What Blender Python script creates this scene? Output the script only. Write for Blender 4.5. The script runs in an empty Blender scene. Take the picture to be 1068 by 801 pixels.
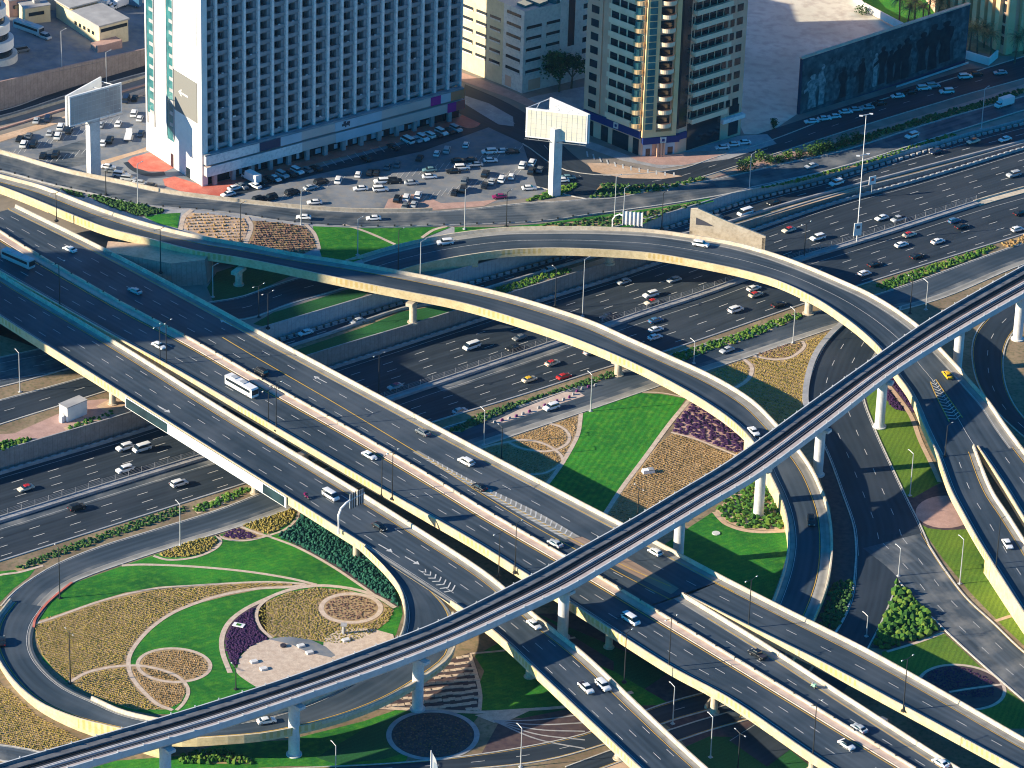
import bpy, bmesh, math, random
from mathutils import Vector, Matrix
from mathutils.geometry import tessellate_polygon
random.seed(7)
SC = bpy.context.scene
COL = SC.collection
# ------------------------------------------------------------------ camera model (pixels of the 1068x801 photograph)
F_PX, PITCH, ROLL = 4170.0, math.radians(27.5), 0.032
CAM = Vector((0.0, -1013.0, 527.0))
_R0 = Vector((1, 0, 0)); _U0 = Vector((0, math.sin(PITCH), math.cos(PITCH))); _F = Vector((0, math.cos(PITCH), -math.sin(PITCH)))
_r = (_R0*math.cos(ROLL) + _U0*math.sin(ROLL)); _u = (_U0*math.cos(ROLL) - _R0*math.sin(ROLL))
def ray(u, v): return _F + _r*((u-534)/F_PX) - _u*((v-400.5)/F_PX)
def pz(u, v, z):
    d = ray(u, v); t = (z-CAM.z)/d.z
    return CAM + d*t
def P(u, v, z=0.0):
    if callable(z):
        p = pz(u, v, 0)
        for _ in range(6): p = pz(u, v, z(p.x))
        return p
    return pz(u, v, z)
def PX(x, v=250): return P(x, v, 0).x
def pw(xs, ys):
    def f(x):
        if x <= xs[0]: return ys[0]
        for i in range(len(xs)-1):
            if x <= xs[i+1]: return ys[i] + (ys[i+1]-ys[i])*(x-xs[i])/(xs[i+1]-xs[i])
        return ys[-1]
    f.bp = xs
    return f
zN = pw([PX(600), PX(784), PX(1000), PX(1068)], [4.6, 3.3, 1.0, .5])
zS = pw([PX(300, 400), PX(450, 360), PX(650, 300), PX(780), PX(900), PX(1068, 200)], [-6, -5, -5, -3, -2, -1])
def zC(x): return 0.0
zC.bp = []
# ------------------------------------------------------------------ curves
def cr(pts, n=8):
    """Catmull-Rom through Vectors"""
    out = []
    m = len(pts)
    if m == 2: 
        return [pts[0].lerp(pts[1], i/(n*2)) for i in range(n*2+1)]
    for i in range(m-1):
        p1, p2 = pts[i], pts[i+1]
        p0 = pts[i-1] if i > 0 else p1*2-p2
        p3 = pts[i+2] if i+2 < m else p2*2-p1
        # centripetal-ish: plain uniform with limited tangents
        d = (p2-p1).length
        t1 = (p2-p0); t2 = (p3-p1)
        t1 = t1*(d/max(t1.length, 1e-6)); t2 = t2*(d/max(t2.length, 1e-6))
        for k in range(n):
            t = k/n; t_2 = t*t; t_3 = t_2*t
            out.append(p1*(2*t_3-3*t_2+1) + t1*(t_3-2*t_2+t) + p2*(-2*t_3+3*t_2) + t2*(t_3-t_2))
    out.append(pts[-1].copy())
    return out
def line_w(px, z, smooth=True, n=8):
    pts = [P(p[0], p[1], (p[2] if len(p) > 2 else z)) for p in px]
    return cr(pts, n) if smooth else pts
def strip_w(pairs, z=None, dz=0.0, n=8):
    """pairs: (nx,ny,fx,fy[,z]); returns near, far world polylines; edges read at height z+dz, set at z"""
    N, Fw = [], []
    for p in pairs:
        zz = p[4] if len(p) > 4 else z
        if callable(zz):
            a = P(p[0], p[1], zz); b = P(p[2], p[3], zz)
        else:
            a = P(p[0], p[1], zz+dz); b = P(p[2], p[3], zz+dz); a.z = zz; b.z = zz
        N.append(a); Fw.append(b)
    return cr(N, n), cr(Fw, n)
def resample(A, B, step=4.0):
    """resample a pair of polylines by the mid curve's arc length; returns A', B', s"""
    mid = [(a+b)/2 for a, b in zip(A, B)]
    s = [0]
    for i in range(1, len(mid)): s.append(s[-1] + (mid[i]-mid[i-1]).length)
    L = s[-1]; n = max(2, int(L/step)); oa, ob, os_ = [], [], []
    j = 0
    for k in range(n+1):
        t = L*k/n
        while j < len(s)-2 and s[j+1] < t: j += 1
        w = (t-s[j])/max(s[j+1]-s[j], 1e-9)
        oa.append(A[j].lerp(A[j+1], w)); ob.append(B[j].lerp(B[j+1], w)); os_.append(t)
    return oa, ob, os_
def at_x(pl, X):
    """y (world) of a polyline at world X, extrapolated"""
    if X <= pl[0].x: i = 0
    elif X >= pl[-1].x: i = len(pl)-2
    else:
        i = 0
        while pl[i+1].x < X: i += 1
    a, b = pl[i], pl[i+1]
    return a.y + (b.y-a.y)*(X-a.x)/(b.x-a.x)
# ------------------------------------------------------------------ mesh builder
class MB:
    def __init__(s): s.v = []; s.f = []; s.uv = []; s.mi = []
    def quad(s, a, b, c, d, uv=None, m=0):
        i = len(s.v); s.v += [tuple(a), tuple(b), tuple(c), tuple(d)]; s.f.append((i, i+1, i+2, i+3)); s.uv.append(uv or [(0, 0), (1, 0), (1, 1), (0, 1)]); s.mi.append(m)
    def tri(s, a, b, c, m=0):
        i = len(s.v); s.v += [tuple(a), tuple(b), tuple(c)]; s.f.append((i, i+1, i+2)); s.uv.append([(0, 0), (1, 0), (1, 1)]); s.mi.append(m)
    def poly(s, pts, m=0):
        i = len(s.v); s.v += [tuple(p) for p in pts]; s.f.append(tuple(range(i, i+len(pts)))); s.uv.append([(p[0], p[1]) for p in pts]); s.mi.append(m)
    def box(s, c, h, rot=0.0, m=0, taper=1.0):
        cx, cy, cz = c; hx, hy, hz = h
        cr_, sr = math.cos(rot), math.sin(rot)
        def T(x, y, z):
            k = taper if z > 0 else 1.0
            x *= k; y *= k
            return (cx+x*cr_-y*sr, cy+x*sr+y*cr_, cz+z)
        q = [T(x, y, z) for z in (-hz, hz) for (x, y) in ((-hx, -hy), (hx, -hy), (hx, hy), (-hx, hy))]
        i = len(s.v); s.v += q
        for f in ((3, 2, 1, 0), (4, 5, 6, 7), (0, 1, 5, 4), (1, 2, 6, 5), (2, 3, 7, 6), (3, 0, 4, 7)):
            s.f.append(tuple(i+k for k in f)); s.uv.append([(0, 0), (1, 0), (1, 1), (0, 1)]); s.mi.append(m)
    def tube(s, pts, r, n=8, cap=True, m=0):
        rs = r if isinstance(r, (list, tuple)) else [r]*len(pts)
        pts = [Vector(p) for p in pts]; rings = []
        for k, p in enumerate(pts):
            d = (pts[min(k+1, len(pts)-1)]-pts[max(k-1, 0)]).normalized()
            a = d.cross(Vector((0, 0, 1)));
            if a.length < .05: a = d.cross(Vector((0, 1, 0)))
            a.normalize(); b = d.cross(a)
            i = len(s.v)
            for q in range(n):
                t = 2*math.pi*q/n; s.v.append(tuple(p + (a*math.cos(t)+b*math.sin(t))*rs[k]))
            rings.append(i)
        for k in range(len(rings)-1):
            for q in range(n):
                q2 = (q+1) % n
                s.f.append((rings[k]+q, rings[k]+q2, rings[k+1]+q2, rings[k+1]+q)); s.uv.append([(0, 0), (1, 0), (1, 1), (0, 1)]); s.mi.append(m)
        if cap:
            for i in (rings[0], rings[-1]):
                s.f.append(tuple(range(i, i+n))); s.uv.append([(0, 0)]*n); s.mi.append(m)
    def ribbon(s, A, B, S=None, m=0, v0=0, v1=None):
        """quads between two polylines; uv = metres (along, across)"""
        if S is None:
            S = [0]
            for i in range(1, len(A)): S.append(S[-1] + (A[i]-A[i-1]).length)
        for i in range(len(A)-1):
            w0 = (B[i]-A[i]).length; w1 = (B[i+1]-A[i+1]).length
            s.quad(A[i], A[i+1], B[i+1], B[i], [(S[i], 0), (S[i+1], 0), (S[i+1], w1), (S[i], w0)], m)
    def build(s, name, mat, parent=None, smooth=False, fixn=True):
        me = bpy.data.meshes.new(name)
        me.from_pydata(s.v, [], s.f)
        uvl = me.uv_layers.new(name='UVMap')
        k = 0
        flat = [c for f in s.uv for p in f for c in p]
        uvl.data.foreach_set('uv', flat)
        for m_ in (mat if isinstance(mat, (list, tuple)) else [mat]): me.materials.append(m_)
        me.polygons.foreach_set('material_index', s.mi)
        if smooth: me.polygons.foreach_set('use_smooth', [True]*len(me.polygons))
        if fixn == 'recalc':
            bm = bmesh.new(); bm.from_mesh(me); bmesh.ops.remove_doubles(bm, verts=bm.verts, dist=1e-4); bmesh.ops.recalc_face_normals(bm, faces=bm.faces); bm.to_mesh(me); bm.free()
        me.update()
        return link(name, me, parent)
def link(name, data, parent=None):
    o = bpy.data.objects.new(name, data); COL.objects.link(o)
    if parent is not None: o.parent = parent; o.matrix_parent_inverse = parent.matrix_world.inverted() if False else Matrix.Translation(-parent.location) if parent.rotation_euler.z == 0 else (Matrix.Translation(parent.location) @ Matrix.Rotation(parent.rotation_euler.z, 4, 'Z')).inverted()
    return o
def empty(name, loc=(0, 0, 0), rz=0.0):
    o = bpy.data.objects.new(name, None); COL.objects.link(o); o.location = loc; o.rotation_euler = (0, 0, rz); o.empty_display_size = .5
    return o
def tag(o, label=None, cat=None, group=None, kind=None):
    if label: o['label'] = label
    if cat: o['category'] = cat
    if group: o['group'] = group
    if kind: o['kind'] = kind
    return o
def struct(o): o['kind'] = 'structure'; return o
# ------------------------------------------------------------------ materials
def srgb(h):
    h = h.lstrip('#'); c = [int(h[i:i+2], 16)/255 for i in (0, 2, 4)]
    return tuple(x/12.92 if x <= .04045 else ((x+.055)/1.055)**2.4 for x in c) + (1,)
M = {}
def mat(name, c1, c2=None, scale=.5, rough=.85, c3=None, scale2=6.0, mix2=.35, bump=0.0, spec=.3, metal=0.0, detail=6, streak=False, emit=None, coord='Object', lo=.35, hi=.65):
    m = bpy.data.materials.new(name); m.use_nodes = True; nt = m.node_tree; N = nt.nodes; Lk = nt.links
    b = N['Principled BSDF']; b.inputs['Roughness'].default_value = rough; b.inputs['Metallic'].default_value = metal
    b.inputs['Specular IOR Level'].default_value = spec
    c1 = tuple(c1)+(1,) if len(c1) == 3 else c1
    if c2 is None:
        b.inputs['Base Color'].default_value = c1; M[name] = m; return m
    c2 = tuple(c2)+(1,) if len(c2) == 3 else c2
    tc = N.new('ShaderNodeNewGeometry') if coord == 'World' else N.new('ShaderNodeTexCoord')
    src = tc.outputs['Position'] if coord == 'World' else tc.outputs['UV' if streak else coord]
    mp = N.new('ShaderNodeMapping'); Lk.new(src, mp.inputs['Vector'])
    if streak: mp.inputs['Scale'].default_value = (.04, 1.0, 1.0)
    n1 = N.new('ShaderNodeTexNoise'); n1.inputs['Scale'].default_value = scale; n1.inputs['Detail'].default_value = detail; Lk.new(mp.outputs[0], n1.inputs['Vector'])
    r = N.new('ShaderNodeMapRange'); r.inputs['From Min'].default_value = lo; r.inputs['From Max'].default_value = hi; Lk.new(n1.outputs['Fac'], r.inputs['Value'])
    mx = N.new('ShaderNodeMix'); mx.data_type = 'RGBA'; mx.inputs['A'].default_value = c1; mx.inputs['B'].default_value = c2; Lk.new(r.outputs[0], mx.inputs['Factor'])
    out = mx.outputs['Result']
    if streak:      # wheel tracks
        sx = N.new('ShaderNodeSeparateXYZ'); Lk.new(src, sx.inputs[0])
        wv = N.new('ShaderNodeMath'); wv.operation = 'MULTIPLY'; wv.inputs[1].default_value = 3.43; Lk.new(sx.outputs[1], wv.inputs[0])
        sn_ = N.new('ShaderNodeMath'); sn_.operation = 'SINE'; Lk.new(wv.outputs[0], sn_.inputs[0])
        ma = N.new('ShaderNodeMath'); ma.operation = 'MULTIPLY_ADD'; ma.inputs[1].default_value = .1; ma.inputs[2].default_value = 1.0; Lk.new(sn_.outputs[0], ma.inputs[0])
        sc_ = N.new('ShaderNodeVectorMath'); sc_.operation = 'SCALE'; Lk.new(out, sc_.inputs[0]); Lk.new(ma.outputs[0], sc_.inputs['Scale']); out = sc_.outputs[0]
    if c3 is not None:
        c3 = tuple(c3)+(1,) if len(c3) == 3 else c3
        n2 = N.new('ShaderNodeTexNoise'); n2.inputs['Scale'].default_value = scale2; n2.inputs['Detail'].default_value = 5; Lk.new(src, n2.inputs['Vector'])
        r2 = N.new('ShaderNodeMapRange'); r2.inputs['From Min'].default_value = .45; r2.inputs['From Max'].default_value = .7; r2.inputs['To Max'].default_value = mix2; Lk.new(n2.outputs['Fac'], r2.inputs['Value'])
        m2 = N.new('ShaderNodeMix'); m2.data_type = 'RGBA'; m2.inputs['B'].default_value = c3; Lk.new(out, m2.inputs['A']); Lk.new(r2.outputs[0], m2.inputs['Factor']); out = m2.outputs['Result']
    Lk.new(out, b.inputs['Base Color'])
    if bump:
        bp = N.new('ShaderNodeBump'); bp.inputs['Strength'].default_value = bump; bp.inputs['Distance'].default_value = .3; Lk.new(n1.outputs['Fac'], bp.inputs['Height']); Lk.new(bp.outputs[0], b.inputs['Normal'])
    M[name] = m; return m
mat('asphalt_dark', (.015, .025, .038), (.03, .045, .064), scale=.35, streak=True, rough=.75, c3=(.045, .058, .078), scale2=.05, mix2=.6)
mat('asphalt_deck', (.024, .041, .06), (.05, .073, .1), scale=.4, streak=True, rough=.75, c3=(.11, .13, .155), scale2=.06, mix2=.55)
mat('asphalt_worn', (.036, .053, .072), (.085, .108, .135), scale=.5, streak=True, rough=.8, c3=(.26, .26, .25), scale2=.12, mix2=.75)
mat('asphalt_lot', (.13, .155, .19), (.23, .25, .28), scale=.12, rough=.85, c3=(.3, .27, .23), scale2=.5, mix2=.5, coord='World')
mat('shoulder', (.22, .22, .21), (.36, .35, .32), scale=.6, streak=True, c3=(.12, .12, .12), scale2=.3, mix2=.5)
mat('hatch_base', (.24, .17, .13), (.36, .26, .2), scale=.6, streak=True)
mat('concrete', (.54, .46, .35), (.68, .59, .46), scale=.25, c3=(.36, .29, .2), scale2=1.1, mix2=.55, coord='World', rough=.8)
mat('concrete_grey', (.3, .31, .33), (.42, .42, .43), scale=.3, c3=(.22, .21, .2), scale2=1.5, mix2=.35, coord='World')
mat('concrete_white', (.55, .56, .58), (.7, .7, .7), scale=.3, c3=(.38, .37, .35), scale2=1.8, mix2=.3, coord='World')
mat('median_pink', (.5, .38, .32), (.62, .5, .42), scale=.5, coord='World')
mat('kerb', (.42, .4, .37), (.6, .57, .52), scale=1.2, coord='World')
mat('path', (.54, .42, .33), (.68, .56, .45), scale=.7, c3=(.34, .26, .2), scale2=3, mix2=.4, coord='World')
mat('sand', (.55, .37, .24), (.68, .5, .36), scale=.15, c3=(.33, .24, .17), scale2=1.2, mix2=.5, coord='World')
mat('sand_pale', (.58, .56, .46), (.7, .68, .58), scale=.05, c3=(.4, .34, .29), scale2=.3, mix2=.6, coord='World')
mat('soil', (.34, .23, .12), (.48, .34, .19), scale=.5, c3=(.22, .15, .08), scale2=2, mix2=.5, coord='World')
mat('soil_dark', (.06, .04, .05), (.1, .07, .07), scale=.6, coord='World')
mat('pink_paving', (.42, .27, .23), (.52, .34, .29), scale=.4, c3=(.32, .2, .18), scale2=2, mix2=.4, coord='World')
mat('red_paving', (.55, .13, .09), (.66, .22, .16), scale=.3, c3=(.4, .1, .08), scale2=1.5, mix2=.4, coord='World')
mat('white_paint', (.42, .43, .43), (.68, .68, .67), scale=1.5, coord='World')
mat('yellow_paint', (.55, .33, .05), (.7, .45, .1), scale=1.5, coord='World')
mat('steel', (.35, .36, .38), rough=.45, metal=.6)
mat('dark_steel', (.04, .045, .05), rough=.5, metal=.3)
mat('galvanised', (.5, .52, .54), rough=.5, metal=.3)
mat('white_metal', (.75, .76, .77), (.85, .85, .85), scale=.5, rough=.5)
mat('glass_dark', (.012, .02, .028), rough=.12, spec=.8)
mat('glass_teal', (.03, .12, .14), (.06, .22, .23), scale=.4, rough=.15, spec=.8, coord='World')
mat('viaduct_inner', (.1, .11, .13), (.17, .18, .2), scale=.4, coord='World')  # parapet inner faces and far walkway, darkened: their shade put into the colour
mat('rubber', (.012, .012, .013), rough=.8)
def lawn_mat(name, c1, c2, ang, width=2.6, c3=None, stripe=.07):
    m = mat(name, c1, c2, scale=.06, c3=c3 or (c1[0]*1.8, c1[1]*1.3, c1[2]*1.3), scale2=.5, mix2=.6, coord='World', rough=.9, bump=0)
    nt = m.node_tree; N = nt.nodes; Lk = nt.links; b = N['Principled BSDF']
    src = b.inputs['Base Color'].links[0].from_socket
    g = N.new('ShaderNodeNewGeometry'); mp = N.new('ShaderNodeMapping'); mp.inputs['Rotation'].default_value = (0, 0, ang); Lk.new(g.outputs['Position'], mp.inputs['Vector'])
    w = N.new('ShaderNodeTexWave'); w.inputs['Scale'].default_value = .31/width*2; w.inputs['Distortion'].default_value = 1.2; w.inputs['Detail'].default_value = 2; Lk.new(mp.outputs[0], w.inputs['Vector'])
    mr = N.new('ShaderNodeMapRange'); mr.inputs['To Min'].default_value = 1-stripe; mr.inputs['To Max'].default_value = 1+stripe; Lk.new(w.outputs['Fac'], mr.inputs['Value'])
    n3 = N.new('ShaderNodeTexNoise'); n3.inputs['Scale'].default_value = 2.5; n3.inputs['Detail'].default_value = 4; Lk.new(g.outputs['Position'], n3.inputs['Vector'])
    m3 = N.new('ShaderNodeMapRange'); m3.inputs['From Min'].default_value = .3; m3.inputs['From Max'].default_value = .7; m3.inputs['To Min'].default_value = .72; m3.inputs['To Max'].default_value = 1.25; Lk.new(n3.outputs['Fac'], m3.inputs['Value'])
    mu = N.new('ShaderNodeMath'); mu.operation = 'MULTIPLY'; Lk.new(mr.outputs[0], mu.inputs[0]); Lk.new(m3.outputs[0], mu.inputs[1])
    vm = N.new('ShaderNodeVectorMath'); vm.operation = 'SCALE'; Lk.new(src, vm.inputs[0]); Lk.new(mu.outputs[0], vm.inputs['Scale']); Lk.new(vm.outputs[0], b.inputs['Base Color'])
    return m
lawn_mat('lawn', (.007, .11, .012), (.028, .22, .018), 1.0, c3=(.09, .28, .018))
lawn_mat('lawn_striped', (.007, .13, .012), (.03, .23, .016), .31, width=3.4, c3=(.1, .3, .018), stripe=.16)
lawn_mat('lawn_gold', (.07, .16, .014), (.15, .24, .02), .3, stripe=.12)
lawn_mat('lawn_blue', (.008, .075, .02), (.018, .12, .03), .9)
# wall / parapet with cast panels, driven by UV metres
def panel_mat(name, base, dark, period=2.0, duty=.12, long_period=None):
    m = mat(name, base[0], base[1], scale=.4, c3=(base[0][0]*.7, base[0][1]*.66, base[0][2]*.6), scale2=1.4, mix2=.45, coord='World', rough=.8)
    nt = m.node_tree; N = nt.nodes; Lk = nt.links; b = N['Principled BSDF']; src = b.inputs['Base Color'].links[0].from_socket
    tc = N.new('ShaderNodeTexCoord'); sx = N.new('ShaderNodeSeparateXYZ'); Lk.new(tc.outputs['UV'], sx.inputs[0])
    def mth(op, a, bb):
        n = N.new('ShaderNodeMath'); n.operation = op
        if isinstance(a, (int, float)): n.inputs[0].default_value = a
        else: Lk.new(a, n.inputs[0])
        if isinstance(bb, (int, float)): n.inputs[1].default_value = bb
        else: Lk.new(bb, n.inputs[1])
        return n.outputs[0]
    fr = mth('FRACT', mth('DIVIDE', sx.outputs[0], period), 0)
    f = mth('LESS_THAN', fr, duty)
    if long_period:
        l = mth('LESS_THAN', mth('FRACT', mth('DIVIDE', sx.outputs[0], long_period), 0), .28)
        vv = mth('MULTIPLY', mth('GREATER_THAN', sx.outputs[1], .7), mth('LESS_THAN', sx.outputs[1], 2.3))
        f = mth('MULTIPLY', mth('LESS_THAN', fr, .5), mth('MULTIPLY', l, vv))
    f = mth('MULTIPLY', f, .55)
    mx = N.new('ShaderNodeMix'); mx.data_type = 'RGBA'; mx.inputs['B'].default_value = tuple(dark)+(1,); Lk.new(src, mx.inputs['A']); Lk.new(f, mx.inputs['Factor']); Lk.new(mx.outputs['Result'], b.inputs['Base Color'])
    return m
panel_mat('fascia', ((.6, .48, .27), (.72, .59, .36)), (.5, .34, .07), period=1.6, long_period=46)
panel_mat('wall_brown', ((.3, .245, .225), (.37, .31, .28)), (.2, .16, .15), period=1.5, duty=.12)
panel_mat('wall_blue', ((.36, .4, .44), (.45, .48, .5)), (.25, .25, .28), period=1.5, duty=.12)
# ------------------------------------------------------------------ draping of surfaces on the three levels
def drape(name, polys, zf, off, material, parent=None):
    """polys: lists of world (x,y) vectors or (verts,uvs) quads; cut where the level bends and laid on it"""
    bm = bmesh.new(); uvl = bm.loops.layers.uv.new('UVMap')
    for pl in polys:
        uv = None
        if isinstance(pl, tuple): pl, uv = pl
        vs = [bm.verts.new((p[0], p[1], 0)) for p in pl]
        try: f = bm.faces.new(vs)
        except ValueError: continue
        for k, l in enumerate(f.loops): l[uvl].uv = uv[k] if uv else (pl[k][0], pl[k][1])
    bmesh.ops.triangulate(bm, faces=[f for f in bm.faces if len(f.verts) > 4])
    for x in getattr(zf, 'bp', []):
        bmesh.ops.bisect_plane(bm, geom=bm.verts[:]+bm.edges[:]+bm.faces[:], plane_co=(x, 0, 0), plane_no=(1, 0, 0))
    for v in bm.verts: v.co.z = (zf(v.co.x) if callable(zf) else zf) + off
    bmesh.ops.recalc_face_normals(bm, faces=bm.faces)
    for f in bm.faces:
        if f.normal.z < 0: f.normal_flip()
    me = bpy.data.meshes.new(name); bm.to_mesh(me); bm.free()
    for m_ in (material if isinstance(material, list) else [material]): me.materials.append(m_)
    return link(name, me, parent)
def quads(A, B):
    out = []; s = 0
    for i in range(len(A)-1):
        d = (A[i+1]-A[i]).length; w0 = (B[i]-A[i]).length; w1 = (B[i+1]-A[i+1]).length
        out.append(([A[i], A[i+1], B[i+1], B[i]], [(s, 0), (s+d, 0), (s+d, w1), (s, w0)])); s += d
    return out
# longitudinal curves of the trunk road (world)
A_px = [(0, 586), (200, 522.5), (260, 503.5), (456, 439.5), (540, 414), (638, 382.5), (700, 365), (831, 320), (903, 296), (1068, 244.6)]
B_px = [(0, 471), (140, 429.6), (340, 365.5), (445, 334), (540, 303.6), (656, 268), (758, 238), (868, 204), (962, 180), (1068, 150)]
C_px = [(0, 335), (110, 372), (200, 366), (274, 342), (380, 310.5), (453, 288.6), (528, 268), (700, 222), (784, 196), (859, 180), (1021, 136.5), (1068, 125)]
M_px = [(0, 543), (200, 481), (410, 416), (540, 372), (656, 333), (740, 305), (838, 270), (900, 251), (1021.6, 212), (1068, 199)]
cA = line_w(A_px, 0.0); cB = line_w(B_px, 0.0); cC = line_w(C_px, zN, smooth=False); cM = line_w(M_px, zS)
cE4 = line_w([(x, y+4) for x, y in A_px], zS)
XS = sorted(set([-3000, -1500, -700] + list(range(-400, 401, 5)) + [700, 1500, 3000] + [b for b in zN.bp+zS.bp] + [p.x for p in cC]))
def yA(x): return at_x(cA, x)
def yB(x): return at_x(cB, x)
def yC(x): return at_x(cC, x)
def yM(x): return at_x(cM, x)
def yE4(x): return at_x(cE4, x)
def level_ribbon(name, y0, y1, zf, material, off=0.0, xs=None, kind='structure'):
    xs = xs or XS
    mb = MB(); 
    A = [Vector((x, y0(x) if callable(y0) else y0, zf(x)+off)) for x in xs]; B = [Vector((x, y1(x) if callable(y1) else y1, zf(x)+off)) for x in xs]
    mb.ribbon(A, B)
    o = mb.build(name, material); o['kind'] = kind
    return o
mat('ground_n', (.2, .18, .16), (.32, .28, .24), scale=.03, c3=(.14, .13, .12), scale2=.2, mix2=.6, coord='World')
mat('ground_s', (.2, .14, .09), (.33, .25, .16), scale=.1, c3=(.08, .1, .04), scale2=.8, mix2=.7, coord='World')
level_ribbon('ground', -2600, yA, zC, M['ground_s'])
level_ribbon('terrain', yC, 6000, zN, M['ground_n'])
level_ribbon('trunk_road', yA, yB, zS, M['asphalt_dark'])
level_ribbon('verge', yB, yC, zC, M['ground_s'])
def wall_line(name, yf, z0, z1, xs, material, thick=.5, label=None, cap=None, dy=0.0):
    mb = MB(); s = 0; xs = list(xs)
    for i in range(len(xs)-1):
        a, b = xs[i], xs[i+1]; ya, yb = yf(a)+dy, yf(b)+dy; d = math.hypot(b-a, yb-ya)
        za, zb = z1(a)+.35, z1(b)+.35; ba, bb = z0(a)-.3, z0(b)-.3
        mb.quad((a, ya-.02, ba), (b, yb-.02, bb), (b, yb-.02, zb), (a, ya-.02, za), [(s, 0), (s+d, 0), (s+d, zb-bb), (s, za-ba)])
        mb.quad((a, ya-.02, za), (b, yb-.02, zb), (b, yb+thick, zb), (a, ya+thick, za), None, 1)
        mb.quad((b, yb+thick, bb), (a, ya+thick, ba), (a, ya+thick, za), (b, yb+thick, zb), None, 0)
        s += d
    o = mb.build(name, [material, M['concrete_grey']])
    tag(o, label, 'wall'); return o
xr = [x for x in XS if -420 < x < 420]
wall_line('retaining_wall', yB, zS, zC, xr, M['wall_brown'], label='long brown ribbed retaining wall north of the ten lane motorway', dy=-.1)
wall_line('retaining_wall', yC, zC, zN, [x for x in xr if x > PX(236, 345)], M['wall_blue'], label='blue grey retaining wall above the sunken slip road, under the curved flyover', dy=-.1)
wall_line('retaining_wall', yA, lambda x: zS(x), lambda x: -.1, xr, M['kerb'], label='low pale kerb wall along the hedge side of the motorway', thick=.6)
# barrier at the foot of the brown wall (chevron blocks) and the median
def xpath(yf, zf, x0, x1, step=5, dy=0.0):
    n = int((x1-x0)/step)
    return [Vector((x0+(x1-x0)*i/n, yf(x0+(x1-x0)*i/n)+dy, zf(x0+(x1-x0)*i/n))) for i in range(n+1)]
def offset(pl, d):
    out = []
    for i, p in enumerate(pl):
        t = pl[min(i+1, len(pl)-1)]-pl[max(i-1, 0)]; t.z = 0; t.normalize()
        out.append(p + Vector((-t.y, t.x, 0))*d)
    return out
def wallmesh(mb, pl, w, h, m=0, base=-.05, mt=None):
    """a solid low wall along a path: width w centred, height h"""
    L = offset(pl, w/2); R = offset(pl, -w/2); up = Vector((0, 0, h)); dn = Vector((0, 0, base)); s = 0
    for i in range(len(pl)-1):
        d = (pl[i+1]-pl[i]).length
        mb.quad(R[i]+dn, R[i+1]+dn, R[i+1]+up, R[i]+up, [(s, 0), (s+d, 0), (s+d, h), (s, h)], m)
        mb.quad(L[i+1]+dn, L[i]+dn, L[i]+up, L[i+1]+up, [(s+d, 0), (s, 0), (s, h), (s+d, h)], m)
        mb.quad(R[i]+up, R[i+1]+up, L[i+1]+up, L[i]+up, None, m if mt is None else mt)
        s += d
    mb.quad(R[0]+dn, R[0]+up, L[0]+up, L[0]+dn, None, m); mb.quad(R[-1]+dn, L[-1]+dn, L[-1]+up, R[-1]+up, None, m)
mb = MB(); pth = xpath(lambda x: yB(x)-2.2, zS, -400, 400); wallmesh(mb, pth, .5, .9)
o = mb.build('crash_barrier', M['concrete_grey']); tag(o, 'grey concrete crash barrier at the foot of the brown wall', 'barrier')
mb = MB()
q = resample(offset(pth, .3), offset(pth, -.3), 2.6)
for i in range(0, len(q[0])-1):
    p = (q[0][i]+q[1][i])/2; d = q[0][i+1]-q[0][i]
    mb.box((p.x, p.y, p.z+.95), (.7, .32, .12), math.atan2(d.y, d.x))
mb.build('marker_blocks', M['wall_blue'], o)['kind'] = 'stuff'
# median: double barrier with paved top and a mesh fence
mp_ = xpath(yM, zS, -400, PX(1021, 212), 5)
mb = MB(); wallmesh(mb, offset(mp_, 1.0), .35, .8); wallmesh(mb, offset(mp_, -1.0), .35, .8)
mb.ribbon([p+Vector((0, 0, .5)) for p in offset(mp_, -.85)], [p+Vector((0, 0, .5)) for p in offset(mp_, .85)])
med = mb.build('median_barrier', M['concrete_grey']); tag(med, 'white concrete median barrier carrying a mesh fence down the motorway', 'barrier')
mb = MB(); q = resample(offset(mp_, 1.05), offset(mp_, .95), 4.2)
for a, b in zip(q[0], q[1]):
    p = (a+b)/2; mb.box((p.x, p.y, p.z+1.5), (.07, .07, 1.0))
mb.build('fence_post', M['concrete_grey'], med)['kind'] = 'stuff'
mb = MB()
for h in (.95, 1.4, 1.85, 2.3): wallmesh(mb, [p+Vector((0, 0, h)) for p in offset(mp_, 1.0)], .04, .045, base=0)
mb.build('fence_rail', M['concrete_grey'], med)
me_ = xpath(yM, zS, PX(1019, 212), 400, 5)
mb = MB(); wallmesh(mb, me_, 3.2, .3); wallmesh(mb, offset(me_, 1.4), .35, .8); o = mb.build('median_paving', M['concrete']); struct(o)
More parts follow.
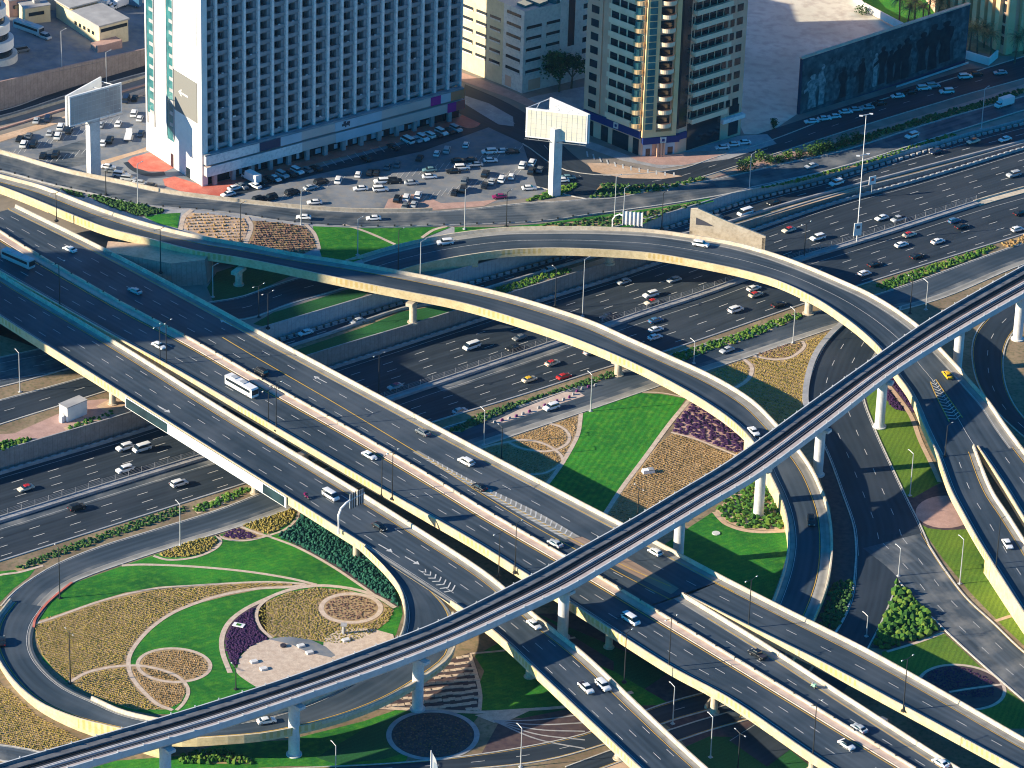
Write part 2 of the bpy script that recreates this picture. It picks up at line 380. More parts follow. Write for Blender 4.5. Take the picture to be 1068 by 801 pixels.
# ------------------------------------------------------------------ lane markings
def lerp_line(A, B, t): return [a.lerp(b, t) for a, b in zip(A, B)]
def mark(mb, pl, w=.2, dash=None, off=.03, s0=0.0, m=0):
    """line along a polyline; dash=(on, period)"""
    s = [0]
    for i in range(1, len(pl)): s.append(s[-1] + (pl[i]-pl[i-1]).length)
    def at(t):
        j = 0
        lo, hi = 0, len(s)-2
        while lo < hi:
            mid = (lo+hi+1)//2
            if s[mid] <= t: lo = mid
            else: hi = mid-1
        j = lo; k = (t-s[j])/max(s[j+1]-s[j], 1e-9); p = pl[j].lerp(pl[j+1], k); d = pl[j+1]-pl[j]; d.z = 0; d.normalize()
        return p + Vector((0, 0, off)), Vector((-d.y, d.x, 0))
    segs = []
    if dash:
        t = s0
        while t < s[-1]: segs.append((t, min(t+dash[0], s[-1]))); t += dash[1]
    else: segs = [(s[i], s[i+1]) for i in range(len(s)-1)]
    for a, b in segs:
        if b-a < .01: continue
        pa, na = at(a+1e-6); pb, nb = at(b-1e-6)
        mb.quad(pa-na*w/2, pb-nb*w/2, pb+nb*w/2, pa+na*w/2, None, m)
DASH = (3.4, 11.3)
x0, x1 = -400, 400
E1 = xpath(lambda x: yB(x)-4.6, zS, x0, x1); E2 = xpath(lambda x: yM(x)+2.2, zS, x0, x1)
E3 = xpath(lambda x: yM(x)-5.2, zS, x0, x1); E4 = xpath(yE4, zS, x0, x1)
tm = MB()
for k in range(1, 5): mark(tm, lerp_line(E1, E2, k/5), .2, DASH, s0=k*1.7)
mark(tm, E1, .13); mark(tm, E2, .13)
E3l = [p for p in E3 if p.x < PX(830, 290)]; E4l = E4[:len(E3l)]; E3r = E3[len(E3l)-1:]; E4r = E4[len(E3l)-1:]
for k in range(1, 4): mark(tm, lerp_line(E3l, E4l, k/4), .2, DASH, s0=k*2.1)
for k in range(1, 5): mark(tm, lerp_line(E3r, E4r, k/5), .2, DASH, s0=k*2.1)
mark(tm, E3, .13)
trunk = bpy.data.objects['trunk_road']
tm.build('lane_markings', M['white_paint'], trunk)
mb = MB(); mb.ribbon([p+Vector((0, 0, .015)) for p in offset(mp_, -5.0)], [p+Vector((0, 0, .015)) for p in offset(mp_, -1.1)]); mb.build('shoulder_strip', M['asphalt_worn'], trunk)
# ------------------------------------------------------------------ surface roads
def road(name, pairs, z, off=.03, material='asphalt_worn', lanes=2, dash=DASH, edges=('w', 'w'), kerb=True, mk=None, n=8, kerbw=.35, label=None, kh=.14):
    A, B = strip_w(pairs, z, n=n)
    A, B, S = resample(A, B, 4)
    zf = z if callable(z) else (lambda x: z)
    if any(len(p) > 4 for p in pairs):
        mb = MB(); up = Vector((0, 0, off)); mb.ribbon([a+up for a in A], [b+up for b in B], S); o = mb.build(name, M[material])
    else:
        for a in A+B: a.z = zf(a.x)
        o = drape(name, quads(A, B), z, off, M[material])
    struct(o)
    mw, my = MB(), MB()
    W = (A[0]-B[0]).length
    for k in range(1, lanes): mark(mw, lerp_line(A, B, k/lanes), .16, dash, off+.02)
    for side, t in (('0', .5/W), ('1', 1-.5/W)):
        c = edges[int(side)]
        if c: mark(mw if c == 'w' else my, lerp_line(A, B, t), .13, None, off+.02)
    if mw.f: mw.build('lane_markings', M['white_paint'], o)
    if my.f: my.build('edge_line', M['yellow_paint'], o)
    if kerb:
        mb = MB()
        ka = A if kerb in (True, 'a') else None; kb = B if kerb in (True, 'b') else None
        if ka: wallmesh(mb, offset(ka, 0), kerbw, kh+off)
        if kb: wallmesh(mb, offset(kb, 0), kerbw, kh+off)
        mb.build('kerb', M['kerb'], o)
    return o, A, B
# north: slip road between the walls
road('slip_road', [(-30, 402, -60, 390), (120, 380, 90, 362), (274, 362, 250, 347)], zC, material='asphalt_dark', kerb=False)
slip = []
Apl = xpath(lambda x: yC(x)-1.2, zC, PX(236, 345), 400); 
low = line_w([(230, 385), (340, 350), (419, 323), (456, 317), (540, 292), (626, 267), (750, 235.5), (812, 216), (900, 192), (1068, 148)], 0.0)
Bpl = [Vector((p.x, at_x(low, p.x), 0)) for p in Apl]
o = drape('slip_road', quads(Bpl, Apl), zC, .03, M['asphalt_dark']); struct(o)
mb = MB(); mark(mb, lerp_line(Bpl, Apl, .42), .22, DASH, .05); mark(mb, lerp_line(Bpl, Apl, .1), .18, None, .05); mark(mb, lerp_line(Bpl, Apl, .72), .18, None, .05); mb.build('lane_markings', M['white_paint'], o)
mb = MB(); wallmesh(mb, offset(Bpl, 0), .6, .8); o = mb.build('crash_barrier', M['concrete_grey']); tag(o, 'pale concrete barrier between the sunken slip road and the strip of shrubs', 'barrier')
mb = MB(); q = resample(offset(Apl, -.9), offset(Apl, -1.3), 2.6)
for i in range(len(q[0])-1):
    p = (q[0][i]+q[1][i])/2; d = q[0][i+1]-q[0][i]; mb.box((p.x, p.y, p.z+.4), (.8, .3, .42), math.atan2(d.y, d.x))
o = mb.build('crash_barrier', M['concrete_grey']); tag(o, 'dark blocky crash barrier along the foot of the blue grey wall', 'barrier')
# south collector / big loop, from the far right into the loop and up to the flyover
COLL = [(1180, 240, 1150, 225), (1068, 275.5, 1031, 266), (980, 312, 931, 302), (880, 339, 840, 328.5), (779, 373, 737, 358), (699, 399, 655, 385), (605, 431, 560, 418), (504, 465, 461, 447),
        (400, 500, 370, 478), (304, 530.5, 281, 511), (251, 549, 227, 532), (189, 568, 160, 553), (131, 587, 105, 570), (94, 600, 62, 587), (68, 612, 34, 603), (50, 628, 14, 618), (42, 640, 1, 632)]
co_, cA_, cB_ = road('collector_road', COLL, zC, material='asphalt_deck', lanes=1, edges=(None, 'w'))
for fr0, fr1, m__ in ((.02, .2, 'shoulder'), (.2, .34, 'asphalt_worn')):
    mb = MB(); U_ = Vector((0, 0, .045)); mb.ribbon([q+U_ for q in lerp_line(cA_, cB_, fr0)], [q+U_ for q in lerp_line(cA_, cB_, fr1)]); mb.build('shoulder', M[m__], co_)
mb = MB(); wallmesh(mb, line_w([(35, 655), (37, 646), (48, 631), (60, 620), (75, 608)], 0.0), .6, .3); struct(mb.build('kerb', M['red_paving']))
# north service road (mostly at grade)
ZR0 = [(-60, 10.5)]
SERV = [(-60, 166, -40, 151, 10.5), (0, 178, 8, 162.5, 10.2), (56, 193, 70, 180.5, 10.0), (94, 201.5, 122, 191, 9.6), (150, 214, 175, 202, 9.0), (233, 221.5, 250, 211.5, 7.6), (311, 233, 325, 219, 6.2), (380, 237, 392, 222, 5.2),
        (472, 235, 470, 220, 4.75), (560, 231.5, 548, 212, 4.65), (615, 224, 600, 209, 4.66), (700, 212.5, 680, 196.5, 4.0), (762, 202, 742, 188, 3.6), (829, 187, 812, 172, 3.0), (897, 168.5, 880, 157, 2.2), (994, 138, 978, 126, 1.15), (1068, 115, 1052, 105, .65), (1160, 88, 1145, 78, .6)]
so, sA, sB = road('service_road', SERV, None, off=.06, material='asphalt_worn', kerb=True, lanes=1)
mb = MB(); wallmesh(mb, [p for p in offset(sB, .2) if p.x < PX(455, 220)], .5, 1.3); o = mb.build('parapet_wall', M['concrete']); tag(o, 'sunlit cream parapet wall between the service road and the hotel car park', 'wall')
mb = MB(); nn = [p for p in sA if p.x < PX(640, 220)]; wallmesh(mb, offset(nn, -.3), .35, .45); o = mb.build('guard_wall', M['concrete_grey'])
q = resample(offset(nn, -.3), offset(nn, -.31), 5.0)
mb = MB()
for p in q[0]: mb.box((p.x, p.y, p.z+.7), (.25, .2, .25))
tag(o, 'low white guard wall on the garden side of the service road', 'wall'); mb.build('delineator', M['dark_steel'], o)['kind'] = 'stuff'
# fill under the raised part of the service road
mb = MB(); q0 = [p for p in offset(sB, .5) if p.x < PX(470, 220)]
for i in range(len(q0)-1): mb.quad(Vector((q0[i].x, q0[i].y, 4)), Vector((q0[i+1].x, q0[i+1].y, 4)), q0[i+1], q0[i])
struct(mb.build('embankment', M['concrete_grey']))
# frontage road along the tower and the mural
road('frontage_road', [(560, 195, 545, 150), (620, 208, 600, 180), (690, 196, 700, 178), (760, 176, 748, 163.5), (810, 160, 800, 148), (910, 128, 895, 112), (1010, 98, 1000, 80), (1068, 82, 1058, 62), (1160, 55, 1150, 35)], zN, off=.05, material='asphalt_dark', lanes=2)
road('side_road', [(478, 118, 485, 88), (520, 138, 530, 108), (548, 152, 562, 128), (585, 190, 602, 165), (630, 204, 640, 190)], zN, off=.075, material='asphalt_dark', lanes=2, edges=(None, None), kerb=False)
road('side_road', [(470, 92, 478, 62), (440, 75, 450, 45)], zN, off=.07, material='asphalt_dark', lanes=1, edges=(None, None), kerb=False)
# lower loops on the right and roads that pass below
mb = MB(); wallmesh(mb, line_w([(884, 333), (866, 350), (852, 368), (843.5, 390), (840, 417), (845, 440)], 0.0), 1.7, .6); o = mb.build('kerb_wall', M['concrete_grey']); tag(o, 'broad pale kerb wall curving between the golden bed and the ramp', 'wall')
# E1: from under the curved flyover, under the metro line, then forking
o, A, B = road('ramp_road', [(888, 330, 940, 320), (862, 356, 925, 350), (845, 390, 905, 385), (841, 420, 900, 410), (855, 455, 912, 446), (866, 480, 929, 484), (879, 516, 947, 522), (890.5, 550, 960, 548), (893, 580, 969, 569)], 0.0, off=.05, material='asphalt_dark', lanes=3)
road('ramp_road', [(900, 572, 962, 556), (930, 596, 982, 590), (956, 628, 1008, 624), (988, 660, 1036.5, 650.6), (1027, 695.5, 1068, 680.5), (1068, 731, 1110, 712), (1130, 785, 1180, 765)], 0.0, off=.07, material='asphalt_worn', lanes=3, kerb=False, edges=(None, 'y'))
road('ramp_road', [(891, 560, 950, 556), (892, 590, 944, 586), (888.6, 622.5, 934, 612), (880, 645, 922, 640), (866, 668, 907, 673), (840, 705, 886, 712), (800, 745, 850, 760), (760, 772, 800, 800)], 0.0, off=.06, material='asphalt_dark', lanes=1, kerb=False, edges=('w', None))
for kp in ([(893, 578), (890.5, 608), (888, 622), (880, 645), (866, 668), (840, 705), (800, 745)], [(936, 605), (956, 628), (988, 660), (1027, 695.5), (1068, 731), (1130, 785)], [(968, 568), (985, 594), (1008, 624), (1036.5, 650.6), (1068, 680.5), (1110, 712)], [(936, 605), (930, 624), (918, 652), (907, 673), (886, 712)]):
    mb = MB(); wallmesh(mb, line_w(kp, 0.0), .4, .25); struct(mb.build('kerb', M['kerb']))
road('ramp_road', [(1100, 290, 1130, 300), (1060, 310, 1085, 318), (1029, 333, 1064, 338), (1016, 352, 1050, 357.5), (1014, 376, 1046, 382), (1021.6, 404, 1051.5, 410), (1040, 430, 1068, 436), (1068, 456, 1100, 462), (1130, 510, 1160, 500)], 0.0, off=.05, material='asphalt_dark', lanes=2, edges=('y', 'y'), kerb=True)
# roads at the bottom of the picture
road('loop_road', [(150, 830, 150, 812), (300, 812, 300, 802), (400, 806, 400, 797), (480, 803, 478, 790), (560, 795, 555, 778), (620, 780, 615, 764), (700, 752, 690, 735), (780, 728, 770, 712), (830, 700, 815, 690)], 0.0, off=.06, material='asphalt_dark', lanes=2, edges=('y', 'y'), kerb=True)
road('loop_road', [(600, 812, 590, 800), (660, 790, 650, 778), (740, 762, 728, 752), (800, 745, 795, 733), (850, 728, 840, 716)], 0.0, off=.04, material='asphalt_dark', lanes=1, edges=('y', None), kerb=True)
road('loop_road', [(-60, 790, -60, 772), (-10, 792, -10, 776), (30, 800, 36, 783), (90, 820, 90, 800)], 0.0, off=.05, material='asphalt_worn', lanes=1, kerb=True)
# left: roads left of the flyovers
road('slip_road', [(-60, 463, -80, 438), (0, 443, -10, 420), (60, 424, 50, 404), (130, 402, 120, 384), (230, 370, 215, 352)], 0.0, off=.05, material='asphalt_dark', lanes=2, edges=('w', 'w'))
road('slip_road', [(-60, 418, -80, 390), (0, 404, -10, 375), (60, 388, 50, 362), (130, 366, 120, 345)], 0.0, off=.045, material='asphalt_worn', lanes=2)
# collector that rises to become the upper curved flyover
road('slip_road', [(190, 345, 170, 330), (228, 336, 205, 318), (262, 332, 250, 310), (300, 318, 285, 298), (345, 305, 325, 286), (380, 294, 360, 277)], 4.6, off=.05, material='asphalt_dark', lanes=2)
# ------------------------------------------------------------------ flyovers
def to_px(p):
    d = Vector(p)-CAM; z = d.dot(_F)
    return 534+F_PX*d.dot(_r)/z, 400.5-F_PX*d.dot(_u)/z
def in_gap(p, gap):
    if not gap: return False
    x = to_px(p)[0]
    for g in gap:
        if g[0] <= x <= g[1]: return True
    return False
def runs(pl, gap):
    """consecutive index runs of a polyline outside the gaps"""
    out, cur = [], []
    for i, p in enumerate(pl):
        if in_gap(p, gap):
            if len(cur) > 1: out.append(cur)
            cur = []
        else: cur.append(i)
    if len(cur) > 1: out.append(cur)
    return out
def flyover(name, label, pairs, ph=1.05, slab=1.9, gapN=None, gapF=None, solid=None, lines=None, lanes=2, side='fascia', edge=('w', 'y'), shoulder=1.5, base=0.0, n=6, dashes=True, hatch=None, pw_=.36, smat='asphalt_deck', fixed_root=None, dash_off=0):
    A, B = strip_w(pairs, None, dz=ph, n=n)
    A, B, S = resample(A, B, 3.5)
    mid = (A[len(A)//2]+B[len(B)//2])/2
    root = fixed_root
    if root is None:
        root = empty(name, (mid.x, mid.y, 0)); tag(root, label, 'flyover')
    # slab with outer faces
    mb = MB(); dn = Vector((0, 0, -slab)); W = [(b-a) for a, b in zip(A, B)]
    ux = [Vector((w.x, w.y, 0)).normalized() for w in W]
    def dep(i, p):
        if solid and solid(to_px(p)): return Vector((0, 0, base-.3-p.z))
        return dn
    for i in range(len(A)-1):
        a0, a1, b0, b1 = A[i], A[i+1], B[i], B[i+1]; u0, u1 = ux[i], ux[i+1]
        lo = Vector((0, 0, -slab*.75))
        is_s = solid and (solid(to_px(a0)) or solid(to_px(b0)))
        d0, d1 = (dep(i, a0), dep(i+1, a1)) if is_s else (lo, lo)
        if is_s: d1 = Vector((0, 0, base-.3-a1.z)); d0 = Vector((0, 0, base-.3-a0.z))
        mb.quad(a0+d0, a1+d1, a1, a0, [(S[i], 0), (S[i+1], 0), (S[i+1], -d1.z), (S[i], -d0.z)], 0)
        e0, e1 = (d0, d1)
        mb.quad(b1+e1, b0+e0, b0, b1, [(S[i+1], 0), (S[i], 0), (S[i], 2), (S[i+1], 2)], 0)
        if not is_s:
            q0, q1, r0, r1 = a0+u0*1.8+dn, a1+u1*1.8+dn, b0-u0*1.8+dn, b1-u1*1.8+dn
            mb.quad(q0, q1, a1+lo, a0+lo, None, 1); mb.quad(r0, r1, q1, q0, None, 1); mb.quad(b0+lo, b1+lo, r1, r0, None, 1)
    mb.build('deck', [M[side], M['concrete_grey']], root)
    up = Vector((0, 0, .02))
    mb = MB(); mb.ribbon([a+up for a in A], [b+up for b in B], S); road_o = mb.build('roadway', M[smat], root)
    for (pl, sgn, gap) in ((A, 1, gapN), (B, -1, gapF)):
        for k, run in enumerate(runs(pl, gap)):
            mb = MB(); s0 = S[run[0]]
            for i, j in zip(run[:-1], run[1:]):
                p0, p1 = pl[i], pl[j]; u0, u1 = ux[i]*sgn, ux[j]*sgn; h = Vector((0, 0, ph)); o0, o1 = u0*-.03, u1*-.03; bt = Vector((0, 0, -.15))
                t0, t1 = u0*pw_, u1*pw_; f0, f1 = u0*(pw_+.25), u1*(pw_+.25)
                mb.quad(p0+o0+bt, p1+o1+bt, p1+o1+h, p0+o0+h, [(S[i], 1.2), (S[j], 1.2), (S[j], 2.4), (S[i], 2.4)], 0)
                mb.quad(p0+o0+h, p1+o1+h, p1+t1+h, p0+t0+h, None, 1)
                mb.quad(p1+f1+up, p0+f0+up, p0+t0+h, p1+t1+h, [(S[j], 0), (S[i], 0), (S[i], 1), (S[j], 1)], 1)
            for e in (run[0], run[-1]):
                p0 = pl[e]; u0 = ux[e]*sgn; h = Vector((0, 0, ph)); mb.quad(p0-u0*.03, p0+u0*(pw_+.25), p0+u0*pw_+h, p0-u0*.03+h, None, 1)
            mb.build('parapet', [M[side], M['concrete']], root)
    # worn pale shoulder, markings
    mw, my = MB(), MB(); Wm = sum(w.length for w in W)/len(W)
    if shoulder:
        for sgn, pl in ((1, A), (-1, B)):
            wd = shoulder if sgn == -1 else shoulder*.5
            mb = MB(); mb.ribbon([p+ux[i]*sgn*.6+Vector((0, 0, .04)) for i, p in enumerate(pl)], [p+ux[i]*sgn*(.7+wd)+Vector((0, 0, .04)) for i, p in enumerate(pl)], S)
            mb.build('shoulder', M['shoulder'], road_o)
    if lines is None:
        lines = [(-1, .7+shoulder*.5+.3, edge[0])] + [(k/lanes, 0, 'd') for k in range(1, lanes)] + [(2, .7+shoulder+.3, edge[1])]
    for t, off_, c in lines:
        if t == -1: pl = [a+ux[i]*off_ for i, a in enumerate(A)]
        elif t == 2: pl = [b-ux[i]*off_ for i, b in enumerate(B)]
        else: pl = lerp_line(A, B, t)
        if c == 'w': mark(mw, pl, .14, None, .07)
        elif c == 'y': mark(my, pl, .2, None, .07)
        elif c == 'd': mark(mw, pl, .17, DASH, .07, s0=3+dash_off+t*5)
    if mw.f: mw.build('lane_markings', M['white_paint'], road_o)
    if my.f: my.build('edge_line', M['yellow_paint'], road_o)
    return root, A, B, S, road_o
def pier(root, px, py, z0, ztop, r=.95, cap=(3.2, 1.1), rot=0.0, mat_='concrete', pos=None, capz=1.1):
    p = pos or P(px, py, z0)
    mb = MB(); mb.tube([(p.x, p.y, z0-.3), (p.x, p.y, z0+.25), (p.x, p.y, z0+.26), (p.x, p.y, ztop-capz)], [r*1.5, r*1.5, r, r], 16)
    mb.box((p.x, p.y, ztop-capz/2+.05), (cap[0], cap[1], capz/2), rot)
    o = mb.build('pier', M[mat_], root)
    return o
def hatch_quads(mb, A, B, S, s0, s1, step=1.9, t0=0.0, t1=1.0, w=.45, off=.085, lean=2.0):
    """chevrons pointing along the road between two lines"""
    def at(pl, s):
        j = 0
        while j < len(S)-2 and S[j+1] < s: j += 1
        return pl[j].lerp(pl[j+1], (s-S[j])/(S[j+1]-S[j]))
    s = s0; up = Vector((0, 0, off))
    while s < s1:
        m0 = (at(A, s+lean)+at(B, s+lean))/2; m1 = (at(A, s+lean+w)+at(B, s+lean+w))/2
        mb.quad(at(A, s)+up, at(A, s+w)+up, m1+up, m0+up); mb.quad(m0+up, m1+up, at(B, s+w)+up, at(B, s)+up)
        s += step
# --- lowest deck (towards the bottom edge), with the loop ramp leaving it
D1 = [(-110, 261, -58, 243, 14), (-44, 302, 7, 288, 11), (73.5, 376, 125, 358, 8.8), (190, 449, 243, 432, 8.5), (314.7, 527, 369, 508, 8.5), (400, 581, 455, 562, 8.5), (460, 620, 512, 600, 8.5), (511, 655, 557, 639, 8.5), (560, 700, 610, 681, 8.5), (610, 747, 661, 729, 8.5), (660, 794, 712, 777, 8.5), (720, 850, 775, 833, 8.5)]
r1, a, b, s, rd = flyover('lower_flyover', 'broad straight flyover crossing low over the motorway with a white advertising strip on its side', D1, gapN=[(384, 468)], lanes=4, edge=('w', 'y'))
dirD = math.atan2((P(345, 381, 8.5)-P(193, 302, 8.5)).y, (P(345, 381, 8.5)-P(193, 302, 8.5)).x); acrossD = dirD+math.pi/2
for px, py in ((117.5, 421), (266, 514), (371.7, 581), (552, 706), (645, 791)): pier(r1, px, py, 0, 8.5-1.9+.1, rot=acrossD, cap=(2.0, 1.0))
# second row of piers further in below the deck
for px, py in ((168, 404), (318, 494)): pier(r1, px, py, 0, 6.7, rot=acrossD, cap=(2.0, 1.0))
# --- main double deck
DA = [(-78, 238, 17, 213, 14), (16, 292, 110.5, 259, 11), (104, 342, 200, 306, 8.8), (190, 389, 290, 355, 8.5), (288, 446, 392, 409.5, 8.5), (400, 511, 508, 471.5, 8.5), (490, 562, 603, 521, 8.5), (560, 606, 680, 561, 8.5), (623, 647, 755, 601, 8.5)]
MED = [(-40, 223), (34, 267), (110, 311), (185, 351), (262, 395), (360, 450), (440, 497), (510, 540), (586, 584), (650, 622), (708, 657), (800, 713), (880, 762), (960, 811), (1040, 862)]
mz = [13.5, 11, 9.6, 8.7] + [8.5]*11
medw = cr([P(x, y, z) for (x, y), z in zip(MED, mz)], 6)
MEDPX = MED
r2, aA, bA, sA_, rdA = flyover('main_flyover', 'widest flyover deck with a pink paved median, buses and painted arrows, between the two others', DA, lines=[], gapF=None, shoulder=2.4)
DB = [(623, 647, 712, 617.5, 8.5), (698.6, 695, 796, 669, 8.5), (760, 728, 861, 711, 8.5), (845, 786, 948, 767, 8.5), (905, 824, 1011, 807, 8.5), (965, 862, 1075, 846, 8.5)]
_, aB, bB, sB_, rdB = flyover('main_flyover', None, DB, lines=[], fixed_root=r2, shoulder=2.2)
DC = [(713, 619, 755, 601, 8.5), (777, 651, 825, 636.5, 8.5), (860, 692, 905, 676.5, 8.5), (940, 735, 985, 721, 8.5), (1025, 781, 1068, 769, 8.5), (1110, 827, 1150, 814, 8.5)]
r3, aC, bC, sC_, rdC = flyover('branch_flyover', 'two lane flyover splitting off towards the corner beside the planted triangle', DC, lanes=2, edge=('w', 'y'), shoulder=2.0)
for px, py in ((635, 675), (744.5, 743), (847, 803)): pier(r2, px, py, 0, 6.7, rot=acrossD, cap=(2.2, 1.0))
for px, py in ((712, 640), (815, 706), (905, 762)): pier(r2, px+10, py+14, 0, 6.7, rot=acrossD, cap=(2.2, 1.0))
# inner piers below the main deck
for px, py in ((300, 436), (470, 540), (205, 398)): pier(r2, px, py, 0 if px != 205 else 0, 6.7, rot=acrossD, cap=(2.2, 1.0))
# the median follows the deck's own height
def deck_z(p, A_, B_):
    best = (1e18, 8.5)
    for q_, r_ in zip(A_, B_):
        ab = r_-q_; t_ = max(0, min(1, (p-q_).dot(ab)/ab.dot(ab))); c_ = q_+ab*t_; d_ = (c_.x-p.x)**2+(c_.y-p.y)**2
        if d_ < best[0]: best = (d_, c_.z)
    return best[1]
mcp = []
for x, y in MEDPX:
    z = 8.5
    for _ in range(5): p = P(x, y, z); z = deck_z(p, aA+aB, bA+bB)
    mcp.append(P(x, y, z))
medw = cr(mcp, 6)
for p in medw: p.z = deck_z(p, aA+aB, bA+bB)
# median barrier on the main deck
def near_pts(pl, X): return [p for p in pl if True]
mb = MB(); up7 = Vector((0, 0, .03))
mL = offset(medw, 1.15); mR = offset(medw, -1.15)
mb.ribbon([p+Vector((0, 0, .28)) for p in mR], [p+Vector((0, 0, .28)) for p in mL])
wallmesh(mb, offset(medw, -1.15), .22, .28); 
m_o = mb.build('median_paving', M['median_pink'], r2)
mb = MB(); wallmesh(mb, offset(medw, 1.15), .45, .95); mo = mb.build('median_barrier', M['concrete'], r2)
q = resample(offset(medw, 1.15), offset(medw, 1.14), 7.0); mb = MB()
for p in q[0]: mb.box((p.x, p.y, p.z+1.05), (.18, .3, .25))
mb.build('delineator', M['dark_steel'], mo)['kind'] = 'stuff'
# lane lines of the main deck from measured edges
def toward(pl, target_fn, t): pass
def nearest_on(pl, p):
    best, bp = 1e18, None
    for i in range(len(pl)-1):
        a, b = pl[i], pl[i+1]; ab = b-a; t = max(0, min(1, (p-a).dot(ab)/ab.dot(ab))); q = a+ab*t; d = (q-p).length_squared
        if d < best: best, bp = d, q
    return bp
near_all = aA[:-1] + aB; far_all = bA[:-1] + bC; far_B = bB
mw, my = MB(), MB()
NR = [(nearest_on(near_all, m), m) for m in medw]           # D2: near edge -> median
NR = [x for x in NR if (x[0]-x[1]).length < 40]
n0 = [x[0] for x in NR]; n1 = [x[1] for x in NR]
def ofs(pl, ref, d):
    out = []
    for p, r in zip(pl, ref):
        v = (r-p); v.z = 0; out.append(p+v.normalized()*d)
    return out
mark(mw, ofs(n0, n1, 2.2), .15, None, .08); mark(my, ofs(n1, n0, 1.9), .26, None, .08)
e0, e1 = ofs(n0, n1, 2.2), ofs(n1, n0, 1.9)
for k in (1, 2): mark(mw, lerp_line(e0, e1, k/3), .18, DASH, .08, s0=k*3)
# D3 (up to the fork): median -> far parapet; gore line from (240,360) to nose (712,616)
GORE = [(232, 352), (262, 370), (300, 392), (350, 421), (400, 451), (450, 481)]
G1 = GORE + [(500, 509), (550, 537), (600, 564), (650, 590), (700, 612)]     # upper border
G0 = [(450, 482), (500, 514), (550, 545), (600, 573), (650, 600), (700, 626)]  # lower border
g1 = cr([P(x, y, 8.5) for x, y in G1], 5); g0 = cr([P(x, y, 8.5) for x, y in G0], 5)
mark(my, g1, .3, None, .08); mark(my, g0, .24, None, .08)
mm = [m for m in medw if to_px(m)[0] < 700]
fr = [nearest_on(far_all, m) for m in mm]
i0 = next(i for i, m in enumerate(mm) if to_px(m)[0] > 190)
c0, c1 = ofs(mm, fr, 1.8), ofs(fr, mm, 2.6)
mark(mw, c0, .14, None, .08); mark(my, c1, .26, None, .08)
for k in (1, 2, 3): mark(mw, lerp_line(c0[:i0+1], c1[:i0+1], k/4), .18, DASH, .08, s0=k*2)
gg = [nearest_on(g1, m) for m in mm[i0:]]
mark(mw, lerp_line(c0[i0:], gg, .5), .18, DASH, .08)
mark(mw, lerp_line(gg, c1[i0:], .5), .18, DASH, .08, s0=4)
# D3a beyond the fork
mm2 = [m for m in medw if 700 <= to_px(m)[0] < 1090]; fr2 = [nearest_on(far_B, m) for m in mm2]
d0, d1 = ofs(mm2, fr2, 1.8), ofs(fr2, mm2, 2.4)
mark(mw, d0, .14, None, .08); mark(my, d1, .24, None, .08); mark(mw, lerp_line(d0, d1, .5), .18, DASH, .08)
# chevrons
ga, gb, gs = resample(cr([P(x, y, 8.5) for x, y in [(430, 471.5), (480, 501), (550, 541), (590, 563)]], 8), cr([P(x, y, 8.5) for x, y in [(436, 470), (490, 500), (560, 534), (605, 560)]], 8), 2)
mb = MB(); mb.ribbon([p+Vector((0, 0, .06)) for p in ga], [p+Vector((0, 0, .06)) for p in gb]); mb.build('hatching_base', M['shoulder'], rdA)
hatch_quads(mw, ga, gb, gs, 4, gs[-1]-2, lean=1.6)
mb = MB(); ha = line_w([(592, 563), (640, 589), (700, 620)], 8.5); hb = line_w([(607, 560), (655, 583), (708, 614)], 8.5); mb.ribbon([p+Vector((0, 0, .065)) for p in ha], [p+Vector((0, 0, .065)) for p in hb]); mb.build('gore_paving', M['hatch_base'], rdA)
mw.build('lane_markings', M['white_paint'], rdA); my.build('edge_line', M['yellow_paint'], rdA)
# painted arrows
def arrow(mb, px, py, z, ang, L=5.5, w=.35):
    c = P(px, py, z) + Vector((0, 0, .09)); d = Vector((math.cos(ang), math.sin(ang), 0)); n_ = Vector((-d.y, d.x, 0))
    mb.quad(c-d*L/2-n_*w/2, c+d*L*.2-n_*w/2, c+d*L*.2+n_*w/2, c-d*L/2+n_*w/2)
    mb.tri(c+d*L*.2-n_*.9, c+d*L/2, c+d*L*.2+n_*.9)
mb = MB()
for px, py in ((334, 396), (236, 337), (160, 296)): arrow(mb, px, py, 8.5, dirD+math.pi)
mb.build('painted_arrow', M['white_paint'], rdA)
mb = MB()
for px, py in ((171, 427), (402, 572), (430, 585)): arrow(mb, px, py, 8.5, dirD)
mb.build('painted_arrow', M['white_paint'], rd)
# --- loop ramp
LR = [(372, 563, 420, 588, 8.42), (400, 590, 450, 612, 8.42), (417, 613, 470, 634, 8.38), (422, 640, 476, 655, 8.3), (416, 664, 470, 682, 8.2), (398, 686, 446, 702, 8.0), (365, 708, 404, 727, 8.0), (325, 728, 352, 747, 7.8), (274, 744, 285, 763, 7.5), (236, 750, 236, 768, 7.2), (185, 751, 178, 770, 5.6), (131, 741, 122, 759, 3.8), (101, 728, 75, 747, 2.6), (69, 713, 37, 730, 1.6), (45, 692, 8, 703, .9), (34, 672, -8, 672, .4), (36, 650, -5, 645, .2), (49, 630, 10, 624, .1)]
r4, a4, b4, s4, rd4 = flyover('loop_ramp', 'long curving ramp that swings round the patterned garden and passes below the railway viaduct', LR, gapF=[(340, 500)], gapN=[(-50, 96)], solid=lambda q: q[0] < 175, lanes=1, edge=('w', 'y'), shoulder=.8, ph=.9, dashes=False)
# the outer parapet exists again after the gore
mb = MB(); run = [i for i, p in enumerate(b4) if to_px(p)[1] > 640 and to_px(p)[0] > 335]
wallmesh(mb, [b4[i] for i in run], .5, .9); mb.build('parapet', M['concrete'], r4)
pier(r4, 430, 716, 0, 6.2, rot=1.0, cap=(2.0, 1.0))
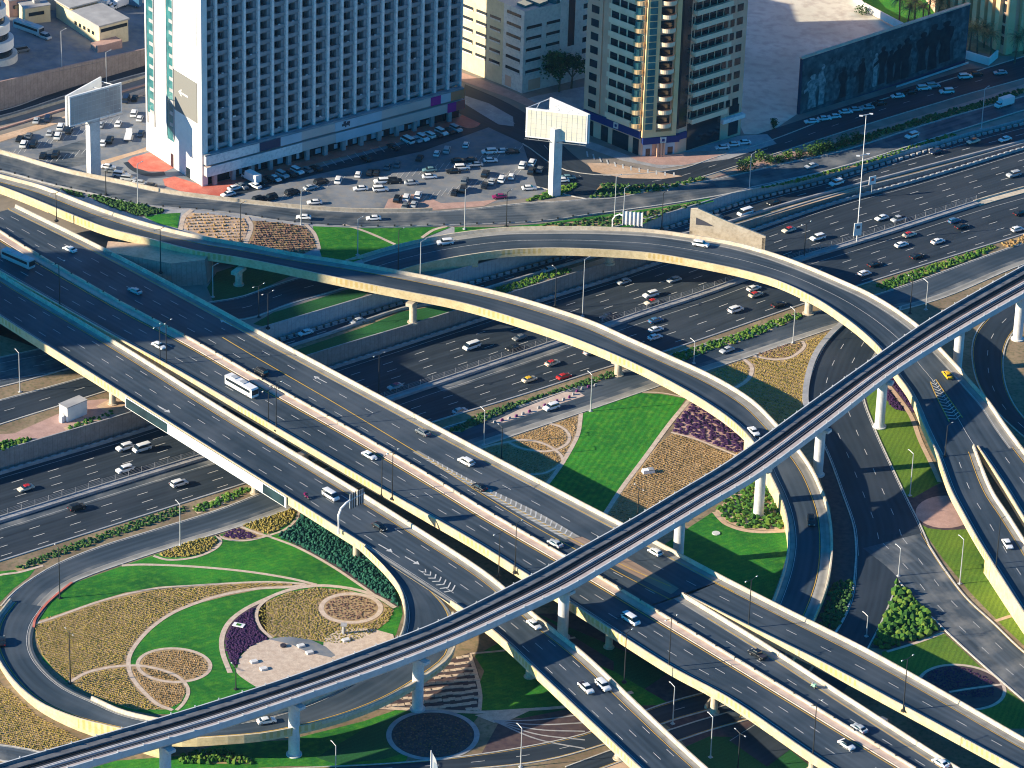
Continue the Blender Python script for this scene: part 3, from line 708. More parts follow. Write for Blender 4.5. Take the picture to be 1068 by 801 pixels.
# gore hatching on the lowest deck
ga, gb, gs = resample(line_w([(436, 594), (452, 608), (468, 622)], 8.5), line_w([(440, 592), (462, 603), (480, 614)], 8.5), 2)
mb = MB(); hatch_quads(mb, ga, gb, gs, 1, gs[-1]-1, lean=1.2); mb.build('hatching', M['white_paint'], rd)
# --- lower curved flyover (R1)
R1 = [(-50, 178, -45, 169, 13.5), (0, 194, 6, 183, 13.2), (31, 206, 43, 193, 13.1), (75, 224, 90, 211, 13), (112, 238, 130, 225, 13), (155, 249, 172, 237, 12.9), (200, 260.5, 217, 247, 12.5), (245.5, 268, 262, 254.5, 12), (292, 277, 311, 264, 11.4), (330, 285, 350, 270, 10.9), (380, 295.5, 402, 279, 10.1), (431, 305.5, 454, 289, 9.3), (470, 313, 500, 299, 8.8), (512, 324, 546, 311, 8.4), (580, 346, 614, 333, 8), (624, 363, 657, 352, 7.8), (661, 379, 693, 368, 7.5), (710, 404, 745, 392, 7), (749, 428, 785, 416.5, 6.3), (775, 449, 811, 442, 5.7), (792, 471, 830, 463, 5.2), (803, 495, 847, 487, 4.6), (812, 514, 857, 508, 4), (819, 535, 865, 531, 3.4), (822, 557, 868.5, 558, 2.7), (821, 575, 868, 582, 2.2), (816, 597, 864, 606, 1.6), (807, 622, 855, 632, .9), (793, 655, 840, 665, .4), (770, 690, 816, 705, .1), (735, 735, 785, 748, .1)]
r5, a5, b5, s5, rd5 = flyover('curved_flyover', 'slender flyover sweeping from the garden bank over the motorway and down under the railway', R1, solid=lambda q: q[1] > 452, lanes=1, edge=('w', 'y'), shoulder=2.4, slab=2.1)
for px, py, z0, zt in ((249, 297, 4.6, 9.8), (430.6, 336, 0, 7.1), (644.6, 391, 0, 5.6), (127, 254, 4.6, 11)): pier(r5, px, py, z0, zt, rot=1.1, cap=(2.6, 1.1), r=1.1)
pier(r5, 545, 362, -5, 6.2, rot=1.1, cap=(2.6, 1.1), r=1.1) if False else None
# --- upper curved flyover (R2)
R2 = [(385, 293, 360, 271, 4.75), (416, 282, 400, 258.5, 5.6), (445, 274, 435, 250, 6.4), (480, 267, 472, 243, 7.4), (528.5, 260.5, 524, 237, 8.3), (570, 258.7, 568, 236, 8.6), (615, 259.6, 618, 236, 8.8), (671, 263, 680, 239, 8.8), (706, 268, 725, 245, 8.7), (740, 274.5, 765, 252, 8.6), (775, 282, 802, 262, 8.4), (812, 293, 842, 276.5, 8.2), (850, 311, 882, 293.5, 8), (872, 325, 907, 305, 7.8), (896, 343, 934, 321, 7.6), (918, 364, 962, 342, 7.4), (935, 390, 984, 365, 7.2), (946, 405, 1000, 382, 7), (955, 422, 1014, 398, 6.8), (962, 440, 1032, 418, 6.6), (970, 458, 1047, 440, 6.3), (978, 474, 1064, 463, 6)]
r6, a6, b6, s6, rd6 = flyover('curved_flyover', 'upper curved flyover arching over the ten lane motorway to a fork beyond the railway', R2, solid=lambda q: q[0] < 483 , base=4.6, lines=[(-1, 2.0, 'w'), (.5, 0, 'w'), (2, 2.8, 'w')], shoulder=2.6)
R2a = [(978, 474, 1016, 463, 6), (990, 508, 1035, 510, 5.8), (1003, 533, 1052, 536, 5.6), (1018, 560, 1068, 561, 5.3), (1036.5, 590, 1087, 592, 5), (1058, 624, 1108, 620, 4.7), (1092, 675, 1142, 668, 4.5)]
_, a6a, b6a, s6a, rd6a = flyover('curved_flyover', None, R2a, lanes=2, fixed_root=r6, shoulder=1.2, solid=lambda q: q[1] > 575)
R2b = [(1019, 464.5, 1064, 463, 6), (1045, 503, 1092, 499, 5.8), (1068, 540.5, 1118, 537, 5.6), (1100, 590, 1150, 586, 5.4)]
flyover('curved_flyover', None, R2b, lanes=2, fixed_root=r6, shoulder=1.2)
ga, gb, gs = resample(line_w([(965, 384), (974, 408), (990, 440)], 6.9), line_w([(968, 384), (984, 408), (1004, 436)], 6.9), 2)
mb = MB(); hatch_quads(mb, ga, gb, gs, 3, gs[-1]-1, lean=1.5, off=.12); mb.build('hatching', M['white_paint'], rd6)
mb = MB(); mark(mb, ga, .3, None, .12); mark(mb, gb, .3, None, .12); mb.build('edge_line', M['yellow_paint'], rd6)
for px, py, z0, zt in ((635.5, 274, 0, 6.9), (843, 327, 0, 6.3)): pier(r6, px, py, z0, zt, rot=1.0, cap=(3.4, 1.2), r=1.2)
# --- embankment below the left end of the main deck
EMB = [(-120, 150), (-60, 170), (20, 205), (120, 247), (214, 272)]
mb = MB(); top = [P(x, y, 12.3) for x, y in EMB]
for i in range(len(top)-1):
    a_, b_ = top[i], top[i+1]; mb.quad(Vector((a_.x, a_.y, -1)), Vector((b_.x, b_.y, -1)), b_, a_, [(i*30, 0), (i*30+30, 0), (i*30+30, 12), (i*30, 12)])
c_ = top[-1]; back = P(250, 262, 12.3)
# wing wall that faces the road under the curved flyover
wall_pts = [P(120, 262, 12.0), P(180, 275.5, 12.0), P(213, 271.5, 12.2)]
foot = [P(150, 310, 4.6), P(212, 306, 4.6), P(228, 311, 4.6)]
mb = MB(); W0 = [P(110, 262, 11.8), P(178, 274.8, 11.9), P(213.5, 271, 12.2)]
dirw = [Vector((p.x, p.y, 0)) for p in W0]
for i in range(2):
    a_, b_ = W0[i], W0[i+1]; d = (b_-a_).length; mb.quad(Vector((a_.x+.5, a_.y-1.5, 0)), Vector((b_.x+1.2, b_.y-1.5, 0)), b_, a_, [(i*30, 0), (i*30+d, 0), (i*30+d, 10), (i*30, 10)])
e_ = W0[2]+Vector((1.5, 7, 0)); mb.quad(Vector((W0[2].x+1.2, W0[2].y-1.5, 0)), Vector((e_.x+1.2, e_.y, 0)), e_, W0[2])
wb = mb.build('abutment_wall', M['wall_brown']); tag(wb, 'brown ribbed abutment wall with a gravel top beneath the curved flyover', 'wall')
mb = MB(); mb.poly([W0[0], W0[1], W0[2], e_, W0[0]+Vector((0, 7, 0))]); mb.build('gravel_top', M['sand'], wb)
# ------------------------------------------------------------------ railway viaduct
V = [(-36, 834, -60, 815), (25, 815, 0, 796), (117, 787, 94, 769), (226, 755.5, 200, 738), (328, 721, 300, 706), (410, 692, 380, 677), (480, 664, 448.6, 651), (535, 639, 503, 625), (592, 612, 560, 596), (632, 589, 600, 573.5), (685, 557, 653.6, 543.6), (740, 524, 706, 512.5), (792, 493, 760, 480), (863, 441, 830, 430), (933, 387, 900, 380), (1005, 342, 973, 330), (1100, 288, 1068, 276), (1172, 248, 1140, 238)]
VZ = 16.7
vA, vB = strip_w([p+(VZ,) for p in V], None, dz=1.2, n=6); vA, vB, vS = resample(vA, vB, 4)
vr = empty('railway_viaduct', ((vA[60].x+vB[60].x)/2, (vA[60].y+vB[60].y)/2, 0)); tag(vr, 'pale grey double track railway viaduct on round white piers crossing over every road', 'railway viaduct')
ux = []
for a, b in zip(vA, vB):
    w = b-a; w.z = 0; ux.append(w.normalized())
mat('viaduct_side', (.5, .54, .58), (.62, .65, .68), scale=.3, c3=(.38, .38, .38), scale2=1.2, mix2=.4, coord='World')
mat('track_bed', (.02, .026, .036), (.036, .043, .055), scale=.6, streak=True, c3=(.09, .09, .1), scale2=.1, mix2=.5)
mat('walkway', (.42, .36, .35), (.52, .46, .44), scale=.5, coord='World')
mb = MB()
Z = lambda z: Vector((0, 0, z))
for i in range(len(vA)-1):
    for (pl, sg) in ((vA, 1), (vB, -1)):
        p0, p1 = pl[i], pl[i+1]; u0, u1 = ux[i]*sg, ux[i+1]*sg
        prof = [(0.0, 1.2), (0.0, -.5), (.7, -1.3), (2.2, -1.9)]
        for (x0_, z0_), (x1_, z1_) in zip(prof[:-1], prof[1:]):
            mb.quad(p0+u0*x1_+Z(z1_), p1+u1*x1_+Z(z1_), p1+u1*x0_+Z(z0_), p0+u0*x0_+Z(z0_))
        mb.quad(p0+Z(1.2), p1+Z(1.2), p1+u1*.36+Z(1.2), p0+u0*.36+Z(1.2)); mb.quad(p1+u1*.65, p0+u0*.65, p0+u0*.36+Z(1.2), p1+u1*.36+Z(1.2), None, 1)
    mb.quad(vB[i]-ux[i]*2.2+Z(-1.9), vB[i+1]-ux[i+1]*2.2+Z(-1.9), vA[i+1]+ux[i+1]*2.2+Z(-1.9), vA[i]+ux[i]*2.2+Z(-1.9))
mb.build('girder', [M['viaduct_side'], M['viaduct_inner']], vr)
mb = MB(); mb.ribbon([p+Z(.02) for p in vA], [p+Z(.02) for p in vB], vS); bed = mb.build('track_bed', M['track_bed'], vr)
def vlin(t, dz=0.0): return [a.lerp(b, t)+Z(dz) for a, b in zip(vA, vB)]
Wv = (vA[40]-vB[40]).length
mb = MB(); wallmesh(mb, vlin(1.35/Wv, .03), 1.3, .55); mb.build('walkway', M['walkway'], vr)
mb = MB(); wallmesh(mb, vlin(1-1.7/Wv, .03), 2.0, .45); mb.build('walkway', M['viaduct_inner'], vr)
mb = MB()
for t in (.30, .37): wallmesh(mb, vlin(t, .03), .12, .2)
mb.build('rail', M['steel'], vr)
mb = MB()
for t in (.66, .73): wallmesh(mb, vlin(t, .03), .12, .18)
mb.build('rail', M['rubber'], vr)
mb = MB()
for t in (.42, .475): wallmesh(mb, vlin(t, .03), .22, .5)
mb.build('track_kerb', M['concrete_white'], vr)
mb = MB(); wallmesh(mb, vlin(.53, .03), .35, .12); mb.build('cable_duct', M['pink_paving'], vr)
q = resample(vA, vB, 6.5); mb = MB(); mbx = MB()
for a, b in zip(q[0], q[1]):
    u = (b-a).normalized(); p = a+u*.25; mb.box((p.x, p.y, p.z+1.4), (.14, .14, .3)); p = b-u*.25; mbx.box((p.x, p.y, p.z+1.4), (.14, .14, .3))
mb.build('handrail_post', M['concrete_white'], vr)['kind'] = 'stuff'; mbx.build('handrail_post', M['concrete_white'], vr)['kind'] = 'stuff'
def vcentre(px, py, z0=0.0):
    p = P(px, py, z0); best = None
    for i in range(len(vA)):
        c = (vA[i]+vB[i])/2; d = (Vector((c.x, c.y))-Vector((p.x, p.y))).length
        if best is None or d < best[0]: best = (d, c, i)
    return p, best
for px, py, z0 in ((180, 836, 0), (320, 795, 0), (442, 742, 0), (588.5, 668, 0), (708, 588, 0), (793, 538, 0), (860, 496, 0), (922, 447, 0), (998, 388, 0), (1066.5, 355, 0), (60, 870, 0)):
    p, (d, c, i) = vcentre(px, py, z0)
    q_ = Vector((c.x, c.y, 0)).lerp(Vector((p.x, p.y, 0)), .55 if d < 6 else .3)
    mb = MB(); mb.tube([(q_.x, q_.y, z0-.3), (q_.x, q_.y, z0+.35), (q_.x, q_.y, z0+.36), (q_.x, q_.y, VZ-4.0), (q_.x, q_.y, VZ-1.85)], [1.95, 1.95, 1.4, 1.4, 1.6], 24)
    u = ux[i]; mb.box((q_.x, q_.y, VZ-2.3), (2.9, 1.0, .4), math.atan2(u.y, u.x))
    pr = mb.build('pier', M['concrete_white'], vr)
# ------------------------------------------------------------------ gardens on the south level (z = 0)
def patch(name, px, material, off, z=0.0, smooth=False, n=5, kind='structure'):
    pts = [P(x, y, z) for x, y in px]
    if smooth:
        pts = cr(pts+[pts[0]], n)[:-1]
    zf = z if callable(z) else z
    o = drape(name, [pts], zf, off, M[material] if isinstance(material, str) else material); o['kind'] = kind
    return o
PATHS, JOBS = [], []
def pathway(px, w=1.1, z=0.0, off=.07, name='path', closed=False, material='path', smooth=True, n=8):
    pts = [P(x, y, z) for x, y in px]
    if closed: pts = pts+[pts[0], pts[1]]
    c = cr(pts, n) if smooth else pts
    if closed: c = c[:-n]
    A, B = offset(c, -w/2), offset(c, w/2); PATHS.append(([(p.x, p.y) for p in c], w/2+.3))
    o = drape(name, quads(A, B), z, off, M[material]); o['kind'] = 'structure'; return o
def ellipse(cx, cy, rx, ry, rot=0.0, a0=0, a1=360, n=28):
    return [(cx+rx*math.cos(math.radians(a))*math.cos(rot)-ry*math.sin(math.radians(a))*math.sin(rot), cy+rx*math.cos(math.radians(a))*math.sin(rot)+ry*math.sin(math.radians(a))*math.cos(rot)) for a in [a0+(a1-a0)*k/(n if a1-a0 < 360 else n) for k in range(n+(1 if a1-a0 < 360 else 0))]]
# planting: low tufts as one mass per bed
def tuft_mesh(pts, size, hgt, mb, faces=5):
    for (x, y, z) in pts:
        r = size*random.uniform(.6, 1.3); h = hgt*random.uniform(.6, 1.35); a0 = random.random()*6.28; n = faces
        cx, cy = x+random.uniform(-.1, .1), y+random.uniform(-.1, .1)
        ring = [(cx+r*math.cos(a0+6.283*k/n)*random.uniform(.75, 1.2), cy+r*math.sin(a0+6.283*k/n)*random.uniform(.75, 1.2), z+h*random.uniform(.25, .6)) for k in range(n)]
        top = (cx+random.uniform(-.3, .3)*r, cy+random.uniform(-.3, .3)*r, z+h); base = [(cx+(q[0]-cx)*.7, cy+(q[1]-cy)*.7, z-.02) for q in ring]
        i = len(mb.v); mb.v += ring + base + [top]
        for k in range(n):
            k2 = (k+1) % n
            mb.f.append((i+k, i+k2, i+2*n)); mb.uv.append([(0, 0)]*3); mb.mi.append(0)
            mb.f.append((i+n+k, i+n+k2, i+k2, i+k)); mb.uv.append([(0, 0)]*4); mb.mi.append(0)
def inside(poly, x, y):
    c = False; j = len(poly)-1
    for i in range(len(poly)):
        if (poly[i][1] > y) != (poly[j][1] > y) and x < (poly[j][0]-poly[i][0])*(y-poly[i][1])/(poly[j][1]-poly[i][1])+poly[i][0]: c = not c
        j = i
    return c
def bed_points(poly, spacing, rows=None, density=1.0, holes=()):
    xs = [p[0] for p in poly]; ys = [p[1] for p in poly]; out = []
    ang = rows if rows is not None else 0.0
    ca, sa = math.cos(ang), math.sin(ang); cx, cy = sum(xs)/len(xs), sum(ys)/len(ys); R = max(max(xs)-min(xs), max(ys)-min(ys))
    sx = spacing*(1.0 if rows is None else .8); sy = spacing*(1.0 if rows is None else 1.35)
    nx, ny = int(R/sx), int(R/sy)
    for i in range(-nx, nx+1):
        for j in range(-ny, ny+1):
            if random.random() > density: continue
            jt = .45 if rows is None else .15
            x = i*sx+random.uniform(-jt, jt)*sx; y = j*sy+random.uniform(-jt, jt)*sy*.8
            X, Y = cx+x*ca-y*sa, cy+x*sa+y*ca
            if inside(poly, X, Y) and not any(inside(h, X, Y) for h in holes): out.append((X, Y))
    return out
def foliage_mat(name, cs, scale=.25):
    m = bpy.data.materials.new(name); m.use_nodes = True; nt = m.node_tree; N = nt.nodes; Lk = nt.links; b = N['Principled BSDF']; b.inputs['Roughness'].default_value = .8; b.inputs['Specular IOR Level'].default_value = .15
    g = N.new('ShaderNodeNewGeometry'); n1 = N.new('ShaderNodeTexNoise'); n1.inputs['Scale'].default_value = scale; n1.inputs['Detail'].default_value = 8; n1.inputs['Roughness'].default_value = .75; Lk.new(g.outputs['Position'], n1.inputs['Vector'])
    wn = N.new('ShaderNodeMath'); wn.operation = 'ADD'; Lk.new(n1.outputs['Fac'], wn.inputs[0])
    rr = N.new('ShaderNodeMath'); rr.operation = 'MULTIPLY_ADD'; rr.inputs[1].default_value = .34; rr.inputs[2].default_value = -.17; Lk.new(g.outputs['Random Per Island'], rr.inputs[0]); Lk.new(rr.outputs[0], wn.inputs[1])
    r = N.new('ShaderNodeValToRGB'); Lk.new(wn.outputs[0], r.inputs['Fac'])
    el = r.color_ramp.elements; k = len(cs)
    el[0].position = .3; el[0].color = tuple(cs[0])+(1,); el[1].position = .7; el[1].color = tuple(cs[-1])+(1,)
    for i in range(1, k-1): e = el.new(.3+.4*i/(k-1)); e.color = tuple(cs[i])+(1,)
    Lk.new(r.outputs[0], b.inputs['Base Color']); M[name] = m; return m
foliage_mat('leaf_gold', [(.15, .14, .03), (.42, .29, .08), (.3, .24, .04), (.52, .37, .11)], .2)
foliage_mat('leaf_dry', [(.13, .1, .035), (.4, .24, .1), (.3, .2, .07), (.5, .34, .17)], .22)
foliage_mat('leaf_brown', [(.1, .06, .05), (.22, .12, .1), (.16, .12, .05)], .5)
foliage_mat('leaf_green', [(.02, .05, .02), (.035, .095, .025), (.07, .14, .03)], .4)
foliage_mat('leaf_bright', [(.02, .07, .015), (.05, .14, .02), (.14, .21, .03)], .4)
foliage_mat('leaf_olive', [(.14, .13, .03), (.26, .21, .05), (.38, .29, .08)], .15)
foliage_mat('leaf_teal', [(.008, .05, .04), (.015, .09, .06), (.03, .13, .08)], .5)
foliage_mat('leaf_purple', [(.03, .012, .05), (.06, .025, .085), (.045, .02, .06)], .5)
foliage_mat('leaf_red', [(.16, .03, .04), (.1, .06, .02), (.3, .18, .14)], .9)
def bed(name, px, leaf, soil='soil', spacing=.9, size=.28, hgt=.24, z=0.0, rows=None, density=1.0, smooth=False, off=.03, holes=(), label=None, cat='planting bed'):
    pts = [P(x, y, z) for x, y in px]
    if smooth: pts = cr(pts+[pts[0]], 5)[:-1]
    poly = [(p.x, p.y) for p in pts]
    hl = [[(P(x, y, z).x, P(x, y, z).y) for x, y in h] for h in holes]
    o = drape('planting_soil', [pts], z, off, M[soil]); o['kind'] = 'structure'
    zf = z if callable(z) else (lambda x: z)
    JOBS.append((name, poly, spacing, rows, density, hl, zf, off, size, hgt, leaf, label, cat))
def seg_d(x, y, a, b):
    dx, dy = b[0]-a[0], b[1]-a[1]; t = max(0, min(1, ((x-a[0])*dx+(y-a[1])*dy)/(dx*dx+dy*dy+1e-9))); return math.hypot(x-a[0]-dx*t, y-a[1]-dy*t)
def grow_beds():
    for (name, poly, spacing, rows, density, hl, zf, off, size, hgt, leaf, label, cat) in JOBS:
        x0, x1 = min(p[0] for p in poly)-2, max(p[0] for p in poly)+2; y0, y1 = min(p[1] for p in poly)-2, max(p[1] for p in poly)+2
        segs = [(c[i], c[i+1], w) for c, w in PATHS for i in range(len(c)-1) if x0 < c[i][0] < x1 and y0 < c[i][1] < y1]
        grid = {}
        for sg in segs:
            for gx in range(int(min(sg[0][0], sg[1][0])//4)-1, int(max(sg[0][0], sg[1][0])//4)+2):
                for gy in range(int(min(sg[0][1], sg[1][1])//4)-1, int(max(sg[0][1], sg[1][1])//4)+2): grid.setdefault((gx, gy), []).append(sg)
        q = [(x, y) for x, y in bed_points(poly, spacing, rows, density, hl) if not any(seg_d(x, y, a, b) < w+size*.5 for a, b, w in grid.get((int(x//4), int(y//4)), ()))]
        mb = MB(); tuft_mesh([(x, y, zf(x)+off) for x, y in q], size, hgt, mb)
        g = mb.build(name, M[leaf]); g['kind'] = 'stuff'
        if label: g['label'] = label; g['category'] = cat
# big loop garden
LAWN = [(48, 632), (75, 609), (94, 602), (131, 589), (169, 576), (251, 551), (304, 532.5), (340, 545), (378, 570), (402, 595), (414, 612), (420, 640), (413, 662), (380, 690), (300, 722), (235, 745), (160, 745), (131, 740), (100, 727), (69, 711), (45, 688), (36, 660), (38, 645)]
patch('lawn', LAWN, 'lawn', .02)
goldA = [(38, 648), (60, 641), (99, 627.5), (131, 618), (165, 612), (200, 610), (240, 607.5), (280, 606.5), (318, 608.5), (335, 611), (300, 613.5), (270, 615), (235, 622), (205, 630), (180, 640), (160, 654), (146, 668), (137, 684), (134, 694), (137, 705), (148, 719), (160, 730), (172, 738), (180, 740), (140, 740), (110, 731), (80, 718), (58, 700), (44, 684), (37, 664)]
bed('flower_bed', goldA, 'leaf_gold', spacing=.6, rows=.5, label='great golden flower bed sweeping round the inside of the loop road')
bed('flower_bed', [(134, 694), (150, 696), (175, 703), (192, 712), (194, 722), (188, 733), (176, 739), (160, 730), (146, 717), (137, 704)], 'leaf_dry', spacing=.62, rows=.3, off=.035, label='dry brown bed in the crescent between crossing loop garden paths')
EL1 = ellipse(181.5, 694, 38, 17.5, .03)
bed('flower_bed', EL1, 'leaf_dry', spacing=.62, rows=.3, off=.04, label='dry brown oval bed ringed by a path in the loop lawn')
pathway(EL1, .95, closed=True, off=.08)
pathway([(72, 712), (90, 702), (110, 697), (131, 694.5), (150, 695), (172, 700), (187, 707), (195, 716), (196, 724), (191, 734), (184, 741)], .95, off=.085)
pathway([(36, 651), (60, 643), (99, 629), (131, 620), (165, 613.5), (200, 611), (240, 608.5), (280, 607), (318, 609)], .8, off=.075)
pathway([(180, 741), (165, 735), (150, 722), (138, 707), (134, 694), (136, 682), (146, 667), (160, 653), (180, 639.5), (205, 629), (235, 620), (270, 614), (300, 612.5), (320, 610)], 1.1, off=.08)
pathway([(127, 590), (150, 589), (200, 591), (255, 596), (300, 603), (330, 610)], 1.0, off=.075)
pathway([(240, 702), (232, 680), (232, 663), (240, 648), (255, 636), (275, 626), (300, 616), (330, 611), (365, 614), (392, 622), (412, 634)], 1.3, off=.09)
# upper little beds along the collector
b1 = [(165, 578), (190, 568), (215, 561), (226, 563), (226, 570), (212, 577), (192, 581), (172, 581)]
bed('flower_bed', b1, 'leaf_olive', spacing=.6, size=.38, hgt=.5, smooth=True, off=.035, label='golden lens shaped bed beside the slip road lamp post')
pathway([(160, 580), (175, 584), (200, 582), (220, 575), (230, 566), (226, 558)], .9, off=.08)
bed('flower_bed', [(231, 560), (245, 551), (262, 552), (276, 558.5), (260, 563), (240, 563)], 'leaf_purple', spacing=.7, size=.5, smooth=True, off=.035, label='small purple bed between two golden beds by the slip road')
pathway([(226, 558), (236, 562.5), (255, 564), (272, 561), (281, 558)], .8, off=.08)
bed('flower_bed', [(254, 548), (275, 541), (303, 531.5), (308, 536), (304, 544), (292, 552), (280, 557), (266, 553)], 'leaf_olive', spacing=.6, size=.38, hgt=.5, off=.035, label='golden bed tucked in the corner under the flyover')
pathway([(281, 558.5), (296, 553), (308, 543), (312, 533)], .8, off=.08)
pathway([(250, 549), (268, 556), (281, 560), (310, 571), (345, 590), (378, 612), (392, 622)], .9, off=.085)
hedgeT = [(290, 559), (300, 552), (310, 541), (314, 531), (330, 541), (352, 556), (376, 574), (398, 594), (411, 612), (416, 634), (398, 625), (385, 615), (350, 591), (315, 572)]
bed('hedge', hedgeT, 'leaf_teal', 'soil_dark', spacing=.8, size=.6, hgt=.85, off=.04, label='dense blue green shrub mass beneath the edge of the lowest flyover', cat='hedge')
# purple crescent, golden lens, paved circles
bed('flower_bed', [(277, 627), (262, 633), (248, 642), (238, 654), (234, 668), (238, 684), (245, 697), (250, 684), (258, 676), (270, 670), (279, 667), (270, 655), (267, 645), (270, 635)], 'leaf_purple', 'soil_dark', spacing=.55, size=.45, hgt=.35, off=.05, label='deep purple crescent bed edged by a pale path')
lens = [(277, 628), (300, 618), (330, 613), (365, 616), (392, 624), (411, 636), (405, 648), (388, 661), (362, 672), (340, 670), (310, 665), (283, 665), (272, 655), (268, 644), (270, 634)]
bed('flower_bed', lens, 'leaf_olive', spacing=.62, off=.045, holes=[ellipse(366, 635, 31, 15)], label='olive and gold planting around a small red brown circle')
bed('flower_bed', ellipse(366, 634.5, 29, 14), 'leaf_brown', spacing=.8, off=.07, label='red brown round bed inside the pale ring path')
pathway(ellipse(366, 634.5, 31, 15), 1.3, closed=True, off=.1)
pathway([(283, 666), (272, 655), (267.5, 643), (271, 632), (285, 622), (310, 614), (330, 611.5)], .9, off=.1)
patch('plaza', [(247, 700), (250, 686), (259, 676), (272, 669), (285, 666), (305, 668), (322, 676), (338, 684), (352, 688), (375, 684), (372, 694), (330, 705), (275, 722), (262, 712)], 'path', .11)
patch('plaza', [(280, 667), (300, 664), (325, 668), (340, 675), (350, 684), (345, 686), (322, 681), (305, 673)], 'asphalt_lot', .13)
patch('plaza', [(337, 676), (338, 666), (350, 659), (367, 655), (388, 656), (410, 662), (412, 670), (385, 684), (350, 690), (344, 684)], 'path', .12)
pathway([(247, 697), (250, 703), (262, 712), (278, 721)], 1.0, off=.12)
# bottom left field
bed('flower_bed', [(-60, 690), (-20, 697), (0, 712), (14, 724), (37, 746), (86, 772), (60, 782), (36, 782), (0, 775), (-60, 768)], 'leaf_gold', spacing=.6, rows=.4, label='golden bed below the cream retaining wall of the loop')
# lower strip beneath the viaduct
patch('lawn', [(-100, 800), (100, 795), (195, 788), (230, 775), (300, 772), (380, 752), (400, 745), (420, 738), (440, 760), (420, 800), (300, 799), (180, 806), (100, 850), (-100, 850)], 'lawn', .02)
bed('hedge', [(186, 790), (205, 783), (235, 783), (262, 790), (262, 797), (190, 796)], 'leaf_bright', spacing=1.0, size=.7, hgt=1.0, off=.04, label='low green shrubs at the foot of the railway viaduct', cat='hedge')
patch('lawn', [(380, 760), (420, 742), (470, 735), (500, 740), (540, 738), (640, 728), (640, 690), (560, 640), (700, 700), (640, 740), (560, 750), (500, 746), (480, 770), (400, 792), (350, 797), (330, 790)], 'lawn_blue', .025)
patch('lawn', [(490, 740), (505, 700), (495, 684), (540, 660), (640, 700), (700, 735), (600, 738), (540, 742)], 'lawn', .03)
# stepped sunlit terrace
patch('terrace', [(380, 740), (420, 715), (450, 695), (492, 680), (500, 705), (502, 740), (478, 742), (440, 741), (415, 741)], 'soil_dark', .04)
mb = MB()
tp = [P(x, y, 0) for x, y in [(385, 740), (420, 716), (450, 696), (491, 681), (498, 705), (500, 740)]]; poly = [(p.x, p.y) for p in tp]
for (X, Y) in bed_points(poly, 2.0, rows=.25):
    mb.box((X, Y, .12), (.85, .55, .12), .25)
mb.build('terrace_slabs', M['path'])['kind'] = 'structure'
pathway([(388, 738), (430, 740), (470, 742), (500, 743), (540, 741), (600, 736), (660, 722)], 1.3, off=.08)
pathway([(490, 683), (497, 705), (501, 725), (500, 742)], 1.0, off=.085)
pathway([(490, 682), (530, 678), (600, 665)], .8, off=.08)
ring = ellipse(451.5, 767, 46, 25)
bed('flower_bed', ellipse(451.5, 767, 44, 23.5), 'leaf_brown', 'soil_dark', spacing=.9, off=.05, label='round dark bed circled by a path at the foot of a railway pier')
pathway(ring, 1.3, closed=True, off=.09, material='concrete_grey')
patch('plaza', [(495, 746), (520, 742), (548, 740), (560, 738), (530, 752), (515, 754)], 'path', .07)
for k in range(5):
    pathway([(515, 752-k*0), (560, 751+k*5), (610, 745+k*9)], .5, off=.075+k*.002, material='concrete_grey')
patch('planting_ground', [(520, 754), (600, 738), (660, 730), (640, 765), (560, 782), (500, 790)], 'soil_dark', .03)
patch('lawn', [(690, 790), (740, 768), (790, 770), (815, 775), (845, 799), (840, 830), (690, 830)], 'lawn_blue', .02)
patch('sand_patch', [(585, 812), (640, 786), (668, 800), (660, 820)], 'sand', .03)
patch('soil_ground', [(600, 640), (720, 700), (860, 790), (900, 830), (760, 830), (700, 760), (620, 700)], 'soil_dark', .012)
# ------------------------------------------------------------------ centre and right gardens
LW = [(606, 432), (640, 419), (668, 410), (690, 411), (715, 416), (700, 438), (672, 476), (648, 508), (630, 534), (600, 575), (550, 540), (573, 502), (586, 483), (596, 466), (602, 455)]
patch('lawn', LW, 'lawn_striped', .03)
pathway([(606, 431), (603, 452), (596, 467), (586, 484), (573, 502), (558, 520)], 1.2, off=.08)
pathway([(722, 414), (700, 440), (672, 478), (648, 510), (628, 540), (610, 560)], 1.3, off=.08)
pathway([(668, 409), (690, 410), (716, 415)], .6, off=.085)
bed('flower_bed', [(506, 467), (540, 455), (606, 433), (602, 455), (594, 468), (586, 484), (573, 502), (560, 520), (500, 500)], 'leaf_dry', spacing=.6, rows=-.5, off=.025, label='dry brown bed with looping paths next to the striped lawn')
pathway([(573, 442), (584, 445), (591, 450), (594, 457), (590, 464), (580, 469), (568, 471), (556, 470), (542, 467), (530, 461)], .9, off=.085)
pathway([(530, 461), (542, 459), (556, 460), (567, 463), (577, 468), (585, 475), (588, 483)], .9, off=.09)
pathway([(552, 495), (566, 494), (576, 490), (585, 484)], .8, off=.085)
pathway([(500, 468), (515, 464), (530, 461)], 1.0, off=.08)
bed('flower_bed', [(702, 452), (725, 459), (760, 474), (790, 470), (760, 500), (700, 540), (660, 570), (620, 560), (648, 511), (672, 480), (688, 462)], 'leaf_dry', spacing=.62, rows=.6, off=.025, label='broad dry brown bed between the striped lawn and the railway viaduct')
bed('flower_bed', [(718, 418), (735, 424), (752, 434), (770, 446), (786, 462), (788, 472), (768, 472), (748, 465), (725, 457), (701, 450)], 'leaf_purple', 'pink_paving', spacing=1.25, size=.75, hgt=.4, off=.03, label='patchy purple planting on pink ground inside the bend of the slender flyover')
pathway([(700, 451), (725, 458), (748, 467), (770, 476)], .7, off=.08)
GD = [(742, 388), (779, 375), (837, 357), (879, 341), (860, 357), (846, 390), (841, 418), (848, 450), (812, 470), (790, 440), (760, 410), (735, 398)]
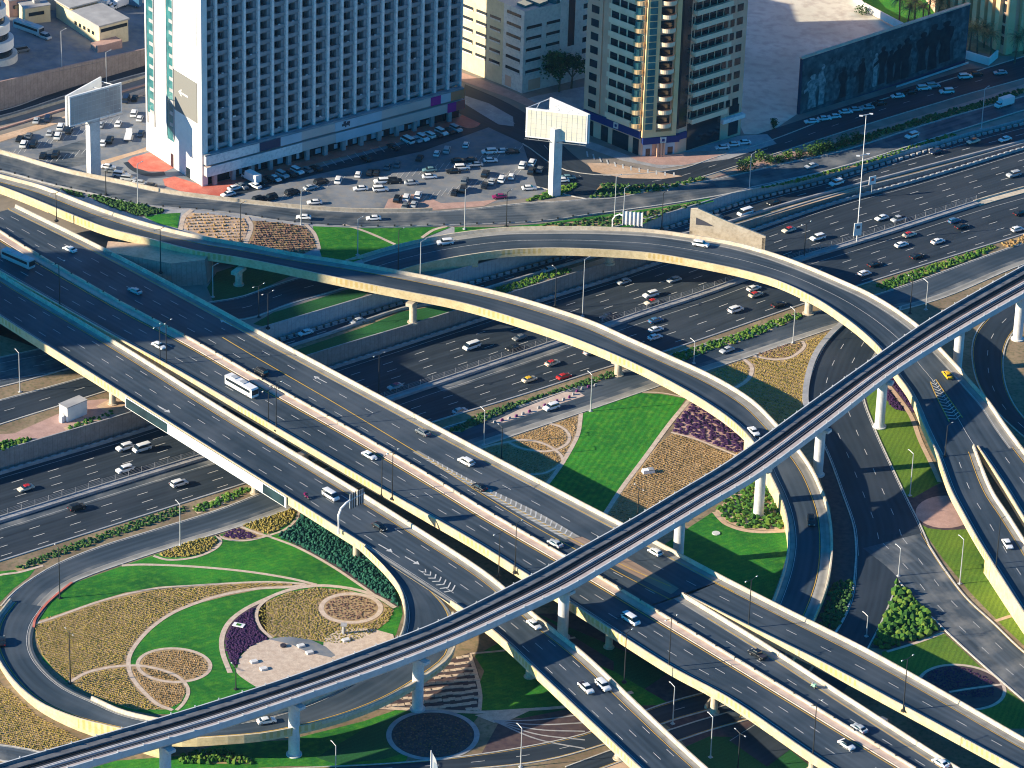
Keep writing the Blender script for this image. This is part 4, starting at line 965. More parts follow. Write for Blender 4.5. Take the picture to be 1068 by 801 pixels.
bed('flower_bed', GD, 'leaf_gold', spacing=.62, rows=.3, off=.025, label='golden bed between the two curved flyovers, half in shade')
pathway([(786, 371), (798, 374), (812, 375), (824, 373), (834, 367), (839, 361), (837, 356)], 1.0, off=.08)
pathway([(776, 375), (783, 381), (784, 388), (780, 396), (770, 403), (758, 408)], 1.2, off=.08)
bed('flower_bed', [(788, 370), (812, 361), (835, 356.5), (837, 361), (832, 367), (822, 372), (810, 374), (797, 373)], 'leaf_brown', spacing=.8, off=.05, label='small red brown half moon bed by the collector road')
# garden around a railway pier
patch('lawn', [(722, 548), (745, 533), (756, 546), (775, 553), (793, 555), (820, 554), (822, 575), (814, 600), (805, 625), (770, 640), (700, 600), (690, 570)], 'lawn', .03)
bed('flower_bed', [(746, 533), (770, 510), (800, 485), (805, 498), (814, 518), (820, 540), (819, 553), (794, 553), (775, 551), (757, 544)], 'leaf_bright', 'sand', spacing=1.3, size=.85, hgt=.9, off=.04, label='loose green shrubs on sand around a railway pier, inside the bend')
pathway([(745, 534), (751, 541), (758, 547), (775, 553), (794, 555), (820, 554)], 1.4, off=.08, material='sand')
mb = MB(); pv = P(746.8, 556.5, 0); mb.tube([(pv.x, pv.y, .02), (pv.x, pv.y, .25)], [1.1, 1.1], 14); o = mb.build('manhole_cover', M['concrete_white']); tag(o, 'round pale manhole ring in the lawn below the railway', 'manhole')
# strip between the descending flyover and the ramp
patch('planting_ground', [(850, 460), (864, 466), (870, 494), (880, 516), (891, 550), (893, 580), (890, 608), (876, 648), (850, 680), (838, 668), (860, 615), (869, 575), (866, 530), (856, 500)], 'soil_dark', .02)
bed('hedge', [(868, 610), (890, 604), (888, 622), (880, 642), (868, 662), (852, 656), (862, 632)], 'leaf_green', 'soil_dark', spacing=1.0, size=.7, hgt=.9, off=.04, label='dark hedge mass in the strip between two ramps', cat='hedge')
# right of the ramp
patch('lawn', [(900, 400), (912, 398), (934, 412), (952, 436), (962, 465), (974, 490), (981, 503), (953, 519), (946, 518), (930, 486), (918, 460), (906, 425)], 'lawn_gold', .03)
bed('flower_bed', [(908, 395), (937, 394), (948, 410), (956, 430), (950, 431), (932, 426), (918, 410)], 'leaf_purple', 'soil_dark', spacing=.55, size=.45, hgt=.35, off=.05, label='deep purple bed squeezed against the wall of the upper flyover')
pathway([(920, 395), (934, 411), (950, 434), (960, 460), (972, 485), (980, 503)], 1.3, off=.08, material='sand')
patch('planting_ground', [(946, 518), (984, 503), (1000, 530), (1020, 560), (1000, 560), (968, 552), (955, 545), (948, 530)], 'soil_dark', .02)
patch('plaza', [p for p in ellipse(986, 534, 31, 17)], 'pink_paving', .05, smooth=False)
patch('lawn', [(957, 545), (968, 551), (985, 553), (1012, 552), (1040, 590), (1060, 625), (1090, 660), (1070, 675), (1045, 652), (1012, 618), (985, 585)], 'lawn_gold', .035)
pathway([(1038, 648), (1050, 644), (1064, 640)], 1.2, off=.08, material='sand')
# planted triangle and its neighbours
bed('hedge', [(936, 606), (950, 622), (966, 640), (981, 658), (965, 664), (948, 672), (930, 677), (908, 676), (914, 664), (921, 652), (927, 636), (931, 620)], 'leaf_bright', 'soil_dark', spacing=1.5, size=1.15, hgt=1.5, off=.04, label='triangle of dense rounded green shrubs where the ramps fork', cat='hedge')
patch('lawn', [(920, 680), (949, 672), (966, 667), (985, 661), (1004, 678), (1024, 697), (1045, 715), (1070, 735), (1075, 760), (1040, 760), (980, 735), (920, 700)], 'lawn_gold', .03)
pathway([(925, 680), (948, 673), (966, 667), (984, 660)], .9, off=.08)
patch('planting_ground', ellipse(1003, 717, 44, 22, .12), 'soil_dark', .05)
bed('flower_bed', ellipse(1003, 711, 38, 14, .25), 'leaf_purple', 'soil_dark', spacing=.7, off=.06, label='purple oval bed crossed by a pale path under the branch flyover')
pathway(ellipse(1003, 717, 45, 23, .12), .9, closed=True, off=.09)
pathway([(990, 722), (1015, 718), (1045, 714)], .8, off=.095)
# dark ground below the railway in the middle
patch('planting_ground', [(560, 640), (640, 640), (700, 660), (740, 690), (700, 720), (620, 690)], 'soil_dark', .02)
# ------------------------------------------------------------------ verge between the slip road and the motorway
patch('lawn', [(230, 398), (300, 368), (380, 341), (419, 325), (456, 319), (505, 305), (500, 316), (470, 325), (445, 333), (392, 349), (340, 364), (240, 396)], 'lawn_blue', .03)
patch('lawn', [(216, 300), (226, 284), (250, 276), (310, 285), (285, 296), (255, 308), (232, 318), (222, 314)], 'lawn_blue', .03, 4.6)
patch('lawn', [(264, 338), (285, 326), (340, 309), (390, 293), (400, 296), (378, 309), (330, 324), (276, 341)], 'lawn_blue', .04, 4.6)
bed('hedge', [(500, 308), (540, 294), (570, 285), (594, 280), (596, 284), (570, 292), (540, 302), (510, 311)], 'leaf_bright', 'sand', spacing=.9, size=.55, hgt=.7, off=.04, label='green shrubs on the strip between the sunken slip road and the motorway', cat='hedge')
patch('sand_patch', [(592, 281), (636, 267), (660, 262), (664, 265), (630, 276), (596, 286)], 'sand', .03)
patch('sand_patch', [(748, 240), (800, 224), (824, 215), (900, 193), (905, 195), (830, 217), (800, 226), (758, 237)], 'sand', .03)
# hedges south of the motorway
bed('hedge', [(14, 594), (40, 581), (75, 568), (110, 555), (160, 537), (190, 528), (196, 533), (165, 545), (120, 560), (80, 574), (50, 584), (22, 597)], 'leaf_green', 'soil', spacing=.9, size=.52, hgt=.6, off=.04, label='long low hedge between the motorway and the start of the loop road', cat='hedge')
bed('hedge', [(200, 530), (230, 518), (262, 507), (268, 510), (254, 516), (228, 528), (206, 536)], 'leaf_bright', 'sand', spacing=.9, size=.6, hgt=.7, off=.04, label='leafy hedge strip beside the motorway, under the edge of the lowest flyover', cat='hedge')
bed('hedge', [(464, 450), (500, 432), (540, 419), (580, 407), (610, 397), (640, 387), (643, 392), (615, 401), (590, 407), (565, 414), (530, 428), (505, 440), (480, 451)], 'leaf_green', 'soil', spacing=.95, size=.6, hgt=.65, off=.04, label='hedge behind the paved lay-by on the motorway edge', cat='hedge')
patch('layby', [(512, 441), (540, 428), (588, 409), (604, 409), (610, 413), (585, 421), (556, 431), (525, 441)], 'median_pink', .06)
bed('hedge', [(690, 375), (715, 366), (760, 351), (800, 337), (832, 326), (836, 331), (805, 344), (770, 357), (745, 364), (715, 376)], 'leaf_bright', 'sand', spacing=.95, size=.62, hgt=.7, off=.04, label='bright hedge strip between motorway and collector below the upper flyover', cat='hedge')
bed('hedge', [(912, 298), (960, 281), (1000, 268), (1035, 256), (1040, 259), (1000, 275), (960, 290), (925, 303)], 'leaf_bright', 'soil', spacing=.95, size=.62, hgt=.7, off=.04, label='bright hedge strip on the far side of the railway, along the motorway kerb', cat='hedge')
bed('hedge', [(1045, 254), (1080, 242), (1120, 230), (1130, 234), (1080, 250), (1050, 260)], 'leaf_dry', 'soil', spacing=1.2, size=.6, hgt=.6, off=.04, label='thin dry hedge strip at the edge beyond the bright one', cat='hedge')
patch('lawn', [(-60, 600), (0, 596), (38, 592), (30, 602), (14, 614), (0, 628), (-30, 640)], 'lawn', .03)
pathway([(-20, 608), (0, 600), (20, 597), (45, 590)], .9, off=.08)
patch('sand_patch', [(-30, 455), (15, 452), (60, 432), (90, 418), (110, 416), (140, 425), (142, 430), (80, 447), (40, 459), (0, 470), (-30, 480)], 'pink_paving', .03)
patch('sand_patch', [(100, 424), (118, 414), (142, 424), (140, 429), (120, 434)], 'sand', .04)
bed('hedge', [(-20, 466), (0, 462), (30, 457), (34, 460), (0, 471), (-20, 477)], 'leaf_bright', 'soil', spacing=1.0, size=.7, hgt=.9, off=.04, label='short green hedge on top of the brown wall', cat='hedge')
bed('hedge', [(66, 446), (95, 437), (116, 429), (118, 432), (90, 443), (70, 450)], 'leaf_bright', 'sand', spacing=1.2, size=.6, hgt=.6, off=.045, label='sparse shrubs on top of the brown wall beside the white cabin', cat='hedge')
# ------------------------------------------------------------------ bank between the service road and the curved flyovers
zG = pw([PX(30, 200), PX(200, 240), PX(330, 255), PX(390, 250), PX(455, 245)], [9.9, 8.6, 6.2, 5.0, 4.66])
patch('bank', [(-60, 160), (0, 178), (56, 194), (94, 202), (150, 214), (233, 222), (311, 233), (380, 237), (472, 236), (480, 240), (470, 246), (430, 256), (400, 268), (360, 282), (200, 262), (120, 235), (43, 203), (0, 190), (-60, 176)], 'concrete_grey', -.05, zG)
bed('hedge', [(62, 196), (84, 201), (88, 206), (72, 203)], 'leaf_green', 'soil_dark', spacing=.9, size=.6, hgt=.5, z=zG, off=.03, label='tiny green bed at the narrow tip of the bank', cat='hedge')
bed('hedge', [(90, 203), (130, 210), (172, 219), (170, 222), (147, 226), (125, 219), (103, 211)], 'leaf_green', 'soil_dark', spacing=.9, size=.7, hgt=.7, z=zG, off=.03, label='dark green hedge on the bank above the slender flyover', cat='hedge')
patch('lawn', [(150, 226), (168, 223), (188, 222), (185, 238), (165, 233)], 'lawn', .03, zG)
bed('flower_bed', [(190, 238), (197, 221.5), (225, 224), (255, 228.5), (259, 237), (254, 253), (217, 247)], 'leaf_dry', 'sand', spacing=1.5, size=.45, hgt=.45, z=zG, rows=.3, off=.03, label='sandy bed dotted with rows of small plants, nearer the white end wall')
bed('flower_bed', [(261, 230), (290, 232), (318, 236), (326, 245), (331, 258), (309, 268), (256, 256)], 'leaf_brown', 'soil', spacing=1.1, size=.5, hgt=.45, z=zG, rows=.3, off=.03, label='brown bed of dense plant rows beside the small lawn on the bank')
pathway([(200, 219), (192, 226), (188, 240)], 1.4, z=zG, off=.06); pathway([(257, 226), (262, 236), (256, 254)], 1.4, z=zG, off=.06); pathway([(319, 234), (328, 244), (333, 260)], 1.2, z=zG, off=.06)
patch('lawn', [(326, 236), (380, 238), (450, 237), (470, 237), (440, 249), (400, 262), (360, 276), (336, 270), (332, 255)], 'lawn', .03, zG)
pathway([(358, 234), (385, 243), (412, 255)], 1.1, z=zG, off=.06); pathway([(440, 248), (452, 240), (466, 236)], 1.1, z=zG, off=.06)
patch('lawn', [(474, 237), (520, 237), (560, 234), (615, 226), (690, 216), (740, 207), (745, 210), (700, 221), (670, 234), (640, 240), (560, 240), (474, 243)], 'lawn', .03, zN)
bed('hedge', [(560, 236), (615, 229), (690, 218), (730, 210), (735, 212), (700, 221), (672, 232), (640, 236)], 'leaf_green', 'soil', spacing=1.3, size=.7, hgt=.6, z=zN, off=.05, label='green hedge between the service road and the upper curved flyover', cat='hedge')
bed('hedge', [(790, 197), (830, 188), (900, 169), (960, 149), (994, 139), (1000, 141), (960, 153), (900, 172), (830, 191)], 'leaf_bright', 'soil', spacing=1.2, size=.6, hgt=.6, z=zN, off=.05, label='yellow green planting strip above the blue grey wall', cat='hedge')
# ------------------------------------------------------------------ car parks and pavements on the north side
patch('car_park', [(225, 206), (300, 183), (400, 152), (500, 122), (540, 140), (580, 165), (596, 178), (560, 205), (500, 214), (420, 219), (360, 218), (300, 214)], 'asphalt_lot', .03, zN)
patch('car_park', [(-60, 165), (0, 149), (60, 130), (154, 100), (156, 157), (211, 196), (240, 215), (200, 208), (120, 190), (60, 176), (0, 163)], 'asphalt_lot', .03, zN)
patch('service_lane', [(225, 200), (300, 184), (400, 156), (480, 133), (505, 126), (512, 132), (440, 158), (330, 182), (240, 206)], 'asphalt_dark', .045, zN)
patch('red_pavement', [(213, 194), (300, 170), (400, 143), (478, 121), (480, 131), (400, 153), (300, 178), (242, 193), (228, 206), (192, 201), (172, 194), (170, 187), (182, 184), (200, 190)], 'red_paving', .06, zN)
patch('red_pavement', ellipse(490, 126, 12, 8), 'red_paving', .07, zN)
patch('red_pavement', [(133, 168), (138, 164), (150, 161), (160, 158), (182, 175), (172, 179), (155, 179), (140, 175)], 'red_paving', .06, zN)
pathway([(133, 169), (142, 177), (156, 182), (172, 181)], 3.0, z=zN, off=.05, material='asphalt_dark')
patch('sand_strip', [(-40, 152), (0, 141), (60, 124), (100, 109), (154, 91), (154, 98), (100, 116), (50, 132), (0, 148), (-40, 160)], 'sand', .04, zN)
patch('sand_strip', [(105, 168), (140, 158), (154, 153), (156, 157), (135, 163), (106, 173)], 'sand', .05, zN)
patch('island', [(400, 219), (405, 208), (425, 202), (445, 205), (460, 212), (500, 210), (520, 208), (505, 215), (440, 220)], 'pink_paving', .06, zN)
bed('hedge', [(548, 210), (565, 202), (580, 197), (596, 192), (602, 191), (600, 196), (585, 204), (568, 208)], 'leaf_bright', 'soil', spacing=1.0, size=.7, hgt=.7, z=zN, off=.06, label='yellow green bed at the foot of the billboard mast on the car park', cat='hedge')
patch('sand_patch', [(612, 170), (640, 171), (670, 177), (695, 181), (712, 184), (690, 187), (650, 186), (618, 179)], 'sand', .1, zN)
bed('hedge', [(614, 208), (628, 191), (660, 194), (700, 192), (735, 184), (738, 187), (690, 199), (640, 205)], 'leaf_green', 'soil', spacing=1.2, size=.7, hgt=.7, z=zN, off=.1, label='green wedge of planting between the side road and the service road', cat='hedge')
patch('forecourt', [(655, 163), (690, 160), (730, 158), (762, 157), (745, 166), (715, 172), (685, 172), (665, 168)], 'pink_paving', .09, zN)
patch('pavement', [(600, 130), (608, 145), (660, 164), (690, 163), (770, 142), (800, 140), (810, 150), (760, 166), (690, 176), (650, 168), (600, 150)], 'concrete_grey', .07, zN)
patch('pavement', [(540, 106), (560, 100), (612, 90), (612, 135), (590, 128), (565, 118)], 'concrete_grey', .08, zN)
patch('pavement', [(480, 75), (524, 91), (544, 100), (560, 108), (552, 112), (530, 102), (480, 84)], 'pink_paving', .085, zN)
patch('pavement', [(485, 100), (510, 108), (535, 122), (536, 132), (520, 130), (500, 118), (484, 108)], 'concrete_grey', .085, zN)
patch('car_park', [(760, 150), (845, 122), (930, 96), (1010, 72), (1040, 70), (1035, 80), (990, 100), (900, 126), (800, 152)], 'asphalt_dark', .04, zN)
patch('pavement', [(742, 186), (790, 168), (890, 141), (1068, 88), (1100, 80), (1100, 84), (1068, 93), (894, 146), (800, 172)], 'pink_paving', .1, zN)
bed('hedge', [(842, 158), (900, 142), (960, 124), (1020, 108), (1068, 92), (1069, 97), (1020, 113), (960, 130), (900, 149), (850, 163)], 'leaf_green', 'soil', spacing=1.1, size=.7, hgt=.8, z=zN, off=.12, label='dark hedge line between the frontage road and the service road', cat='hedge')
patch('sand_lot', [(770, -60), (1010, -60), (960, 5), (950, 33), (1000, 14), (1008, 60), (833, 118), (800, 140), (776, 140), (740, 60)], 'sand_pale', .03, zN)
# ladder hatching beside the sand island
mb = MB(); la, lb_, ls = resample(line_w([(612, 158), (630, 166), (660, 174), (690, 179), (712, 181)], zN), line_w([(613, 164), (632, 171), (660, 178.5), (690, 183), (712, 184)], zN), 2.6)
for k in range(len(la)-1): mark(mb, [la[k]+Vector((0, 0, .12)), lb_[k]+Vector((0, 0, .12))], .5, None, 0)
mb.build('road_hatching', M['white_paint'])['kind'] = 'structure'
# parking bay lines
mb = MB()
def bays(x0, y0, x1, y1, dx, dy, n, z=zN):
    for i in range(n+1):
        t = i/n; a = P(x0+(x1-x0)*t, y0+(y1-y0)*t, z); b = P(x0+(x1-x0)*t+dx, y0+(y1-y0)*t+dy, z); a.z += .08; b.z += .08
        mark(mb, [a, b], .16, None, 0)
bays(395, 185, 545, 152, -6, 8, 22); bays(440, 204, 545, 175, -6, 8, 16); bays(290, 205, 360, 184, -5, 7, 10); bays(10, 158, 125, 122, -5, 7, 17); bays(30, 172, 90, 155, -5, 6, 9); bays(270, 187, 470, 132, 6, 6, 24)
o = bpy.data.objects['car_park']; mb.build('bay_lines', M['white_paint'], o)
# the underpass wall and yard at the back
zY = pw([PX(0, 100), PX(154, 60)], [13.8, 9.5])
patch('yard', [(-200, 132), (0, 88), (154, 53), (300, 20), (300, -120), (-200, -120)], 'asphalt_lot', 0.0, zY)
mb = MB()
yt = [P(x, y, zY) for x, y in ((-200, 132), (-80, 106), (0, 88), (77, 70), (154, 53), (300, 20))]
for i in range(len(yt)-1):
    a, b = yt[i], yt[i+1]; d = (b-a).length
    mb.quad((a.x, a.y-.3, 4), (b.x, b.y-.3, 4), (b.x, b.y-.3, b.z+1), (a.x, a.y-.3, a.z+1), [(0, 0), (d, 0), (d, b.z-3), (0, a.z-3)])
    mb.quad((a.x, a.y-.3, a.z+1), (b.x, b.y-.3, b.z+1), (b.x, b.y+.5, b.z+1), (a.x, a.y+.5, a.z+1), None, 1)
o = mb.build('retaining_wall', [M['wall_brown'], M['pink_paving']]); tag(o, 'tall brown grey retaining wall below the warehouse yard', 'wall')
road('underpass_road', [(-200, 160, -200, 152), (0, 121, 0, 116), (77, 97, 77, 88), (154, 75, 154, 67), (300, 40, 300, 33)], zN, off=.05, material='asphalt_dark', lanes=1, edges=(None, None))
wl = line_w([(-60, 141), (0, 126), (77, 103), (154, 80)], 4.6); mb = MB(); wallmesh(mb, wl, .5, .9); o = mb.build('parapet_wall', M['concrete']); tag(o, 'low pale wall between the sunken road and the strip of orange sand', 'wall')
wl = line_w([(-60, 150), (0, 135), (77, 111), (154, 88)], 4.6); mb = MB(); wallmesh(mb, wl, .7, .5); o = mb.build('kerb', M['pink_paving']); struct(o)
mb = MB(); pa = patch('lot_court', [(40, 160), (90, 145), (104, 170), (60, 176)], 'asphalt_worn', .05, zN)

grow_beds()
# ------------------------------------------------------------------ buildings
class Frame:
    def __init__(s, o, a): s.o = Vector((o.x, o.y, 0)); d = Vector((a.x-o.x, a.y-o.y, 0)); s.L = d.length; s.u = d.normalized(); s.v = Vector((-s.u.y, s.u.x, 0)); s.rot = math.atan2(s.u.y, s.u.x)
    def p(s, x, y, z): return s.o + s.u*x + s.v*y + Vector((0, 0, z))
def fbox(mb, f, x0, x1, y0, y1, z0, z1, m=0):
    c = f.p((x0+x1)/2, (y0+y1)/2, (z0+z1)/2); mb.box(c, ((x1-x0)/2, (y1-y0)/2, (z1-z0)/2), f.rot, m)
def share(name, me, parent, loc, rot):
    o = bpy.data.objects.new(name, me); COL.objects.link(o); o.parent = parent; o.location = loc; o.rotation_euler = (0, 0, rot); return o
mat('hotel_frame', (.78, .76, .75), (.85, .83, .82), scale=.2, c3=(.3, .3, .33), scale2=1, mix2=.4, coord='World')
mat('hotel_panel', (.24, .26, .29), (.34, .36, .39), scale=.3, coord='World')
mat('white_wall', (.74, .74, .73), (.82, .82, .8), scale=.1, c3=(.66, .66, .64), scale2=.6, mix2=.5, coord='World')
mat('podium', (.54, .45, .43), (.62, .53, .5), scale=.15, coord='World')
mat('podium_blue', (.42, .52, .6), (.5, .58, .66), scale=.2, coord='World')
mat('orange_panel', (.55, .24, .12)); mat('red_panel', (.5, .12, .1)); mat('magenta_panel', (.35, .02, .25)); mat('navy_panel', (.008, .04, .1), rough=.4)
mat('banner_white', (.72, .74, .74), (.8, .81, .81), scale=.5, coord='World'); mat('banner_grey', (.2, .2, .19)); mat('ink', (.08, .08, .1)); mat('ink_pale', (.5, .52, .54))
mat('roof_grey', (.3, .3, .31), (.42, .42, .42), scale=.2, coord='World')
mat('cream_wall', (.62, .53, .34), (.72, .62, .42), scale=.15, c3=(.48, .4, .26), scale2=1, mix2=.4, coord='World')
mat('cream_grey', (.68, .63, .56), (.78, .73, .66), scale=.15, c3=(.38, .34, .31), scale2=1, mix2=.4, coord='World')
mat('tower_tan', (.74, .5, .25), (.82, .6, .34), scale=.2, coord='World'); mat('tower_pink', (.66, .4, .27), (.75, .48, .34), scale=.2, coord='World'); mat('tower_cream', (.76, .6, .42), (.84, .68, .5), scale=.2, coord='World')
mat('blue_band', (.012, .03, .16), rough=.5)
GZ = 4.6
hp = [P(211, 193.5, GZ), P(479.5, 121.5, GZ), P(156, 155.5, GZ)]
hf = Frame(hp[0], hp[1]); HL = hf.L; HD = abs((hp[2]-hp[0]).dot(hf.v)); HH = 112.0; Z0 = GZ+11.2
hot = empty('hotel_building', hf.p(HL/2, HD/2, 0), 0); tag(hot, 'huge slab hotel with a white end wall, a grid of balconies and a shopping podium', 'hotel')
NB, FH = 19, 3.86; NF = int((HH-Z0)/FH); BW = HL/NB
mb = MB()
fbox(mb, hf, 0, HL, 3.0, HD, GZ-.5, HH)
fbox(mb, hf, 0, 1.6, 0, 3.0, GZ-.5, HH)
for i in range(1, NB+1): x = i*BW; fbox(mb, hf, x-.42, x+.42 if i < NB else x+.02, -.5, 3.0, Z0-1.0, HH)
mb.build('wall', M['hotel_frame'], hot)
mb = MB()
for k in range(NF+1): fbox(mb, hf, 1.6, HL-.1, .75, 3.0, Z0+k*FH-.2, Z0+k*FH+.15)
fbox(mb, hf, 1.6, HL-.1, 2.9, 3.0, Z0, HH-1); mb.build('floor_slabs', M['hotel_panel'], hot)
# white gable
mb = MB(); fbox(mb, hf, -.35, 0, .0, HD, GZ-.5, HH); fbox(mb, hf, -.5, 1.6, -.75, 0, GZ-.5, HH); mb.build('end_wall', M['white_wall'], hot)
for a, b in ((.83, .96), (.48, .6)):
    mb = MB(); fbox(mb, hf, -.55, -.3, HD*a, HD*b, GZ+14 if a > .6 else GZ+9, HH); o = mb.build('glass_strip', M['glass_teal'], hot)
    mb = MB()
    for k in range(28): fbox(mb, hf, -.6, -.5, HD*a, HD*(b-.05), GZ+14+k*FH, GZ+14+k*FH+1.2)
    for t in (a, b): fbox(mb, hf, -.68, -.3, HD*t-.15, HD*t+.15, GZ+10, HH)
    mb.build('mullion', M['concrete_grey'], o)
y0, y1 = HD*.06, HD*.47
mb = MB(); fbox(mb, hf, -.55, -.33, y0, y1, GZ+34, HH); bw_ = mb.build('banner', M['banner_white'], hot)
mb = MB(); rr_ = random.Random(3)
for k in range(60):
    zc = GZ+35+rr_.random()**1.4*34; yc = y0+.6+rr_.random()*(y1-y0-1.6); fbox(mb, hf, -.6, -.55, yc, yc+rr_.uniform(.2, 1.6), zc, zc+rr_.uniform(.08, .35))
mb.build('line_drawing', M['ink_pale'], bw_)
mb = MB()
for k in range(14):
    yc = y0+.6+k*(y1-y0-1.2)/14; h = rr_.uniform(1.2, 4.2); fbox(mb, hf, -.62, -.55, yc, yc+rr_.uniform(.25, .9), GZ+34.4, GZ+34.4+h)
mb.build('line_drawing', M['ink_pale'], bw_)
mb = MB(); fbox(mb, hf, -.56, -.33, y0, y1, GZ+20.5, GZ+33.8); bg_ = mb.build('banner', M['banner_grey'], hot)
mb = MB(); yc = (y0+y1)/2; fbox(mb, hf, -.65, -.56, yc-1.6, yc+2.6, GZ+27.2, GZ+27.8)
ar = [hf.p(-.66, yc+2.0, GZ+28.9), hf.p(-.66, yc+3.9, GZ+27.5), hf.p(-.66, yc+2.0, GZ+26.1), hf.p(-.66, yc+2.0, GZ+26.9), hf.p(-.66, yc+3.0, GZ+27.5), hf.p(-.66, yc+2.0, GZ+28.1)]
mb.poly([ar[0], ar[1], ar[4], ar[5]]); mb.poly([ar[1], ar[2], ar[3], ar[4]])
mb.build('arrow_symbol', M['white_paint'], bg_)
mb = MB(); fbox(mb, hf, -.45, -.3, HD*.2, HD*.27, GZ, GZ+3.2); fbox(mb, hf, -.45, -.3, HD*.5, HD*.55, GZ, GZ+4.5); mb.build('door', M['glass_dark'], hot)
# balcony cell mesh, origin at the cell's lower left front
def cell_mesh(v):
    m = MB(); w = BW-.84; 
    m.box((w/2, .35, .75), (w/2, .08, .55), 0, 0)          # solid front
    m.box((w*.86, 1.3, 1.9), (w*.13, .7, 1.6), 0, 0)       # side cabinet
    if v == 1: m.box((w*.3, .2, 1.45), (.5, .05, .22), 0, 2)
    if v == 2: m.box((w*.55, .5, .9), (.35, .2, .6), 0, 2)
    me = m.build('balcony', [M['hotel_panel'], M['glass_dark'], M['white_metal']]); d = me.data; bpy.data.objects.remove(me); return d
def win_mesh():
    m = MB(); w = BW-.84; m.box((w*.36, 2.9, 1.9), (w*.34, .08, 1.4), 0, 0); m.box((w*.36, 2.8, 1.9), (.06, .05, 1.4), 0, 1)
    me = m.build('window', [M['glass_dark'], M['hotel_panel']]); d = me.data; bpy.data.objects.remove(me); return d
cms = [cell_mesh(0), cell_mesh(1), cell_mesh(2)]; wm = win_mesh()
def add_mesh_into(mb, me, T):
    i = len(mb.v); mb.v += [tuple(T @ v.co) for v in me.vertices]
    for p in me.polygons: mb.f.append(tuple(i+k for k in p.vertices)); mb.uv.append([(0, 0)]*len(p.vertices)); mb.mi.append(p.material_index)
cnt = 0; rest_b, rest_w = MB(), MB()
rq = random.Random(5)
for k in range(NF):
    for i in range(NB):
        v = rq.choices([0, 1, 2], [.86, .06, .08])[0]
        x = i*BW+.42 if i else 1.6; q = hf.p(x, 0, Z0+k*FH+.2); T = Matrix.Translation(q) @ Matrix.Rotation(hf.rot, 4, 'Z')
        if i == 0: T = T @ Matrix.Scale((BW-2.02)/(BW-.84), 4, Vector((1, 0, 0)))
        if cnt < 100 and 0 < i <= 15 and k < 7:
            o = share('balcony', cms[v], hot, q-hot.location, hf.rot); w_ = bpy.data.objects.new('window', wm); COL.objects.link(w_); w_.parent = o; cnt += 1
        else: add_mesh_into(rest_b, cms[v], T); add_mesh_into(rest_w, wm, T)
o = rest_b.build('balcony_rows', [M['hotel_panel'], M['glass_dark'], M['white_metal']], hot); o['kind'] = 'stuff'
o = rest_w.build('window_rows', [M['glass_dark'], M['hotel_panel']], hot); o['kind'] = 'stuff'
# podium
mb = MB(); fbox(mb, hf, 0, HL, -2.2, 0, GZ+7.6, GZ+10.4, 0); fbox(mb, hf, 0, HL, -2.6, 0, GZ+3.9, GZ+6.9, 0); fbox(mb, hf, 0, HL, -1.9, 0, GZ+10.4, GZ+10.9, 1); fbox(mb, hf, 0, HL, -1.0, 0, GZ+6.9, GZ+7.6, 1)
mb.build('podium', [M['podium'], M['hotel_panel']], hot)
def ppanel(x0, x1, lv, m_, name='fascia_panel'):
    mb = MB(); z0 = GZ+(7.5 if lv else 3.8); fbox(mb, hf, x0*HL, x1*HL, -2.3 if lv else -2.7, -2.18 if lv else -2.58, z0, z0+(3.0 if lv else 3.2)); return mb.build(name, M[m_], hot)
ppanel(.0, .2, 1, 'hotel_frame'); ppanel(.2, .28, 1, 'navy_panel'); ppanel(.28, .36, 1, 'podium_blue'); ppanel(0, .36, 0, 'hotel_frame'); fp = ppanel(.49, .67, 1, 'podium_blue'); ppanel(.49, .67, 0, 'podium_blue')
ppanel(.76, .84, 1, 'podium_blue') if False else None
ppanel(.865, .905, 1, 'magenta_panel'); ppanel(.905, .945, 1, 'podium_blue'); ppanel(.945, 1, 1, 'orange_panel'); ppanel(.93, .965, 0, 'magenta_panel', 'sign_panel'); ppanel(.965, 1.0, 0, 'red_panel')
mb = MB()
for (dx, dz, w_, h_) in ((0, 0, 2.6, .8), (.6, .7, 1.0, .9), (1.9, .4, 1.2, .9), (1.2, -.5, .5, .8), (2.6, -.4, .4, .7)): fbox(mb, hf, HL*.515+dx, HL*.515+dx+w_, -2.36, -2.3, GZ+8.7+dz, GZ+8.7+dz+h_)
mb.build('emblem', M['ink'], fp)
for i in range(14):
    x = HL*(.03+i*.07); mb = MB(); fbox(mb, hf, x, x+1.3, -2.0, -.8, GZ-.2, GZ+3.8); mb.build('column', M['concrete_grey'], hot)
mb = MB(); fbox(mb, hf, .5, HL-.5, -.12, -.02, GZ, GZ+3.8)
mb.build('shop_front', M['glass_dark'], hot)
mb = MB()
for i in range(22):
    x = HL*(.1+.8*i/22); fbox(mb, hf, x, x+rq.uniform(.8, 2.6), -.3, -.12, GZ+.6, GZ+rq.uniform(2, 3.2))
mb.build('shop_display', M['podium_blue'], hot)
mb = MB()
for k in range(6): fbox(mb, hf, -.46, -.3, -.8+0.0, .3, GZ+2+k*2.2, GZ+2.9+k*2.2)
